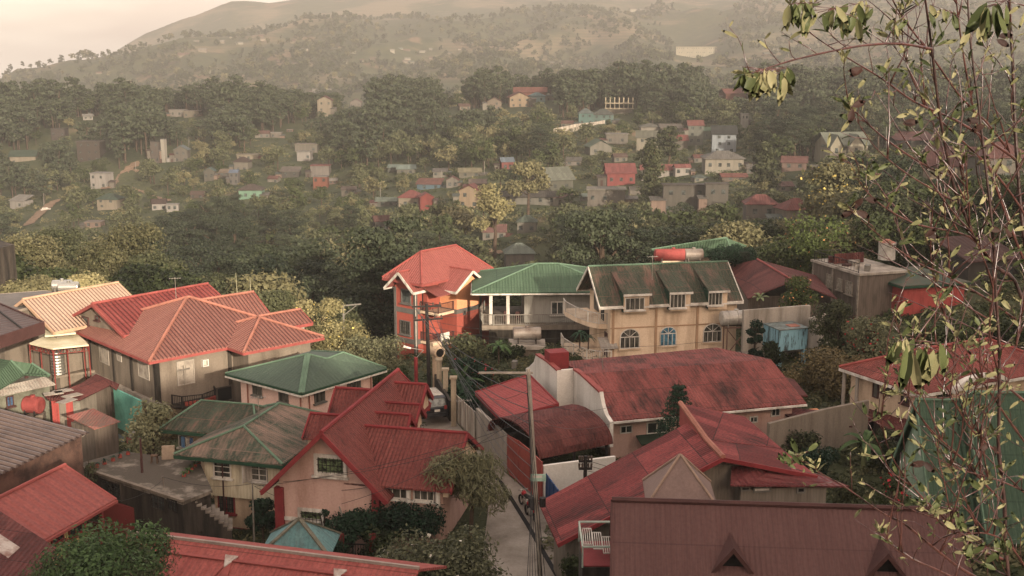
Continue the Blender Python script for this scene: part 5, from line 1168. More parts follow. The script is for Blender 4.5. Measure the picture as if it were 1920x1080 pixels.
def motorbike(px, py, hd, lb):
    p = mk(px, py, .08); hd = math.radians(hd); e = V((math.cos(hd), math.sin(hd), 0)); n = V((-e.y, e.x, 0)); q = lambda x, y, z: p + e*x + n*y + Z*z
    o = thing('motorbike', lb, 'motorbike', p)
    for x in (-.62, .62):
        m = MB(); c = q(x, 0, .3)
        for i in range(14):
            a0, a1 = 2*math.pi*i/14, 2*math.pi*(i+1)/14; m.tube([c+e*math.cos(a0)*.26+Z*math.sin(a0)*.26, c+e*math.cos(a1)*.26+Z*math.sin(a1)*.26], .06, 6)
        m.build('wheel', BLACKM, o)
    rp = plain('red_bike_paint', 'a01f26', rough=.3); m = MB(); m.tube([q(.15, 0, .75), q(.3, 0, .8), q(.5, 0, .7)], [.1, .16, .08], 8); m.build('fuel_tank', rp, o)
    m = MB(); m.tube([q(-.75, 0, .75), q(-.3, 0, .72), q(.2, 0, .72)], [.08, .14, .1], 8); m.build('seat', BLACKM, o); m = MB(); m.tube([q(-.85, 0, .6), q(-.5, 0, .62)], [.06, .13], 8); m.build('rear_fairing', rp, o)
    m = MB(); m.tube([q(-.1, 0, .25), q(.2, 0, .5)], .17, 8); m.build('engine', STEEL, o); m = MB(); m.tube([q(.62, 0, .3), q(.42, 0, .95)], .04, 6); m.tube([q(.38, -.32, 1.0), q(.42, 0, .95), q(.38, .32, 1.0)], .025, 6); m.build('fork', STEEL, o)
    m = MB(); m.tube([q(.56, 0, .85), q(.62, 0, .83)], .1, 10); m.build('headlight', K_white, o)
motorbike(987, 952, 118, 'red and black motorbike parked on the lane by the red gate')
motorbike(996, 972, 112, 'dark red motorbike parked nearer, half hidden by the pole')
o = thing('pole_sign', 'small pale green signboard strapped to the pale utility pole', 'sign', pa + V((-.2, -.3, 5))); c = D(1009, 896, 54.6)
MB().ob(c-V((.38, 0, .18)), (.76, 0, 0), (0, .04, 0), (0, 0, .36)).build('board', plain('sign_green', '8fa896', '6e8a78', 2), o); MB().ob(c-V((.3, .01, .0)), (.5, 0, 0), (0, .01, 0), (0, 0, .12)).build('white_panel', K_white, o)
# ================================================================ houses across the valley
MIDR = []
def midmat(c, roof=False):
    k = ('rf_' if roof else 'wl_') + c
    q = [int(c[i:i+2], 16) for i in (0, 2, 4)]; g = sum(q)/3; dk = .66; cc = ''.join('%02x' % int(max(0, (g+(x-g)*.8)*dk)) for x in q)
    if roof: return sheet('far_roof_'+c, cc, cc, '3a2e2a', .6, .04, (.62, .8), True, var=.3)
    return plain('far_wall_'+c, cc, None, .5, .85, .2, (.42, .7), True)
def mid(x0, x1, yt, yb, kind, rc, wc, label, yaw=0, st=1, dep=.8, win_=True, name='hillside_house', cat='house', roofs=None, ymin=120, gr='houses across the valley', rh=.32, extra=None):
    p = TH((x0+x1)/2, yb, ymin)
    if p is None: return
    Y = p.y; w = (x1-x0)/F*(p-CAM).length; hpx = yb-yt; h = hpx/F*(p-CAM).length*1.02
    MIDR.append((x0-3, x1+3, yt-2, yb+1, Y)); f = fr_at((0, 0), yaw)
    wl = w/(abs(math.cos(math.radians(yaw)))+dep*abs(math.sin(math.radians(yaw)))); d = wl*dep
    f.O = V((p.x, p.y, 0)) - f.s*wl/2; P = f.P; zb = p.z; o = thing(name, label, cat, V((p.x, p.y, zb)), gr)
    rm = midmat(rc, True); wm = midmat(wc); hr = 0 if kind == 'flat' else min(h*rh*1.2, d*.4); zw = zb+h-hr*.75; ov = .06*wl
    if kind == 'flat':
        boxw(o, f, 0, wl, 0, d, zb-6, zb+h-.25, wm); MB().ob(P(-ov*.6, -ov*.6, zb+h-.247), f.s*(wl+ov*1.2), f.t*(d+ov*1.2), Z*.3).build('roof', rm, o)
    elif kind in ('gable', 'gablef'):
        ax = 's' if kind == 'gable' else 't'
        gabroof(o, f, -ov, wl+ov, -ov, d+ov, zw, hr, rm, None, None, axis=ax, th=.15); pent(o, f, 0, wl, 0, d, zb-6, zw+.05, hr*.8, wm, axis=ax)
    elif kind == 'hip': boxw(o, f, 0, wl, 0, d, zb-6, zw-.05, wm); hiproof(o, f, -ov, wl+ov, -ov, d+ov, zw, hr, rm, None, None)
    elif kind == 'shed':
        MB().slab([P(-ov, -ov, zw), P(wl+ov, -ov, zw), P(wl+ov, d+ov, zw+hr), P(-ov, d+ov, zw+hr)], .15).build('roof', rm, o); boxw(o, f, 0, wl, 0, d, zb-6, zw-.15, wm)
    if win_:
        n = max(2, int(wl/3.1)); ww = min(1.05, wl/n*.45); nm = f.t*-1
        for lv in range(st):
            z0 = zb + (zw-zb)*(lv+.35)/st; hh = min(1.2, (zw-zb)/st*.45)
            for i in range(n):
                if rnd.random() < .2: continue
                q = P(wl*(i+.5+rnd.uniform(-.15, .15))/n-ww/2, -.03, z0); MB().ob(q, f.s*ww, f.t*.1, Z*hh).build('window', glass(), o)
    return o, f, wl, d, zb, zw, h
R_ = '8a4038'; G_ = '4a6a52'; BR = '5e463c'; CR = 'a8977c'; WH = 'b3aa9c'; GY = '7d766a'; DG = '5c564d'; TE = '5a807a'
mid(20, 67, 288, 312, 'gable', G_, CR, 'house with long dull green gable roof far left on the slope', 8)
o = mid(167, 203, 327, 355, 'flat', WH, WH, 'white three level cube house beside the steep dirt road', -14, 2)
mid(14, 50, 372, 392, 'shed', WH, WH, 'small white walled house with pale metal roof at the left edge', -20)
mid(180, 222, 368, 392, 'hip', G_, CR, 'cream house with half green half salmon roof below the dirt road', -10, 2)
mid(285, 312, 377, 397, 'gable', BR, WH, 'white walled house with brown gable roof under the dirt track', 10); mid(312, 335, 384, 397, 'flat', WH, WH, 'low plain white annexe right of the brown gabled house', 8)
o = mid(448, 491, 350, 375, 'hip', '6d5a4e', '7fb08c', 'mint green house with brown roof and white edged front gable', 2, 1)
mid(282, 300, 268, 306, 'flat', DG, '6d6055', 'unfinished dark block beside a tall bare white slab', -12, 3); mid(302, 311, 264, 306, 'flat', WH, 'b8ae9a', 'narrow tall bare white wall slab above the dirt road', -12, 1, 1.2, False)
mid(327, 352, 277, 306, 'gablef', '7f9496', '7a6f60', 'tall grey house with pale blue gable roof', 0, 2); mid(313, 329, 297, 307, 'flat', WH, WH, 'tiny white block left of the pale blue gable', 0)
mid(445, 484, 290, 303, 'flat', 'a59678', CR, 'cream flat roofed row above the brown hip roof', 0, 1, .4); mid(437, 467, 298, 321, 'hip', BR, '8a8070', 'house with brown hip roof below the cream flat row', -8, 2)
mid(383, 402, 317, 338, 'gablef', TE, '6d6658', 'small house with teal gable roof', 0, 1); mid(411, 432, 320, 332, 'shed', 'a58a6a', '6b6154', 'low peach roofed shack between teal and blue roofs', 0); mid(430, 447, 321, 347, 'gable', '6f87a8', '7d766c', 'narrow house with light blue roof', -5, 2)
mid(358, 382, 361, 374, 'gable', '7a5a4a', '6b5548', 'small brown shed roofed hut right of the track', 0)
mid(552, 596, 271, 288, 'flat', 'a8987c', '8a8070', 'wide open sided building with pale flat roof, top level', -6, 1, .6); mid(556, 583, 285, 303, 'flat', 'a8a090', WH, 'white lower block under the pale flat roofed building', -6, 1)
mid(527, 560, 317, 333, 'shed', '8f7f70', DG, 'grey shack roofs left of the red slab roof', 0); mid(583, 617, 311, 334, 'flat', 'a04a40', '8f857a', 'house with red flat slab roof on top of an orange block', 0, 1); mid(588, 614, 332, 360, 'flat', '9a8f82', 'a0563c', 'orange walled block with a blue painted patch below the red slab', 0, 2)
mid(617, 632, 336, 346, 'shed', 'a59a8a', '8a6b5c', 'little shack beside the orange walled block', 0)
mid(147, 187, 269, 305, 'flat', '7a6a5a', '5c4c40', 'unfinished brown frame building among pines on the left', 0, 3); mid(97, 121, 243, 260, 'flat', DG, '5c5048', 'dark roofless shell with a white sill, left hillside', 0, 1)
mid(155, 175, 216, 225, 'shed', 'c0b8a8', 'b0a898', 'small white roof in the dark pines, upper left', 20); mid(318, 345, 207, 220, 'flat', 'b0a898', '9a9080', 'pale block at the left end of the row among ridge pines', 0, 1); mid(345, 372, 209, 223, 'flat', 'a89880', '8d8068', 'bare columned row of an unfinished building among ridge pines', 0, 1)
mid(485, 505, 247, 260, 'gable', '8a5a4c', '9a8f80', 'brown roofed hut on the red earth terrace', 0); mid(508, 527, 249, 261, 'flat', 'b0a898', '8f8272', 'open post hut with pale slab on the red earth terrace', 0); mid(538, 549, 243, 249, 'flat', 'a5907c', '8a6a58', 'tiny shed at the right of the red earth terrace', 0)
mid(596, 622, 184, 223, 'gablef', R_, CR, 'tall cream house with red gable on the left of the pine ridge', 0, 3); mid(586, 620, 167, 177, 'flat', WH, WH, 'long white flat building high beyond the pines', 0, 1, .4)
mid(160, 188, 417, 428, 'flat', 'a58f7c', '9a7a68', 'pinkish low hut hidden in the left treetops', 0)
mid(745, 792, 362, 393, 'hip', 'b04a44', CR, 'cream house under a bright red hip roof, left part of a pair', -8, 1); mid(786, 816, 364, 392, 'gablef', 'b04a44', 'a04038', 'bright red walled building joined to the red hip roof', 14, 1)
mid(857, 902, 350, 392, 'gablef', 'a8483f', 'b89a74', 'two level cream house with two red gables', -14, 2)
mid(1002, 1086, 322, 360, 'gable', '8a9078', '6d6a5a', 'large house with faded pale green gable roof and grey walls', 24, 1, .8, rh=.5)
mid(943, 1042, 362, 384, 'gable', '5c564a', '8a8474', 'very long low grey building with dark roof in the mid valley', -2, 1, .3)
mid(1100, 1173, 356, 385, 'flat', 'a39880', '84796a', 'grey house with flat cream slab roof and small tanks on it', -4, 1, .7); mid(1088, 1112, 366, 376, 'shed', '7f9480', '7d766a', 'low pale green lean-to left of the cream slab roof', 0)
o = mid(1137, 1192, 313, 348, 'gable', 'b04a46', 'a84a44', 'red house with white front gable and window', 4, 1, rh=.45)
mid(938, 967, 298, 321, 'gable', '7d94a8', 'a05048', 'small red walled house with light blue roof', 16, 1)
mid(727, 747, 311, 322, 'shed', '8aa394', '6b6a5c', 'pale teal shed roof, left of two', 0); mid(744, 780, 312, 330, 'gable', '8aa394', '7a7464', 'pale teal gable roof, right of two', 5)
mid(780, 827, 340, 358, 'shed', 'a05844', '5f7f8c', 'jumbled shack with rust and blue sheets', -6); mid(860, 903, 318, 334, 'gable', 'a89a6c', '7d7662', 'shack with faded yellow roof', 4); mid(837, 860, 333, 354, 'gablef', '8a4a40', '8d8474', 'narrow grey house with dull red roof', 0, 1)
mid(700, 735, 408, 437, 'gable', '7a4238', '5f564a', 'house with plain dark rust roof low in the trees', 18, 1, rh=.6); mid(905, 948, 428, 452, 'shed', 'b06a5c', '9a8d7c', 'low house with salmon pink sheet roof at the valley bottom', 0)
mid(969, 1006, 408, 440, 'hip', '5f7460', '8f8676', 'grey house with dull green roof and red lower edge', -3, 1); mid(1102, 1151, 266, 291, 'gablef', '6f8a6c', '8c8676', 'house with pale green gable roof on the upper terrace', 14, 1, rh=.5)
mid(965, 1023, 167, 190, 'gable', 'a8523f', 'a05a48', 'long orange red roof on the pine ridge', -2, 1, .5); mid(954, 995, 176, 203, 'gablef', 'a0503f', 'b89a74', 'cream house with small red gables below the long orange roof', 8, 2); mid(992, 1022, 176, 192, 'hip', '6a9a9a', '7fa8a4', 'teal painted house right of the cream gabled house', 0, 1)
mid(1085, 1112, 207, 235, 'hip', '6a7f7a', '5f8a80', 'teal house at the left of the pale wall, below the bare frame', 0, 2); mid(1112, 1150, 208, 234, 'hip', '5f6a5f', '66857a', 'wider teal house at the right of the pale wall', 0, 2)
mid(1137, 1177, 252, 273, 'flat', 'a09684', '857c6c', 'unfinished grey house with column stubs on the upper terrace', 0, 1); mid(705, 743, 373, 388, 'gable', '7f927c', '6d6a5c', 'low pale green roof left of the bright red pair', 0)
mid(842, 858, 166, 178, 'gablef', '9a4a3f', '8a6a58', 'small red gable among the ridge pines', 0); mid(913, 940, 185, 207, 'gablef', '6d4038', '94806a', 'brown roofed house on the pine ridge', 0, 2); mid(657, 677, 188, 209, 'gablef', '8f5040', '8f8070', 'reddish gabled house in the ridge pines', 0, 2)
mid(1203, 1270, 312, 338, 'gable', 'b5564e', 'b0a595', 'long red roofed white walled building', -2, 1, .35); mid(1265, 1296, 310, 330, 'gable', 'b5564e', 'b0a595', 'short red roofed end wing of the long white walled building', 10, 1, .5)
mid(1322, 1394, 289, 321, 'hip', '8c857a', 'a89c86', 'cream house with grey tiled hip roof', -2, 1, .7); mid(1333, 1381, 243, 289, 'shed', '3f4640', 'a5b0b4', 'white and blue building under a steep dark sloping roof', -8, 3)
mid(1290, 1318, 230, 270, 'gable', 'a05046', '7f8070', 'narrow tall house with dull red roof', 0, 3); mid(1192, 1233, 250, 284, 'gable', '80806a', 'a59a80', 'cream two level house with olive roof', -6, 2); mid(1202, 1237, 234, 249, 'hip', '7a7868', 'a09682', 'small house with grey hip roof behind the olive one', 0); mid(1240, 1279, 236, 250, 'shed', '8a7a68', '7d7466', 'wide shack with brown slab roof above the red shed', 0)
mid(1257, 1289, 257, 281, 'gable', 'a84a40', '7a6f60', 'shed with bright rust red roof by the tall pine', 0, 1); mid(1318, 1338, 241, 262, 'gable', '4f7058', '5f6458', 'narrow house with green roof right of the tall dull red one', 0, 1)
mid(1390, 1403, 215, 240, 'flat', 'c0b8a8', 'c0b8a8', 'slim white tower with dark openings among trees', 0, 2, .9); mid(1333, 1375, 149, 163, 'hip', 'a05048', '9a7a64', 'house with wide red roof high on the wooded knoll', 0, 1); mid(1357, 1402, 170, 191, 'gable', 'a85040', '9a5a48', 'orange red house lower on the wooded knoll', 12, 1)
o, f_, wl_, d_, zb_, zw_, h_ = mid(1546, 1632, 258, 303, 'gable', '8a937c', 'b8ab8c', 'large cream house with pale green steep roof, tall gables and posts', 12, 2, .7, rh=.8)
for s_, w_ in ((.16, .15), (.66, .2)):
    a_, b_ = wl_*(s_-w_), wl_*(s_+w_); zt_ = zw_+h_*.42; m_ = (a_+b_)/2
    MB().prism([f_.P(a_, -1.2, zb_), f_.P(b_, -1.2, zb_), f_.P(b_, -1.2, zw_-.3), f_.P(m_, -1.2, zt_-.3), f_.P(a_, -1.2, zw_-.3)], f_.t*3).build('front_gable', midmat('b8ab8c'), o)
    m = MB(); m.slab([f_.P(a_-.5, -1.8, zw_-.6), f_.P(m_, -1.8, zt_), f_.P(m_, d_*.5, zt_), f_.P(a_-.5, d_*.5, zw_-.6)], .15); m.slab([f_.P(m_, -1.8, zt_), f_.P(b_+.5, -1.8, zw_-.6), f_.P(b_+.5, d_*.5, zw_-.6), f_.P(m_, d_*.5, zt_)], .15); m.build('gable_roof', midmat('8a937c', True), o)
    MB().ob(f_.P(m_-.5, -1.25, zb_+h_*.35), f_.s*1.0, f_.t*.1, Z*1.6).build('window', glass(), o)
mid(1463, 1514, 299, 320, 'shed', 'a05a50', '8a6b5c', 'stepped pink red lean-to roofs at right', -14)
mid(1243, 1322, 348, 405, 'flat', '5f564a', '6d6558', 'long two level dark concrete building with ledges and pale patches', -2, 2, .3); mid(1322, 1364, 346, 405, 'flat', '6b6154', '6f665a', 'bare block with ragged roof joined to the long dark building', -2, 2, .4)
mid(1397, 1456, 373, 440, 'hip', 'a04a44', '7f7466', 'grey house with bright red hip roof above a tall pillared base', -3, 2, .7, rh=.22); mid(1467, 1535, 381, 432, 'hip', 'a5443c', '9a8c74', 'stone walled house with shiny red tile roof', 16, 1, .8, rh=.3)
mid(1682, 1750, 256, 284, 'shed', 'a0504a', '6d6558', 'house with thin red flat roof behind the twigs', 0, 2); mid(1742, 1850, 292, 352, 'gable', '8f4a44', 'a08a68', 'big cream walled house with layered red roofs behind the twigs', -10, 2, rh=.6); mid(1845, 1935, 282, 345, 'hip', '84443f', '7a6f60', 'big dull red roof at the right edge behind the twigs', 8, 2); mid(1795, 1925, 470, 540, 'shed', '7a4a42', '5c5248', 'rust red slope roof at the right edge behind dense twigs', 20, 1)
mid(947, 1004, 463, 512, 'hip', '8fa08a', '8d8272', 'house with pale grey green roof at the edge of the woods', 6, 1, ymin=125); mid(1355, 1400, 328, 340, 'gable', 'a8503f', '7d6a5c', 'low orange roof under the grey tiled house', 0)
mid(75, 150, 498, 512, 'shed', '7a3430', '5c4a40', 'dark red roof glimpsed through the trees above the peach roof', 20, 1, win_=False, ymin=125)
mid(1268, 1343, 88, 109, 'flat', '9fae90', 'c9bf9a', 'long pale yellow hospital-like building far up the hazy hill', -4, 3, .3, ymin=1200)
def skeleton():
    p = TH(1161, 214); w = 50/F*p.length; f = fr_at((p.x-w/2, p.y), -3); o = thing('unfinished_building', 'bare concrete frame of an unfinished building with column stubs against the pines', 'building', p); MIDR.append((1133, 1190, 180, 214, p.y))
    s = w/6; h = 2.6; c = plain('frame_concrete', '8f846c', '6f6552')
    for lv in range(2): MB().ob(f.P(-.5, -.5, p.z+h*(lv+1)), f.s*(w+1), f.t*8, Z*.3).build('slab', c, o)
    boxw(o, f, .5, w-.5, .5, 7, p.z-5, p.z+h, midmat('8a7d68'), 'wall')
    for i in range(7):
        for t in (0, 6.5): k = MB(); k.ob(f.P(i*s-.15, t, p.z+h-.1), f.s*.3, f.t*.3, Z*(h*2.2)); k.build('column', c, o)
skeleton()
# tiny houses on the hazy far slope
far_lab = 'tiny pale house in the haze on the far hillside'
fr2 = random.Random(5); hb = None
spots = [(520,121,24,8),(545,124,40,6),(335,112,24,10),(372,98,14,6),(378,136,14,7),(295,128,10,4),(285,122,10,5),(475,132,6,3),(345,140,8,3)] 
for (cx, cy, sx, sy, n) in ((790, 108, 60, 14, 12), (1080, 118, 50, 8, 10), (1600, 100, 90, 28, 22), (600, 90, 60, 12, 7), (880, 88, 40, 10, 6), (1180, 24, 20, 4, 2), (1440, 110, 40, 15, 8), (700, 118, 60, 10, 5), (200, 140, 50, 10, 4), (450, 75, 90, 12, 6)):
    for i in range(n): spots.append((cx+fr2.uniform(-sx, sx), cy+fr2.uniform(-sy, sy), fr2.uniform(6, 14), fr2.uniform(3.5, 7)))
for (x, y, w, h) in spots:
    p = TH(x, y, 900)
    if p is None: continue
    dd = p.length; w, h = w/F*dd, h/F*dd; f = fr_at((p.x, p.y), fr2.uniform(-25, 25)); o = MB()
    boxm = fr2.choice(['c2b79c', 'b5a58a', 'a8987c']); rc = fr2.choice(['b8ad98', 'a87a64', '8f9a88', 'a08a70'])
    o.cm = 0; o.ob(f.P(0, 0, p.z-4), f.s*w, f.t*w*.6, Z*(h*.75+4)); o.cm = 1; zt = p.z+h*.75
    o.prism([f.P(-.4, -.4, zt), f.P(-.4, w*.6+.4, zt), f.P(-.4, w*.3, zt+h*.4)], f.s*(w+.8))
    o.build('far_house', [midmat(boxm), midmat(rc, True)], None, far_lab, cat='house', group='tiny houses on the hazy far hillside')
# dirt roads and walls on the slope
dm = plain('red_dirt', '75604c', '5c4a3b', .6, .95, .4)
RP = []
def strip(name, pts, w, mat, n=10, lift=.5):
    m = MB(); Q = []
    for a, b in zip(pts, pts[1:]):
        for i in range(n): q = TH(a[0]+(b[0]-a[0])*i/n, a[1]+(b[1]-a[1])*i/n, 130); Q.append(q)
    Q = [q for q in Q if q]; E = []; RP.extend([(proj(q)[0], proj(q)[1], q.x, q.y, w) for q in Q])
    for i, q in enumerate(Q):
        d = Q[min(i+1, len(Q)-1)]-Q[max(i-1, 0)]; d.z = 0; e = d.normalized().cross(Z)*w/2
        E.append([V((x.x, x.y, G(x.x, x.y)+lift)) for x in (q-e, q+e)])
    for a, b in zip(E, E[1:]): m.poly([a[0], b[0], b[1], a[1]] if (b[0]-a[0]).cross(a[1]-a[0]).z > 0 else [a[0], a[1], b[1], b[0]])
    return m.build(name, mat, kind='structure')
strip('dirt_road', [(198, 357), (225, 335), (262, 305)], 4.2, dm, 14); strip('dirt_road', [(52, 425), (80, 398), (106, 379)], 4.4, dm, 12); strip('dirt_track', [(250, 323), (300, 334)], 2.2, dm); strip('dirt_track', [(246, 356), (300, 374), (320, 380)], 1.6, dm); strip('dirt_track', [(890, 470), (945, 480)], 1.5, dm)
MIDR += [(198, 262, 305, 355, 480), (52, 106, 379, 425, 400)]
w = [TH(x, y) for x, y in ((1038, 252), (1080, 243), (1120, 238), (1148, 232))]; w = [p for p in w if p]
wallrun('pale_yard_wall', 'long pale wall climbing towards the teal houses on the upper terrace', [p-Z*2 for p in w], 4.5, .3, W_concl)
q = TH(79, 398, 130); m = MB(); e = V((.5, .86, 0)); n_ = V((-.86, .5, 0)); m.ob(q-n_*.8, e*3.6, n_*1.6, Z*1.2); m.ob(q-n_*.7+e*.7+Z*1.2, e*1.8, n_*1.4, Z*.5)
m.build('distant_car', K_white, None, 'white car parked on the lower dirt road at left', cat='car')
for (x, y0, y1) in ((82, 362, 386), (205, 262, 283), (254, 303, 325), (354, 255, 278), (713, 345, 378), (828, 320, 345), (908, 302, 330), (1030, 340, 368), (1305, 272, 300), (1662, 238, 300), (1226, 352, 386)):
    p = TH(x, y1, 130)
    if p: t = D(x, y0, p.y); MB().tube([p-Z, t], [.16, .11], 6).build('distant_pole', K_grey, None, 'slender grey pole standing on the valley slope', cat='pole', group='slender poles on the valley slopes')
# a few more small houses that crowd the slopes
xr = random.Random(77)
for i, (x0, x1, yt, yb, kd, rc, wc, lb) in enumerate(((1150, 1178, 290, 306, 'gable', '7d5a4a', '8f8470', 'brown roofed cottage just above the red house with white gable'), (1060, 1090, 298, 312, 'shed', '80796c', '94887a', 'grey shed roof right of the faded green roof'), (1218, 1246, 268, 283, 'hip', '5f7360', '9c927c', 'green hip roofed cottage below the olive roofed house'), (1300, 1322, 292, 307, 'gable', '8a4a40', '8c8474', 'cottage with red roof left of the grey tiled hip roof'), (1398, 1428, 312, 326, 'shed', '857a6c', '7a7264', 'grey sheet roof right of the grey tiled hip roof'), (812, 838, 318, 332, 'gable', '77706a', '8f8676', 'grey gable cottage left of the faded yellow roof'), (880, 912, 340, 354, 'shed', 'a0806a', '8a7d6c', 'tan shed roof above the sunlit tree'), (640, 668, 352, 366, 'gable', '6f5a4e', '857a6a', 'brown cottage right of the orange walled block'), (500, 522, 332, 345, 'gable', '8a4f42', '938a78', 'little red roofed cottage above the mint green house'), (1180, 1204, 352, 366, 'gable', '70685c', '8d8272', 'grey cottage right of the flat cream slab roof'), (1460, 1488, 345, 360, 'shed', '8a5248', '857a6a', 'rusty roofed cottage above the stone walled house'), (1300, 1330, 330, 343, 'hip', '65756a', '9a907c', 'dull green roof directly below the long white walled building'), (1050, 1076, 228, 240, 'gable', '8a5548', '8f8470', 'red roofed cottage at the foot of the pale wall'), (860, 884, 196, 208, 'gable', '7d5648', '9a8a72', 'brown gable among the middle ridge pines'))):
    mid(x0, x1, yt, yb, kd, rc, wc, lb, xr.uniform(-18, 18), 1)
for o_ in [o for o in list(COL.objects) if o.get('group') == 'houses across the valley']:
    cs = [c for c in o_.children if c.name.startswith('wall')]
    if not cs or xr.random() < .35: continue
    bb = [V(b) for b in cs[0].bound_box]; lo = V((min(b.x for b in bb), min(b.y for b in bb), 0)); hi = V((max(b.x for b in bb), max(b.y for b in bb), max(b.z for b in bb)))
    w = hi.x-lo.x; sg = xr.choice((-1, 1)); cx = (hi.x if sg > 0 else lo.x) + sg*w*.12; aw = w*xr.uniform(.22, .4); ah = hi.z*xr.uniform(.4, .62); m = MB(); p0 = ORG[o_] + V((cx-aw/2, lo.y-w*.05, 0))
    MB().ob(p0-Z*4, V((aw, 0, 0)), V((0, aw, 0)), Z*(ah+4)).build('annexe', xr.choice([midmat('857a6a'), midmat('9a907c'), midmat('6d6356'), midmat('a0806a')]), o_)
    MB().slab([p0+V((-.3, -.4, ah+.15)), p0+V((aw+.3, -.4, ah+.15)), p0+V((aw+.3, aw+.3, ah+.7)), p0+V((-.3, aw+.3, ah+.7))], .12).build('annexe_roof', xr.choice([midmat('8a4a40', True), midmat('857d72', True), midmat('6a5548', True), midmat('66756a', True)]), o_)
    if xr.random() < .5: MB().ob(p0+V((aw*.3, -.04, 0)), V((.8, 0, 0)), V((0, .1, 0)), Z*min(1.9, ah*.7)).build('door', midmat('5a3a30'), o_)
# ================================================================ vegetation
ng = np.random.default_rng(4)
def npmesh(name, verts, faces, mats, mi=None, smooth=False):
    """verts (N,3); faces list of arrays, each (k,3) or (k,4)"""
    me = bpy.data.meshes.new(name); me.vertices.add(len(verts)); me.vertices.foreach_set('co', np.asarray(verts, np.float32).ravel())
    nl = sum(f.size for f in faces); nf = sum(len(f) for f in faces); me.loops.add(nl); me.loops.foreach_set('vertex_index', np.concatenate([f.ravel() for f in faces]).astype(np.int32))
    me.polygons.add(nf); tot = np.concatenate([np.full(len(f), f.shape[1]) for f in faces]); st = np.concatenate([[0], np.cumsum(tot)[:-1]])
    me.polygons.foreach_set('loop_start', st.astype(np.int32)); me.polygons.foreach_set('loop_total', tot.astype(np.int32))
    if mi is not None: me.polygons.foreach_set('material_index', np.asarray(mi, np.int32))
    for m in mats: me.materials.append(m)
    me.update(calc_edges=True); return me
def leafquads(C, R, per, size, up=.3, droop=0., aspect=.55, rg=ng, shell=.55):
    """random leaf sprays over ellipsoidal clumps; C (n,3) centres, R (n,3) radii"""
    C = np.repeat(np.asarray(C, float), per, 0); R = np.repeat(np.asarray(R, float), per, 0); n = len(C)
    d = rg.normal(size=(n, 3)); d /= np.linalg.norm(d, axis=1)[:, None]
    r = shell + (1-shell)*rg.random(n)**.6; r *= rg.uniform(.85, 1.18, n)
    p = C + d*R*r[:, None]
    nn = d*.8 + rg.normal(size=(n, 3))*.55 + np.array([0, 0, up]); nn /= np.linalg.norm(nn, axis=1)[:, None]
    t = rg.normal(size=(n, 3)); t[:, 2] -= droop*2; t -= nn*(t*nn).sum(1)[:, None]; t /= np.linalg.norm(t, axis=1)[:, None]; b = np.cross(nn, t)
    s = size*rg.uniform(.6, 1.35, n)[:, None]
    v = np.stack([p-t*s, p+b*s*aspect, p+t*s, p-b*s*aspect], 1).reshape(-1, 3); f = np.arange(n*4).reshape(-1, 4)
    return v, f
def tubes(paths, n=5):
    """paths: list of (points, radii)"""
    m = MB()
    for P, r in paths: m.tube(P, r, n, cap=False)
    return np.array(m.v), np.array(m.f)
def crown(kind, h, r, rg, per=None, size=None, nc=None):
    """clump centres, radii and limb paths for a tree of height h"""
    C = []; R = []; L = []
    if kind == 'broad':
        nc = nc or 15; ch = h*.62
        for i in range(nc):
            a = rg.random()*6.28; u = rg.random(); q = math.sqrt(rg.random())*.78; z = h - ch + ch*(.12+.8*u); w = r*q*(1.05-.75*abs(u-.35)); s = r*rg.uniform(.26, .46)
            rz = min(s*rg.uniform(.6, .9), h*.42); z = min(z, h-rz); C.append((math.cos(a)*w, math.sin(a)*w, z)); R.append((s, s, rz))
        rz = min(r*.4, h*.4); C.append((0, 0, h-rz)); R.append((r*.45, r*.45, rz))
    elif kind == 'pine':
        nc = nc or 17
        for i in range(nc):
            u = (i+.5)/nc; a = i*2.4+rg.random(); z = h*(.42+.56*u); w = r*(.25+.75*rg.random())*(1-.55*max(0, u-.5)*2*.8)*(.6+.4*math.sin(min(1, u*1.6)*1.57)); s = r*rg.uniform(.28, .42)
            C.append((math.cos(a)*w, math.sin(a)*w, z)); R.append((s*1.15, s*1.15, s*.42))
    elif kind == 'column':
        nc = nc or 12
        for i in range(nc): u = (i+.5)/nc; a = i*2.1; C.append((math.cos(a)*r*.3, math.sin(a)*r*.3, h*(.15+.83*u))); s = r*(.75-.45*u); R.append((s, s, h*.1))
    tr = [(0, 0, -1.), (rg.normal()*.03*h, rg.normal()*.03*h, h*.4), (rg.normal()*.04*h, rg.normal()*.04*h, h*.86)]; r0 = h*.022
    L.append((tr, [r0*1.5, r0, r0*.35]))
    for c in C[::2]:
        z0 = min(c[2]*.75, h*.75); b = (tr[1][0]*.8, tr[1][1]*.8, z0); L.append(([b, ((b[0]+c[0])/2, (b[1]+c[1])/2, (b[2]+c[2])/2+.1), c], [r0*.5, r0*.35, r0*.12]))
    return C, R, L
BARK = plain('tree_bark', '4a3c30', '2e251e', 2, .95, .5)
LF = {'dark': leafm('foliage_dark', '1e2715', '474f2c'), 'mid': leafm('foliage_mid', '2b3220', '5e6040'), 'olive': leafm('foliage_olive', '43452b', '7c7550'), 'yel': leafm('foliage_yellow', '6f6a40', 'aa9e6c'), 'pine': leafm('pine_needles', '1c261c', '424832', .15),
      'ivy': leafm('ivy_leaves', '14251a', '28402a', .2), 'fresh': leafm('fresh_leaves', '2a3f22', '5c7542', .3), 'brush': leafm('dry_brush', '4a4028', '7a6a44', .2), 'willow': leafm('willow_leaves', '55553a', '8a8660', .3), 'grey': leafm('grey_green_leaves', '474a34', '86845f', .3), 'lant': leafm('lantana_leaves', '2c3a1c', '55602e', .3)}
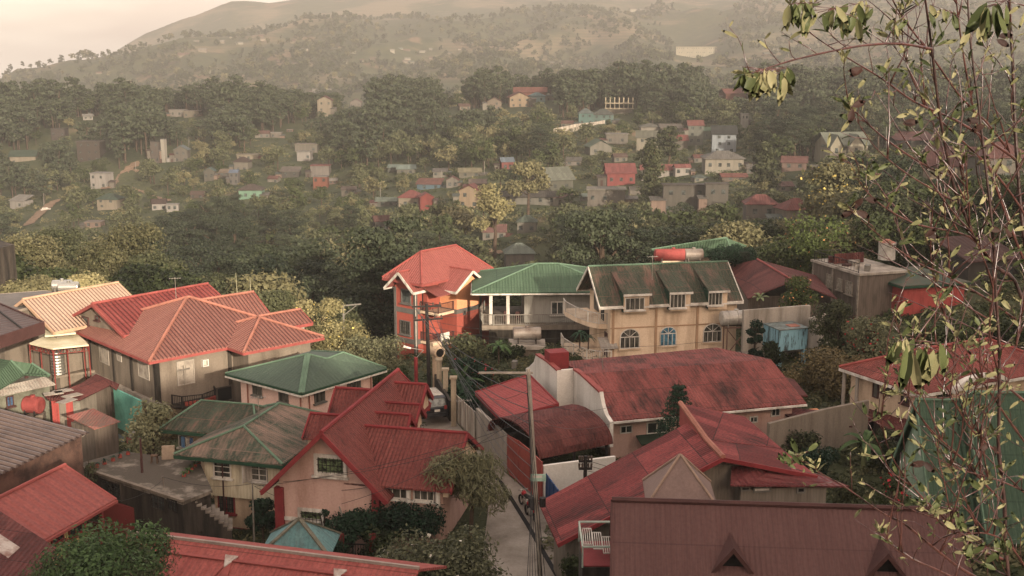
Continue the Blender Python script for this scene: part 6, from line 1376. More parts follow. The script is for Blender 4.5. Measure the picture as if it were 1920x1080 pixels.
FLW = {'red': plain('red_flower', 'a0202a'), 'orange': plain('orange_flower', 'd08a50'), 'white': plain('white_flower', 'c0b8a8'), 'yellow': plain('yellow_flower', 'c0a850')}
def tree_mesh(name, kind, h, r, leaf, per, size, seed, nc=None, droop=0., up=.3):
    rg = np.random.default_rng(seed); C, R, L = crown(kind, h, r, rg, nc=nc); v1, f1 = leafquads(C, R, per, size, up, droop, rg=rg); v2, f2 = tubes(L)
    return npmesh(name, np.concatenate([v1, v2]), [f1, f2+len(v1)], [leaf, BARK], [0]*len(f1)+[1]*len(f2))
def put(me, name, label, cat, loc, sc=1., rz=None, group=None, sz=None):
    o = bpy.data.objects.new(name, me); COL.objects.link(o); o.location = loc; o.rotation_euler = (0, 0, rnd.random()*6.28 if rz is None else rz); o.scale = (sc, sc, sz or sc); return tagit(o, label, cat, group)
def plant(name, label, cat, base, kind, h, r, leaf, per=110, size=.22, seed=0, nc=None, flower=None, nf=60, droop=0., trunk=True, group=None, fs=.09, up=.3, squash=None):
    """near tree or shrub: trunk and crown (and flowers) as parts"""
    base = V(base); o = thing(name, label, cat, base, group); rg = np.random.default_rng(seed+100); C, R, L = crown(kind, h, r, rg, nc=nc)
    if kind == 'broad' and not trunk:       # low shrub: clumps down to the ground
        C = [(x, y, max(.15*h, z-.25*h*(i % 3))) for i, (x, y, z) in enumerate(C)]
    v, f = leafquads(C, R, per, size*(1.9 if droop > .5 else 1), up, droop, .16 if droop > .5 else .55, rg=rg); me = npmesh('crown', v, [f], [LF[leaf]]); c = bpy.data.objects.new('crown', me); COL.objects.link(c); c.parent = o
    v, f = tubes(L, 6); me = npmesh('trunk', v, [f], [BARK]); c = bpy.data.objects.new('trunk' if trunk else 'stems', me); COL.objects.link(c); c.parent = o
    if flower:
        k = rg.integers(0, len(C), nf); v, f = leafquads(np.array(C)[k], np.array(R)[k]*1.03, 1, fs, .4, 0, .9, rg, .95); me = npmesh('flowers', v, [f], [FLW[flower]]); c = bpy.data.objects.new('flowers', me); COL.objects.link(c); c.parent = o
    return o
def at(px, py, Y, dz=0):                    # ground point under a pixel column at forward distance Y
    p = D(px, py, Y); return V((p.x, p.y, G(p.x, p.y)+dz))
def tall(px, ytop, Y):                      # height needed to reach a pixel row
    b = at(px, ytop, Y); return D(px, ytop, Y).z - b.z
# --- forest of the valley: the nearest as individuals, the rest one mass
def spacing(r): return 5.6 if r < 230 else (6.6 if r < 420 else 7.6)
cand = []
r = 122.
while r < 780:
    sp_ = spacing(r); n = int(2*math.radians(26)*r/sp_)
    for i in range(n):
        a = math.radians(-26) + math.radians(52)*(i+rnd.random())/n; rr = r + rnd.uniform(-.5, .5)*sp_; cand.append((rr*math.sin(a), rr*math.cos(a)))
    r += sp_*.95
for k in range(500):                       # a screen of trees on the sunlit crest of the pine ridge
    a = math.radians(rnd.uniform(-26, 26)); rr = rnd.uniform(600, 720); cand.append((rr*math.sin(a), rr*math.cos(a)))
def keep(x, y, h, w):
    z = G(x, y); px, pb, _ = proj(V((x, y, z))); _, pt, q = proj(V((x, y, z+h))); wp = w/q*F
    if y < 136 and 1090 < px < 1900: return None
    if px < 560 and y < 120: return None
    if y < 124: return None
    for (a, b, c, d, Y) in MIDR:
        if y < Y+9 and px+wp > a and px-wp < b and pb > c and pt < d-2 and y > Y*.45:
            if Y-14 < y: return None
            if pt < c+(d-c)*.48: return None
    for (rx, ry, X, Y, w_) in RP:
        if (x-X)**2+(y-Y)**2 < (w_*.5+2.5)**2: return None
        if y < Y and abs(px-rx) < wp+2 and pt < ry < pb and w_ > 3: return None
    return z, px, pb, q
VAR = {}
def variants():
    pass
    for i in range(7): VAR['broad', i] = tree_mesh('broadleaf_tree', 'broad', 9, 4.6, LF[['dark', 'mid', 'dark', 'olive', 'mid', 'dark', 'mid'][i]], 430, .2, 20+i, nc=20)
    for i in range(5): VAR['pine', i] = tree_mesh('pine_tree', 'pine', 15, 4.8, LF['pine'], 340, .2, 40+i, nc=16)
    VAR['yel', 0] = tree_mesh('yellow_tree', 'broad', 9, 4.4, LF['yel'], 240, .26, 60); VAR['yel', 1] = tree_mesh('yellow_tree', 'broad', 8, 4, LF['olive'], 240, .26, 61)
variants()
chosen = []
for (x, y) in cand:
    r = math.hypot(x, y); pn = noise.noise(V((x/60, y/60, 3.3))); ridge = ss((r-520)/80)
    isp = rnd.random() < (.10 + .8*ridge + (.25 if pn > .15 else 0)); h = (rnd.uniform(11, 18) if isp else rnd.uniform(6, 12))*(1 if r > 200 else 1.1)
    if isp and 560 < r < 720 and rnd.random() < .25: h *= 1.25
    cl = noise.noise(V((x/38, y/38, 9.1)))
    if cl > .2 and 240 < r < 600: h *= .45; isp = False
    if y > 735 and rnd.random() < .5: continue
    k = keep(x, y, h, h*.35)
    if k: chosen.append((r, x, y, k[0], h, isp, k[1]))
chosen.sort(); nb = npn = ny = 0; rest = []
for (r, x, y, z, h, isp, px) in chosen:
    vis = -60 < px < 1980
    if vis and isp and npn < 190: put(VAR['pine', rnd.randrange(5)], 'pine_tree', 'dark flat topped pine standing in the valley forest', 'tree', (x, y, z-.3), h/15*rnd.uniform(.95, 1.15), group='pines of the valley forest', sz=h/15); npn += 1
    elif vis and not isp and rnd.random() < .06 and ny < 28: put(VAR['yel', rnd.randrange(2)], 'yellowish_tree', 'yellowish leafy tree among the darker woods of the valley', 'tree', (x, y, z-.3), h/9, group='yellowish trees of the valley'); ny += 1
    elif vis and not isp and nb < 285: put(VAR['broad', rnd.randrange(7)], 'broadleaf_tree', 'dark leafy tree in the woods behind the near houses', 'tree', (x, y, z-.4), h/9*rnd.uniform(.9, 1.25), group='leafy trees of the valley woods', sz=h/9); nb += 1
    else: rest.append((x, y, z, h, isp))
def mass(name, items, protos, kind='stuff'):
    """many trees merged into one mesh from small prototypes (verts, faces)"""
    VV = []; FF = []; MI = []; off = 0
    for (x, y, z, sx, sz_, k) in items:
        v, f, mi = protos[k]; a = rnd.random()*6.28; ca, sa = math.cos(a), math.sin(a)
        w = v*np.array([sx, sx, sz_]); w = np.stack([w[:, 0]*ca-w[:, 1]*sa+x, w[:, 0]*sa+w[:, 1]*ca+y, w[:, 2]+z], 1); VV.append(w); FF.append(f+off); MI.append(mi); off += len(v)
    me = npmesh(name, np.concatenate(VV), [np.concatenate(FF)], [LF['dark'], LF['pine'], LF['olive'], LF['mid'], BARK], np.concatenate(MI)); o = bpy.data.objects.new(name, me); COL.objects.link(o); o['kind'] = kind; return o
PR = []
for i in range(10):
    rg = np.random.default_rng(300+i); kd = 'pine' if i >= 6 else 'broad'; C, R, L = crown(kd, 1., .33 if kd == 'pine' else .5, rg, nc=11); v, f = leafquads(C, R, 44, .046 if kd == 'pine' else .056, rg=rg); v2, f2 = tubes(L[:1], 4)
    PR.append((np.concatenate([v, v2]), np.concatenate([f, f2+len(v)]), np.concatenate([np.full(len(f), 1 if kd == 'pine' else (0, 3, 3, 2, 0, 3)[i]), np.full(len(f2), 4)])))
mass('distant_forest', [(x, y, z-.3, h*(1 if i else 1), h, (6+rnd.randrange(4)) if i else rnd.randrange(6)) for (x, y, z, h, i) in rest], PR)
# low shrubs covering the slopes
PS = []
for i in range(6): rg = np.random.default_rng(500+i); C = rg.normal(size=(5, 3))*np.array([.5, .5, .15])+np.array([0, 0, .35]); R = np.full((5, 3), .45)*np.array([1, 1, .8]); v, f = leafquads(C, R, 14, .17, .6, rg=rg); PS.append((v, f, np.full(len(f), (3, 0, 2, 3, 2, 0)[i])))
it = []
for k in range(15000):
    a = math.radians(rnd.uniform(-26, 26)); rr = 120*(5.2**(rnd.random()**.85)); x, y = rr*math.sin(a), rr*math.cos(a); z = G(x, y); px, pb, q = proj(V((x, y, z)))
    if y < 134 and 900 < px < 1900: continue
    if any(y < Y+6 and a_ < px < b_ and c_ < pb-2 < d_+3 and y > Y-6 for (a_, b_, c_, d_, Y) in MIDR): continue
    if any(abs((px-x0)-(py_-y0)*m_) < 9 for (x0, y0, m_, py_) in ((230, 330, -1.28, pb),) if 300 < pb < 357 and 195 < px < 265): continue
    if 376 < pb < 426 and 48 < px < 112 and abs(px-(52+(425-pb)*1.17)) < 8: continue
    if any((x-X)**2+(y-Y)**2 < (w_*.5+2)**2 or (y < Y and abs(px-rx) < 7 and pb-12 < ry < pb+2 and w_ > 3) for (rx, ry, X, Y, w_) in RP): continue
    s = rnd.uniform(.8, 2.4); it.append((x, y, z-.1, s, s*rnd.uniform(.6, 1.1), rnd.randrange(6)))
mass('slope_shrubs', it, PS)
it = []
for k in range(5200):
    y = rnd.uniform(46, 134); x = y*rnd.uniform(-.46, .46); px, pb, q = proj(V((x, y, G(x, y))))
    if y > 118 and px < 1090: continue
    if abs(px - (960 + (y-60)*-4.6)) < 75 and y < 95: continue
    s = rnd.uniform(.3, .95)*(1.4 if px > 1400 else 1); it.append((x, y, G(x, y)-.06, s, s*rnd.uniform(.5, 1), rnd.randrange(6)))
mass('yard_weeds', it, PS)
# far hillside tree specks
it = []
for k in range(17000):
    a = math.radians(rnd.uniform(-26, 26)); rr = rnd.uniform(820, 2750); x, y = rr*math.sin(a), rr*math.cos(a)
    n1 = noise.noise(V((x/130, y/130, 1.7)))
    if n1 < -.12 + .2*rnd.random() and rnd.random() < .85: continue
    if abs(proj(V((x, y, G(x, y))))[0]-1305) < 44 and 1500 < y < 2600: continue
    s = rnd.uniform(6, 14); it.append((x, y, G(x, y)-.5, s, s, rnd.randrange(10)))
PF = []
for i in range(10):
    rg = np.random.default_rng(700+i); kd = 'pine' if i >= 6 else 'broad'; C, R, L = crown(kd, 1., .3 if kd == 'pine' else .55, rg, nc=5); v, f = leafquads(C, R, 9, .16, rg=rg); PF.append((v, f, np.full(len(f), 1 if kd == 'pine' else (0, 3, 3, 2, 0, 3)[i])))
mass('far_hill_trees', it, PF)
for k in range(3000): pass
# trees on the shading hill to the right, out of frame
it = []
for k in range(420):
    u = rnd.uniform(-60, 250); w_ = rnd.uniform(-66, -58); x = .9063*u - .4226*w_; y = .4226*u + .9063*w_; it.append((x, y, G(x, y)-.5, rnd.uniform(4, 6), rnd.uniform(3, 4.6), rnd.randrange(6)))
mass('hilltop_wood', it, PR)
# lone trees seen apart
for (px, yb, yt, lb) in ((90, 160, 130, 'lone round crowned tree standing on the hazy ridge line at left'),):
    p = TH(px, yb, 1500)
    if p: h = 26/F*p.length; put(VAR['broad', 0], 'lone_tree', lb, 'tree', p - Z, h/9)
for (px, yt, Y, w, lf, sd, lb, hh) in ((1252, 238, 400, 3.4, 'pine', 1, 'tall lone pine with bare trunk above the long red roof', 20),):
    b = at(px, yt, Y); plant('lone_pine', lb, 'tree', b, 'pine', tall(px, yt, Y), 5.2, 'mid', 120, .5, sd)
b = at(1228, 340, 330); plant('bamboo_clump', 'tall feathery column of bamboo right of the grey tiled house', 'bamboo', at(1222, 340, 330), 'column', tall(1222, 268, 330), 5.0, 'mid', 200, .5, 3)
b = at(1432, 340, 330); plant('bamboo_clump', 'dense dark green bamboo column left of the pale green gabled house', 'bamboo', b, 'column', tall(1440, 268, 330), 4.6, 'mid', 260, .5, 4)
plant('flowering_tree', 'round tree with yellow blossoms near the stone walled house', 'tree', at(1560, 420, 190), 'broad', tall(1560, 308, 190), 6.2, 'olive', 260, .35, 7, 18, 'yellow', 260, fs=.25)
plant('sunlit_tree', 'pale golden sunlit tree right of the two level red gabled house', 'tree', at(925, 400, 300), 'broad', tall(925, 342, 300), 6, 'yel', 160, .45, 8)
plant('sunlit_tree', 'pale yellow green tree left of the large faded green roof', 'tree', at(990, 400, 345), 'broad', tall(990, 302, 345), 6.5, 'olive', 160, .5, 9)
# big trees left behind the peach roof
for i, (px, yt, Y, r, lf, lb) in enumerate(((40, 435, 150, 6.5, 'olive', 'broad sunlit tree at the left edge behind the flat roof'), (110, 425, 158, 5.5, 'mid', 'feathery tree left of the tall golden trees'), (175, 455, 140, 5.0, 'olive', 'golden green tree above the steel drums'), (235, 415, 150, 6.0, 'olive', 'tallest golden green tree behind the peach roof'), (290, 470, 138, 4.6, 'mid', 'olive tree right behind the peach roof ridge'), (165, 512, 118, 3.4, 'yel', 'bright yellow green bush just behind the peach roof'), (60, 520, 122, 4, 'olive', 'low olive tree behind the steel drums'), (420, 515, 128, 4, 'mid', 'rounded tree behind the crimson roof'), (500, 545, 118, 3.5, 'mid', 'leafy tree beyond the back gable of the terracotta roof'))):
    b = at(px, yt, Y); plant('leafy_tree', lb, 'tree', b, 'broad', tall(px, yt, Y), r, lf, 520, .19, 200+i, 24)
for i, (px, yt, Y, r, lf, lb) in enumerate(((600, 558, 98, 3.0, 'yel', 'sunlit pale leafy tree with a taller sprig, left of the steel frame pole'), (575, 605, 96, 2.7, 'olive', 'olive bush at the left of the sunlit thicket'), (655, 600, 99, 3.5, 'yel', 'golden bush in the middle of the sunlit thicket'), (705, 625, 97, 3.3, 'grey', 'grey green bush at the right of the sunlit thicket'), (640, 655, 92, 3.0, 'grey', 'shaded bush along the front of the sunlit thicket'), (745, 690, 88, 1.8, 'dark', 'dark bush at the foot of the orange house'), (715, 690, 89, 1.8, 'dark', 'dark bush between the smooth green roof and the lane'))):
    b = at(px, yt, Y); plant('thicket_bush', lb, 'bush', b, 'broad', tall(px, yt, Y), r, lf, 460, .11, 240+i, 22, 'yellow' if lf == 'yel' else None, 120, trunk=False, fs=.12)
for i, (px, yt, Y) in enumerate(((468, 520, 119), (445, 512, 123), (640, 505, 150), (655, 512, 152), (672, 505, 155), (530, 508, 160), (545, 515, 158), (560, 508, 162))):
    b = at(px, yt, Y); h = tall(px, yt, Y); m = MB(); e = rnd.uniform(-.6, .6); m.tube([b, b+V((e*.2, 0, h*.5)), b+V((e, 0, h))], [.09, .07, .03], 5); m.build('bamboo_pole', plain('pale_stem', '8f8a6c'), None, 'thin pale bamboo stem rising from the woods', cat='bamboo stem', group='pale bamboo stems in the woods')
# near garden plants
P0 = [
 ('weeping_tree', 'drooping feathery tree at the corner of the pink gabled house', 'tree', 880, 842, 61.0, 2.5, 'willow', 'broad', 260, .12, 1, 17, None, .9, True),
 ('wide_shrub', 'wide grey green shrub dotted with white flowers at the bottom centre', 'shrub', 808, 1005, 52.0, 3.8, 'grey', 'broad', 420, .105, 2, 34, 'white', 0, False),
 ('young_tree', 'small bright leafed tree in front of the clapboard house', 'tree', 492, 935, 63.2, 1.0, 'ivy', 'broad', 150, .12, 3, 10, None, 0, True),
 ('yard_tree', 'scraggly green tree between the rusty shed and the terrace', 'tree', 272, 748, 72, 2.0, 'grey', 'broad', 200, .13, 4, 16, None, .2, True),
 ('garden_bush', 'leafy bush below the left balcony of the orange house', 'bush', 868, 622, 98, 2.6, 'mid', 'broad', 200, .16, 5, 14, None, 0, False),
 ('red_flower_bush', 'garden bush covered in red blooms behind the round arch', 'bush', 885, 668, 90, 1.9, 'ivy', 'broad', 190, .16, 6, 12, 'red', 0, False),
 ('garden_bush', 'low dark bush right of the red blooming bush', 'bush', 925, 685, 91, 2.0, 'mid', 'broad', 170, .15, 7, 12, None, 0, False),
 ('garden_bush', 'low scrub patch behind the flat red carport roof', 'bush', 870, 712, 84, 2.0, 'ivy', 'broad', 170, .15, 8, 12, None, 0, False),
 ('garden_bush', 'pale green shrub beside the square concrete tank block', 'bush', 1030, 655, 96, 1.6, 'mid', 'broad', 170, .14, 9, 12, None, 0, False),
 ('dark_yard_plant', 'dark bush growing under the mansard end of the cream balconies', 'bush', 945, 640, 99, 1.8, 'dark', 'broad', 150, .14, 10, 12, None, 0, False),
 ('orange_flower_bush', 'rounded bush speckled with orange flowers over the concrete fence', 'bush', 1500, 512, 104, 2.3, 'lant', 'broad', 300, .12, 11, 16, 'orange', 0, False),
 ('slope_tree', 'bushy dark tree on the bank right of the blue cistern', 'tree', 1572, 562, 95, 2.1, 'mid', 'broad', 300, .13, 12, 18, None, 0, False),
 ('slope_bush', 'grey green shrub on the bank below the red shed', 'bush', 1640, 590, 93, 2.8, 'grey', 'broad', 260, .13, 13, 18, 'red', 0, False),
 ('slope_bush', 'dry brown brush covering the bank below the blue cistern', 'bush', 1545, 655, 88, 3.2, 'brush', 'broad', 300, .12, 14, 20, None, 0, False),
 ('slope_bush', 'brushy growth above the right end of the grey yard wall', 'bush', 1590, 668, 86, 2.6, 'brush', 'broad', 260, .12, 15, 18, None, 0, False),
 ('slope_bush', 'dark scrub at the foot of the streaked retaining wall', 'bush', 1445, 640, 92, 1.6, 'dark', 'broad', 190, .13, 16, 12, None, 0, False),
 ('slope_bush', 'dark climbing shrub on the left side of the blue cistern', 'bush', 1418, 598, 94.5, 1.1, 'ivy', 'broad', 190, .13, 17, 12, None, 0, False),
 ('hedge_bush', 'dark rounded hedge bush at the left above the dark red roof', 'bush', 1395, 470, 124, 3.6, 'dark', 'broad', 260, .2, 18, 16, None, 0, False),
 ('hedge_bush', 'big dark shrub at the right above the dark red roof', 'bush', 1460, 448, 126, 4.4, 'dark', 'broad', 300, .2, 19, 18, None, 0, False),
 ('hedge_bush', 'large lantana covered shrub left of the timber house roof', 'bush', 1530, 400, 128, 5.0, 'lant', 'broad', 340, .2, 20, 22, 'orange', 0, False),
 ('dark_tree', 'dense dark tree behind the whitish roof tank', 'tree', 1650, 395, 135, 5.5, 'dark', 'broad', 260, .26, 21, 20, None, 0, False),
 ('dark_tree', 'dense dark tree behind the right end of the red shed', 'tree', 1760, 400, 135, 6, 'dark', 'broad', 260, .26, 22, 20, None, 0, False),
 ('dark_tree', 'dense dark tree at the right picture edge behind the twigs', 'tree', 1870, 390, 132, 6, 'dark', 'broad', 260, .26, 23, 20, None, 0, False),
 ('yard_bush', 'dark shrub behind the red roof of the right cream house', 'bush', 1780, 600, 98, 3.4, 'dark', 'broad', 240, .16, 24, 16, None, 0, False),
 ('yard_bush', 'dark shrub at the right edge above the right cream house', 'bush', 1890, 590, 98, 3.6, 'dark', 'broad', 240, .16, 25, 16, None, 0, False),
 ('yard_bush', 'tangled green growth along the grey yard wall', 'bush', 1495, 805, 72, 1.5, 'mid', 'broad', 180, .11, 26, 12, None, 0, False),
 ('yard_bush', 'garden growth at the right corner of the patchwork roof', 'bush', 1600, 880, 62, 1.5, 'mid', 'broad', 180, .11, 27, 12, None, 0, False),
 ('yard_bush', 'bush with red blooms at the foot of the steep green roof', 'bush', 1680, 885, 60, 1.5, 'dark', 'broad', 180, .11, 28, 12, 'red', 0, False),
 ('yard_bush', 'green growth between the two rusty lean-to roofs', 'bush', 1540, 835, 68, 1.7, 'ivy', 'broad', 180, .11, 29, 12, None, 0, False),
 ('yard_bush', 'shady growth behind the steep green roofs', 'bush', 1660, 800, 70, 1.2, 'mid', 'broad', 160, .11, 30, 12, None, 0, False),
 ('foot_shrub', 'small shrub at the lower left window of the pink gabled house', 'bush', 607, 950, 60.3, .6, 'ivy', 'broad', 90, .09, 31, 8, None, 0, False),
 ('foot_shrub', 'dark garden shrub behind the iron fence', 'bush', 700, 985, 58.5, 1.4, 'dark', 'broad', 190, .1, 32, 12, None, 0, False),
 ('foot_shrub', 'garden shrub left of the red fence pier', 'bush', 640, 990, 58.5, 1.0, 'ivy', 'broad', 150, .1, 33, 10, None, 0, False),
 ('road_weeds', 'weeds beside the lower end of the lane', 'bush', 1080, 1040, 52, 1.2, 'dark', 'broad', 160, .1, 34, 10, None, 0, False),
 ('yard_bush', 'low plants under the terracotta house balcony', 'bush', 290, 752, 78, 2.2, 'brush', 'broad', 200, .13, 35, 14, None, 0, False),
 ('yard_bush', 'weeds along the terrace edge beside the brown wall', 'bush', 165, 850, 66, 1.0, 'mid', 'broad', 120, .1, 36, 10, None, 0, False),
]
for (nm, lb, cat, px, yt, Y, r, lf, kd, per, sz, sd, nc, fl, dr, tr) in P0:
    b = at(px, yt, Y); h = max(.8, tall(px, yt, Y)); plant(nm, lb, cat, b, kd, h, r, lf, per, sz, 400+sd, nc, fl, 150, dr, tr, fs=.1)
# large creeper covered pine, bottom left
b = at(195, 1012, 42); h = D(195, 1012, 42).z-b.z; o = plant('creeper_tree', 'large tree smothered in bright green creeper and pine needles, bottom left', 'tree', b, 'broad', h, 3.7, 'fresh', 620, .095, 77, 30)
v, f = leafquads(*[np.array(q) for q in crown('broad', h*.97, 3.5, np.random.default_rng(9), nc=24)[:2]], 500, .1, rg=np.random.default_rng(10), aspect=.2); me = npmesh('needles', v, [f], [LF['mid']]); c = bpy.data.objects.new('needles', me); COL.objects.link(c); c.parent = o
# hedges
def hedge(lb, c, sx, sy, sz, rz, lf='ivy', per=900):
    o = thing('ivy_hedge', lb, 'hedge', c); rg = np.random.default_rng(int(sx*100)); C = []; ca, sa = math.cos(rz), math.sin(rz)
    for i in range(26): x, y, z = rg.uniform(-.5, .5)*sx, rg.uniform(-.5, .5)*sy, rg.uniform(.25, .85)*sz; C.append((x*ca-y*sa, x*sa+y*ca, z))
    v, f = leafquads(C, np.full((26, 3), min(sz, sy)*.42+.12), per//5, .09, rg=rg); me = npmesh('foliage', v, [f], [LF[lf]]); c2 = bpy.data.objects.new('foliage', me); COL.objects.link(c2); c2.parent = o
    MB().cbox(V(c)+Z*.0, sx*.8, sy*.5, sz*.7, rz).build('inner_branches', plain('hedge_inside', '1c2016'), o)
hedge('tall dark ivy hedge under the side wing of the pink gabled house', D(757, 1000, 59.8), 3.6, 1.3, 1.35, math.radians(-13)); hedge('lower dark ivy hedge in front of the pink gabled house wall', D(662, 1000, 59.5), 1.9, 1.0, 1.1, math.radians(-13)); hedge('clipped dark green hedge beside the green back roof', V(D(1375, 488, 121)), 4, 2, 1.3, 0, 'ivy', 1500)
# norfolk pine
b = V((D(1270, 810, 68).x, 68, G(10, 68))); o = thing('norfolk_pine', 'young symmetrical norfolk pine between the two large red roofs', 'tree', b); h = D(1270, 713, 68).z-b.z
MB().tube([b, b+Z*h], [.12, .02], 6).build('trunk', BARK, o); C = []; R = []
for i in range(15):
    z = h*(.2+.78*i/15); u = .2+.78*i/15; L = min(1.3, .1+2.9*(1-u))
    for k in range(7):
        a = k*.9+i*.5
        for q in (.35, .62, .88): C.append((math.cos(a)*L*q, math.sin(a)*L*q, z+.12*q*q-.02)); R.append((.24*(1.2-q*.5)+L*.06, .24+L*.06-.06*q, .1))
v, f = leafquads(C, R, 34, .075, .6, rg=np.random.default_rng(3), aspect=.35); me = npmesh('branches', v, [f], [leafm('norfolk_needles', '1c3322', '35503a', .15)]); c = bpy.data.objects.new('branches', me); COL.objects.link(c); c.parent = o
# big leaved plants (banana, palms, dracaena)
def rosette(name, lb, cat, base, h, L, W_, n, mat, stem=.08, arch=.5, seed=1):
    o = thing(name, lb, cat, base); base = V(base); rg = random.Random(seed); top = base+Z*h
    if h > .1: MB().tube([base, top], [stem*1.3, stem], 8).build('pot' if h < .4 and stem > .08 else 'stem', plain('clay_pot', '') if h < .4 and stem > .08 else BARK if stem < .1 else plain('banana_stem', '6d7048'), o)
    m = MB()
    for i in range(n):
        a = i*2.4+rg.random()*.5; el = rg.uniform(.25, 1.2); e = V((math.cos(a), math.sin(a), 0)); s = V((-e.y, e.x, 0)); prev = None; k = 6
        for j in range(k+1):
            u = j/k; c = top + e*(L*u*math.cos(el)) + Z*(L*(u*math.sin(el) - arch*u*u)); w = W_*math.sin(math.pi*min(.97, u*.9+.06))**.8; cur = (c-s*w+Z*w*.3, c, c+s*w+Z*w*.3)
            if prev: m.poly([prev[0], cur[0], cur[1], prev[1]]); m.poly([prev[1], cur[1], cur[2], prev[2]])
            prev = cur
    m.build('leaves', mat, o); return o
bl = leafm('broad_leaf', '2c4422', '53683a', .25)
rosette('banana_plant', 'banana plant with pale upright leaf behind the round arch', 'banana plant', at(862, 700, 88), 1.2, 2.2, .28, 7, bl, .12, .35, 2); rosette('banana_plant', 'banana plant in the yard right of the grey wall', 'banana plant', at(1622, 815, 70), 1.9, 2.0, .25, 8, bl, .13, .6, 3)
rosette('dracaena', 'tufted dracaena rising beside the curved balconies', 'potted palm', V(D(1087, 652, 96)), 1.2, .95, .06, 26, leafm('dracaena_leaf', '1c3322', '38523a', .2), .05, .8, 4); rosette('dracaena', 'second tufted dracaena just behind the first by the curved balconies', 'potted palm', V(D(1103, 655, 96.5)), 1.0, .8, .06, 22, leafm('dracaena_leaf', '', ''), .05, .8, 5); rosette('spiky_plant', 'spiky plant at the foot of the curved balconies', 'plant', V(D(1101, 690, 94)), .3, .8, .05, 22, leafm('dracaena_leaf', '', ''), .05, .5, 6)
rosette('papaya_tree', 'small papaya like tree beside the concrete tank block', 'tree', at(935, 668, 94), 2.2, 1.3, .16, 12, bl, .06, .7, 7); rosette('broad_leaf_plant', 'pale broad leaved plant below the dark red roof', 'plant', V(D(1424, 572, 103)), .6, 1.1, .16, 10, leafm('pale_broad_leaf', '6f7a4a', '97a070', .3), .06, .5, 8)
for i, (x, y) in enumerate(((170, 880), (182, 876), (196, 870), (212, 864), (225, 858), (240, 852))):
    rosette('pot_plant', 'potted plant on the far edge of the stained terrace', 'pot plant', mk(x, y, 1.52), .22, .34, .04, 12, LF['ivy'], .1, .6, 20+i)['group'] = 'potted plants along the terrace'
for i in range(5): 
    p = mk(345+i*7, 893-i*6, 1.52); rosette('pot_plant', 'small plant in the row near the clapboard wall on the terrace', 'pot plant', p, .15, .38, .06, 9, bl, .1, .5, 30+i)['group'] = 'plants by the clapboard wall'
c = mk(290, 868, 1.52); o = thing('stool', 'small dark wooden stool standing on the terrace', 'stool', c); MB().cbox(c+Z*.45, .4, .3, .06).build('seat', WOOD, o)
for a in (-.16, .16):
    for b_ in (-.1, .1): MB().bar(c+V((a*1.2, b_*1.2, 0)), c+V((a, b_, .45)), .05).build('leg', WOOD, o)
MB().ob(mk(303, 862, 1.52), (.75, .1, 0), (-.02, .12, .0), (0, .15, .8)).build('leaning_board', plain('pale_board', '94806a'), None, 'pale board leaning behind the stool on the terrace', cat='board')
# small yard clutter
def laundry(lb, a, b, cols, hh=.6):
    a, b = V(a), V(b); o = thing('washing_line', lb, 'washing line', (a+b)/2); MB().tube([a, (a+b)/2-Z*.08, b], .015, 4).build('line', BLACKM, o); n = len(cols)
    for i, cc in enumerate(cols):
        p = a+(b-a)*((i+.12)/n)-Z*.06; d = (b-a)*(.75/n); m = MB(); k = 5
        for j in range(k): q = p+d*j/k; w = (b-a).cross(Z).normalized()*.03*math.sin(j*2.1); w2 = (b-a).cross(Z).normalized()*.03*math.sin(j*2.1+2.1); m.poly([q+w-Z*hh*(.8+.2*math.sin(i*3)), q+d/k+w2-Z*hh*(.8+.2*math.sin(i*3)), q+d/k+w2, q+w])
        m.build('garment', plain('cloth_'+cc, cc, None, 3), o)
laundry('blue and pale clothes on a line under the rear green roof wing', W(338, 816, 2.1), W(362, 820, 2.1), ['4a6a8a', '8d8478', '39506b'], .9)
laundry('dark and white clothes hanging by the white canopy', W(24, 655, 1.2), W(52, 662, 1.2), ['2c2a30', 'b0a8a0', '5a2c30', '3a4048'], .8)
laundry('faded clothes strung across the yard below the red shack', W(205, 805, .6), W(250, 822, .4), ['9a8a80', '6a7a80', 'a05a50'], .6)
for (x, y, z, hh, lb) in ((870, 792, 4.9, 1.4, 'tv aerial on the side wing roof of the pink gabled house'), (486, 790, 3.8, 1.6, 'tv aerial above the rusting green roof'), (1223, 512, 7.4, 1.5, 'tv aerial on the ridge of the cream house'), (330, 556, 6.3, 1.6, 'tv aerial behind the peak of the terracotta roof'), (1130, 690, 4.7, 1.3, 'tv aerial on the long pink-red roof')):
    b = W(x, y, z); o = thing('tv_aerial', lb, 'aerial', b-Z*.3); MB().tube([b-Z*.6, b+Z*hh], .025, 5).build('mast', STEEL, o); m = MB()
    m.bar(b+Z*(hh-.1)-V((.45, .1, 0)), b+Z*(hh-.1)+V((.45, .1, 0)), .025)
    for k in range(5): q = b+Z*(hh-.1)+V((-.4+.2*k, -.09+.045*k, 0)); m.bar(q-V((-.05, .25, 0)), q+V((-.05, .25, 0)), .018)
    m.build('rods', STEEL, o)
for i, (x, y, z) in enumerate(((905, 700, 0), (925, 705, 0), (965, 690, 0), (1545, 800, 0), (1570, 815, 0), (120, 790, -1.5), (140, 800, -1.5), (250, 830, -1.2), (1080, 1000, 0), (1098, 1052, 0), (860, 705, 0))):
    p = mk(x, y, z); p.z = max(G(p.x, p.y), z)+.02; MB().cbox(p, .5+.1*(i % 3), .4, .35+.12*(i % 4), i*.7).build('yard_crate', (K_brown, W_concl, K_grey, M_zinc)[i % 4], None, 'small weathered crate lying in one of the yards', cat='crate', group='crates lying about the yards')

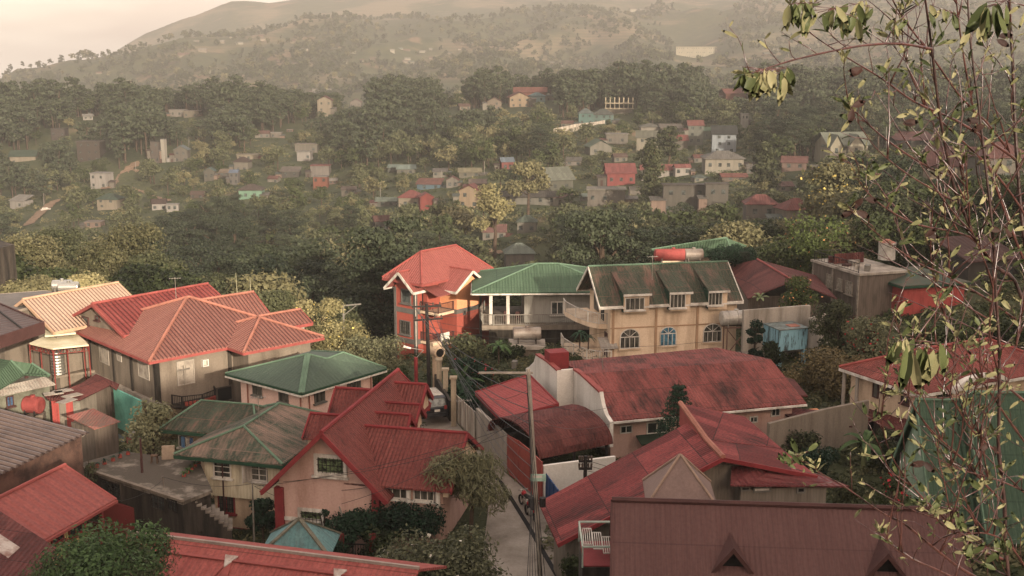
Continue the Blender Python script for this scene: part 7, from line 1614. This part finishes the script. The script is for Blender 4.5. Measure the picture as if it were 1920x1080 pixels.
for i, (a_, b_) in enumerate((((477, 906, -1.5), (305, 894, -1.5)), ((477, 912, -1.5), (636, 952, -1)), ((305, 900, 0), (205, 940, 0)), ((477, 908, 0), (700, 912, 0)))):
    pa_ = D(a_[0], a_[1], 64); pb_ = D(b_[0], b_[1], 63-i); wire('yard_cable', 'thin sagging cable strung between the short yard poles', pa_, pb_, .35, .012, group='thin cables between the short yard poles')
fr3 = random.Random(12)
for i in range(26):
    px, Y = fr3.uniform(1010, 1330) if i < 16 else fr3.uniform(560, 760), fr3.uniform(128, 200)
    b = at(px, 400, Y); rosette('tree_fern', 'feathery tree fern rising from the woods behind the centre houses', 'tree fern', b, fr3.uniform(5.5, 9), fr3.uniform(2.4, 3.6), .3, 14, leafm('fern_frond', '2a351f', '5c6a44', .25), .09, .75, 60+i)['group'] = 'tree ferns behind the centre houses'
# ================================================================ the tall twiggy tree beside the camera
def twig_tree():
    rg = random.Random(21); base = V((2.75, 5.3, G(2.75, 5.3)))
    o = thing('twiggy_tree', 'tall twiggy young tree with reddish stems and small pale leaves close by at the right', 'tree', base)
    def P(px, py, Y): return D(px, py, Y)
    ST = [ # (pixels, depth start, depth end, radius start, radius end)
     ([(1905,1180),(1887,1046),(1883,939),(1872,841),(1873,790),(1874,662),(1868,560),(1862,440),(1850,330),(1835,200),(1820,80),(1812,-40)], 5.2, 5.0, .015, .006),
     ([(1990,1120),(1975,820),(1915,555),(1870,502),(1840,467),(1795,369),(1778,302),(1760,200),(1747,89),(1735,0),(1728,-40)], 5.4, 4.8, .016, .006),
     ([(1985,900),(1940,600),(1915,400),(1904,249),(1898,102),(1893,27),(1890,-30)], 5.6, 5.6, .015, .010),
     ([(1890,1110),(1810,1071),(1747,1024),(1695,982),(1653,961),(1580,910),(1540,888),(1515,868)], 5.2, 4.6, .011, .0022),
     ([(1880,1130),(1763,1071),(1712,1050),(1678,1029),(1653,999)], 5.1, 4.6, .008, .002),
     ([(1887,1050),(1836,1029),(1772,973),(1712,914),(1670,850),(1653,782),(1661,722)], 5.2, 4.8, .010, .002),
     ([(1883,944),(1849,910),(1802,858),(1755,816),(1717,769),(1700,731),(1690,690)], 5.1, 4.7, .009, .002),
     ([(1872,850),(1823,807),(1793,760),(1772,722),(1745,690)], 5.1, 4.8, .008, .002),
     ([(1747,92),(1689,82),(1630,84),(1573,93),(1493,111),(1440,127),(1400,140)], 4.9, 4.3, .009, .003),
     ([(1904,300),(1884,284),(1795,227),(1715,191),(1653,147),(1587,107),(1520,62),(1490,20)], 5.4, 4.6, .010, .0025),
     ([(1778,330),(1729,307),(1662,262),(1613,218),(1593,195),(1584,150),(1582,129)], 5.0, 4.6, .007, .002),
     ([(1795,380),(1740,350),(1690,318),(1640,275),(1604,222)], 5.0, 4.7, .006, .002),
     ([(1870,505),(1818,444),(1724,422),(1662,391),(1618,351),(1595,307)], 5.2, 4.7, .008, .002),
     ([(1890,280),(1850,230),(1800,180),(1751,111),(1689,27),(1665,-20)], 5.5, 5.0, .009, .004),
     ([(1905,600),(1850,560),(1780,520),(1720,492),(1660,450),(1600,400)], 5.3, 4.6, .009, .002),
     ([(1930,760),(1860,700),(1800,640),(1760,560),(1745,470),(1750,380)], 5.4, 5.0, .010, .003),
     ([(1960,880),(1900,800),(1830,700),(1770,650),(1715,640),(1690,660)], 5.4, 4.5, .009, .002),
     ([(1975,700),(1930,520),(1900,440),(1850,300),(1820,180),(1800,60),(1790,-30)], 5.6, 5.2, .012, .004),
     ([(1980,560),(1930,420),(1870,330),(1800,260),(1740,200),(1700,120),(1690,40)], 5.6, 5.1, .010, .003),
     ([(1990,1000),(1930,930),(1870,900),(1800,880),(1740,850)], 5.3, 4.8, .008, .002),
     ([(1960,1130),(1900,1030),(1850,1000),(1790,1000),(1740,960)], 5.0, 4.6, .008, .002),
     ([(1915,555),(1905,650),(1840,720),(1780,745),(1700,742)], 5.3, 4.8, .006, .002),
     ([(1873,700),(1855,620),(1862,540),(1838,470),(1812,400),(1806,300)], 5.1, 4.9, .007, .002),
    ]
    tw = MB(); big = MB(); paths = []
    def smooth(Q, k=4):
        out = []
        for i in range(len(Q)-1):
            p0, p1, p2, p3 = Q[max(i-1, 0)], Q[i], Q[i+1], Q[min(i+2, len(Q)-1)]
            for j in range(k): t = j/k; out.append(.5*((2*p1)+(p2-p0)*t+(2*p0-5*p1+4*p2-p3)*t*t+(3*p1-p0-3*p2+p3)*t**3))
        return out+[Q[-1]]
    for px, d0, d1, r0, r1 in ST:
        n = len(px)-1; Q = smooth([P(x, y, d0+(d1-d0)*i/n) for i, (x, y) in enumerate(px)]); m = len(Q)-1; Rr = [max(.0016, (r0+(r1-r0)*i/m)*.66)*(1+.12*math.sin(i*1.9)) for i in range(m+1)]
        (big if r0 > .0145 else tw).tube(Q, Rr, 7); paths.append((Q, Rr, r0))
    for q, r in ((paths[0][0][0], .010), (paths[1][0][0], .011), (paths[2][0][0], .010)): big.tube([base, base.lerp(q, .5)+V((.05, 0, 0)), q], [.045, .028, r], 8)
    for Q, Rr, r0 in paths[3:]:             # every lesser stem grows out of a main one
        pass
    lv = {'green': [], 'pale': [], 'dry': []}
    def leaf(kind, p, d, L, w, nrm=None):
        d = d.normalized(); n = nrm or V((rg.gauss(0, .6), rg.gauss(-.5, .6), rg.gauss(.6, .5))); n = (n-d*n.dot(d)).normalized(); s = d.cross(n); c = L*.12; lv[kind].append((p, d, n, s, L, w, rg.uniform(-.25, .35)))
    def sprig(p, d, L, n, kind=None, big_=1.):
        """little twig with leaves along it"""
        Q = [p]; v = d.normalized()
        for i in range(4): v = (v + V((rg.gauss(0, .18), rg.gauss(0, .18), rg.gauss(.08, .15)))).normalized(); Q.append(Q[-1]+v*L/4)
        tw.tube(Q, [.0022, .002, .0017, .0014, .001], 4)
        for i in range(n):
            u = 1-(i/n)*.85; k = min(3, int(u*3.99)); q = Q[k].lerp(Q[k+1], u*4-k if u < 1 else 1); a = i*2.4; side = V((math.cos(a), math.sin(a)*.8, rg.uniform(-.3, .5)))
            kd = kind or ('pale' if rg.random() < .62 else 'green'); leaf(kd, q, v*.7+side*rg.uniform(.5, 1), rg.uniform(.024, .072)*big_, rg.uniform(.25, .36))
    def inview(p): x, y, _ = proj(p); return x, y
    for Q, Rr, r0 in paths:
        N = len(Q)
        for i in range(2, N):
            x, y = inview(Q[i])
            if x > 1960 or y > 1120: continue
            if rg.random() < .42:
                d = (Q[min(i+1, N-1)]-Q[i-1]).normalized(); side = V((rg.gauss(-.15, .6), rg.gauss(0, .4), rg.gauss(.3, .6))); L = rg.uniform(.06, .22)
                sprig(Q[i], d*.6+side, L, rg.randint(2, 4))
        if Rr[-1] < .0035: sprig(Q[-1], Q[-1]-Q[-2], rg.uniform(.05, .1), 8)
    # long whippy side shoots
    for k in range(175):
        Q, Rr, r0 = rg.choice(paths); i = rg.randrange(2, len(Q)-1); p = Q[i]; x, y = inview(p)
        if not (1640 < x < 1960 and -40 < y < 1100): continue
        v = V((rg.uniform(-.75, .35), rg.gauss(0, .2), rg.uniform(.2, 1))).normalized(); L = rg.uniform(.25, .65); S_ = [p]
        for j in range(7): v = (v+V((rg.gauss(0, .1), rg.gauss(0, .08), rg.gauss(.03, .1)))).normalized(); S_.append(S_[-1]+v*L/7)
        if inview(S_[-1])[0] < 1600: continue
        tw.tube(S_, [.0042-.0004*j for j in range(8)], 4)
        for j in range(2, 8):
            if rg.random() < .42: sprig(S_[j], v*.6+V((rg.gauss(0, .6), rg.gauss(0, .3), rg.gauss(.2, .5))), rg.uniform(.03, .1), rg.randint(1, 3))
    # drooping big leaved clusters
    for (x, y, Y, n, L, sx, sy) in ((1432, 134, 4.35, 24, .1, 44, 10), (1500, 10, 4.5, 10, .10, 24, 14), (1565, 20, 4.5, 12, .09, 50, 16), (1885, 5, 3.6, 10, .1, 50, 12), (1735, 650, 4.2, 9, .15, 38, 16), (1700, 640, 4.4, 6, .11, 24, 10), (1610, 12, 4.6, 8, .08, 30, 14), (1790, 30, 4.8, 10, .08, 60, 30), (1780, 950, 4.7, 12, .075, 60, 40), (1850, 1030, 4.6, 18, .08, 60, 40), (1640, 330, 4.7, 3, .08, 16, 6), (1495, 860, 4.55, 7, .075, 26, 16)):
        for i in range(n):
            p = P(x+rg.uniform(-sx, sx), y+rg.uniform(-sy, sy), Y); hang = y < 200 or 600 < y < 700
            leaf('green' if rg.random() < .75 else 'pale', p, V((rg.uniform(-.6, .6), rg.uniform(-.3, .3), -1 if hang else rg.uniform(-.5, .8))), L*rg.uniform(.7, 1.1), rg.uniform(.3, .4), V((rg.gauss(0, .7), -1, rg.gauss(.1, .4))))
            tw.tube([p, P(x, y-4, Y)], .0014, 4)
    for (x, y, Y) in ((1620, 129, 4.5), (1600, 205, 4.6), (1690, 228, 4.8), (1842, 231, 5), (1618, 375, 4.6), (1600, 392, 4.6), (1868, 72, 5), (1736, 440, 4.9), (1858, 832, 4.9), (1733, 870, 4.5), (1880, 430, 5)):
        for j in range(2): leaf('dry', P(x+rg.uniform(-6, 6), y+rg.uniform(-5, 5), Y), V((rg.uniform(-1, 1), 0, rg.uniform(-.6, .3))), .062, .45, V((rg.gauss(0, .4), -1, .3)))
    big.build('trunk', plain('red_brown_bark', '3a2622', '221716', 25., .4, .3, spec=.4), o, smooth=True); tw.build('twigs', plain('red_brown_twig', '4a2b26', '2c1a18', 30., .3, .15, spec=.5), o, smooth=True)
    M = {'green': leafm('tree_leaf_green', '313a22', '5a6038', .25, 9., .45), 'pale': leafm('tree_leaf_pale', '66673f', '999068', .3, 9., .5), 'dry': leafm('tree_leaf_dry', '1f1412', '38231c', .0, 12., .6)}
    nm = {'green': 'green_leaves', 'pale': 'lit_pale_leaves', 'dry': 'withered_leaves'}  # pale set carries a yellowish sunlit tone in its colour
    for k, A in lv.items():
        VV = []; FF = []
        for (p, d, n, s, L, w, cv) in A:
            b = len(VV); W_ = L*w
            for (u, ww) in ((0, 0), (.22, .75), (.5, 1.), (.78, .7)):
                c = p + d*L*u - n*L*cv*u*u
                if ww == 0: VV.append(c)
                else: VV += [c-s*W_*ww*.5+n*W_*.18*ww, c, c+s*W_*ww*.5+n*W_*.18*ww]
            VV.append(p+d*L-n*L*cv)
            q = [(0,1,2),(0,2,3),(7,8,10),(8,9,10)]; r = [(1,4,5,2),(2,5,6,3),(4,7,8,5),(5,8,9,6)]
            FF += [tuple(b+i for i in f) for f in q+r]
        me = bpy.data.meshes.new(nm[k]); me.from_pydata([tuple(v-base) for v in VV], [], FF); me.materials.append(M[k]); me.polygons.foreach_set('use_smooth', [True]*len(FF))
        c = bpy.data.objects.new(nm[k], me); COL.objects.link(c); c.parent = o
twig_tree()
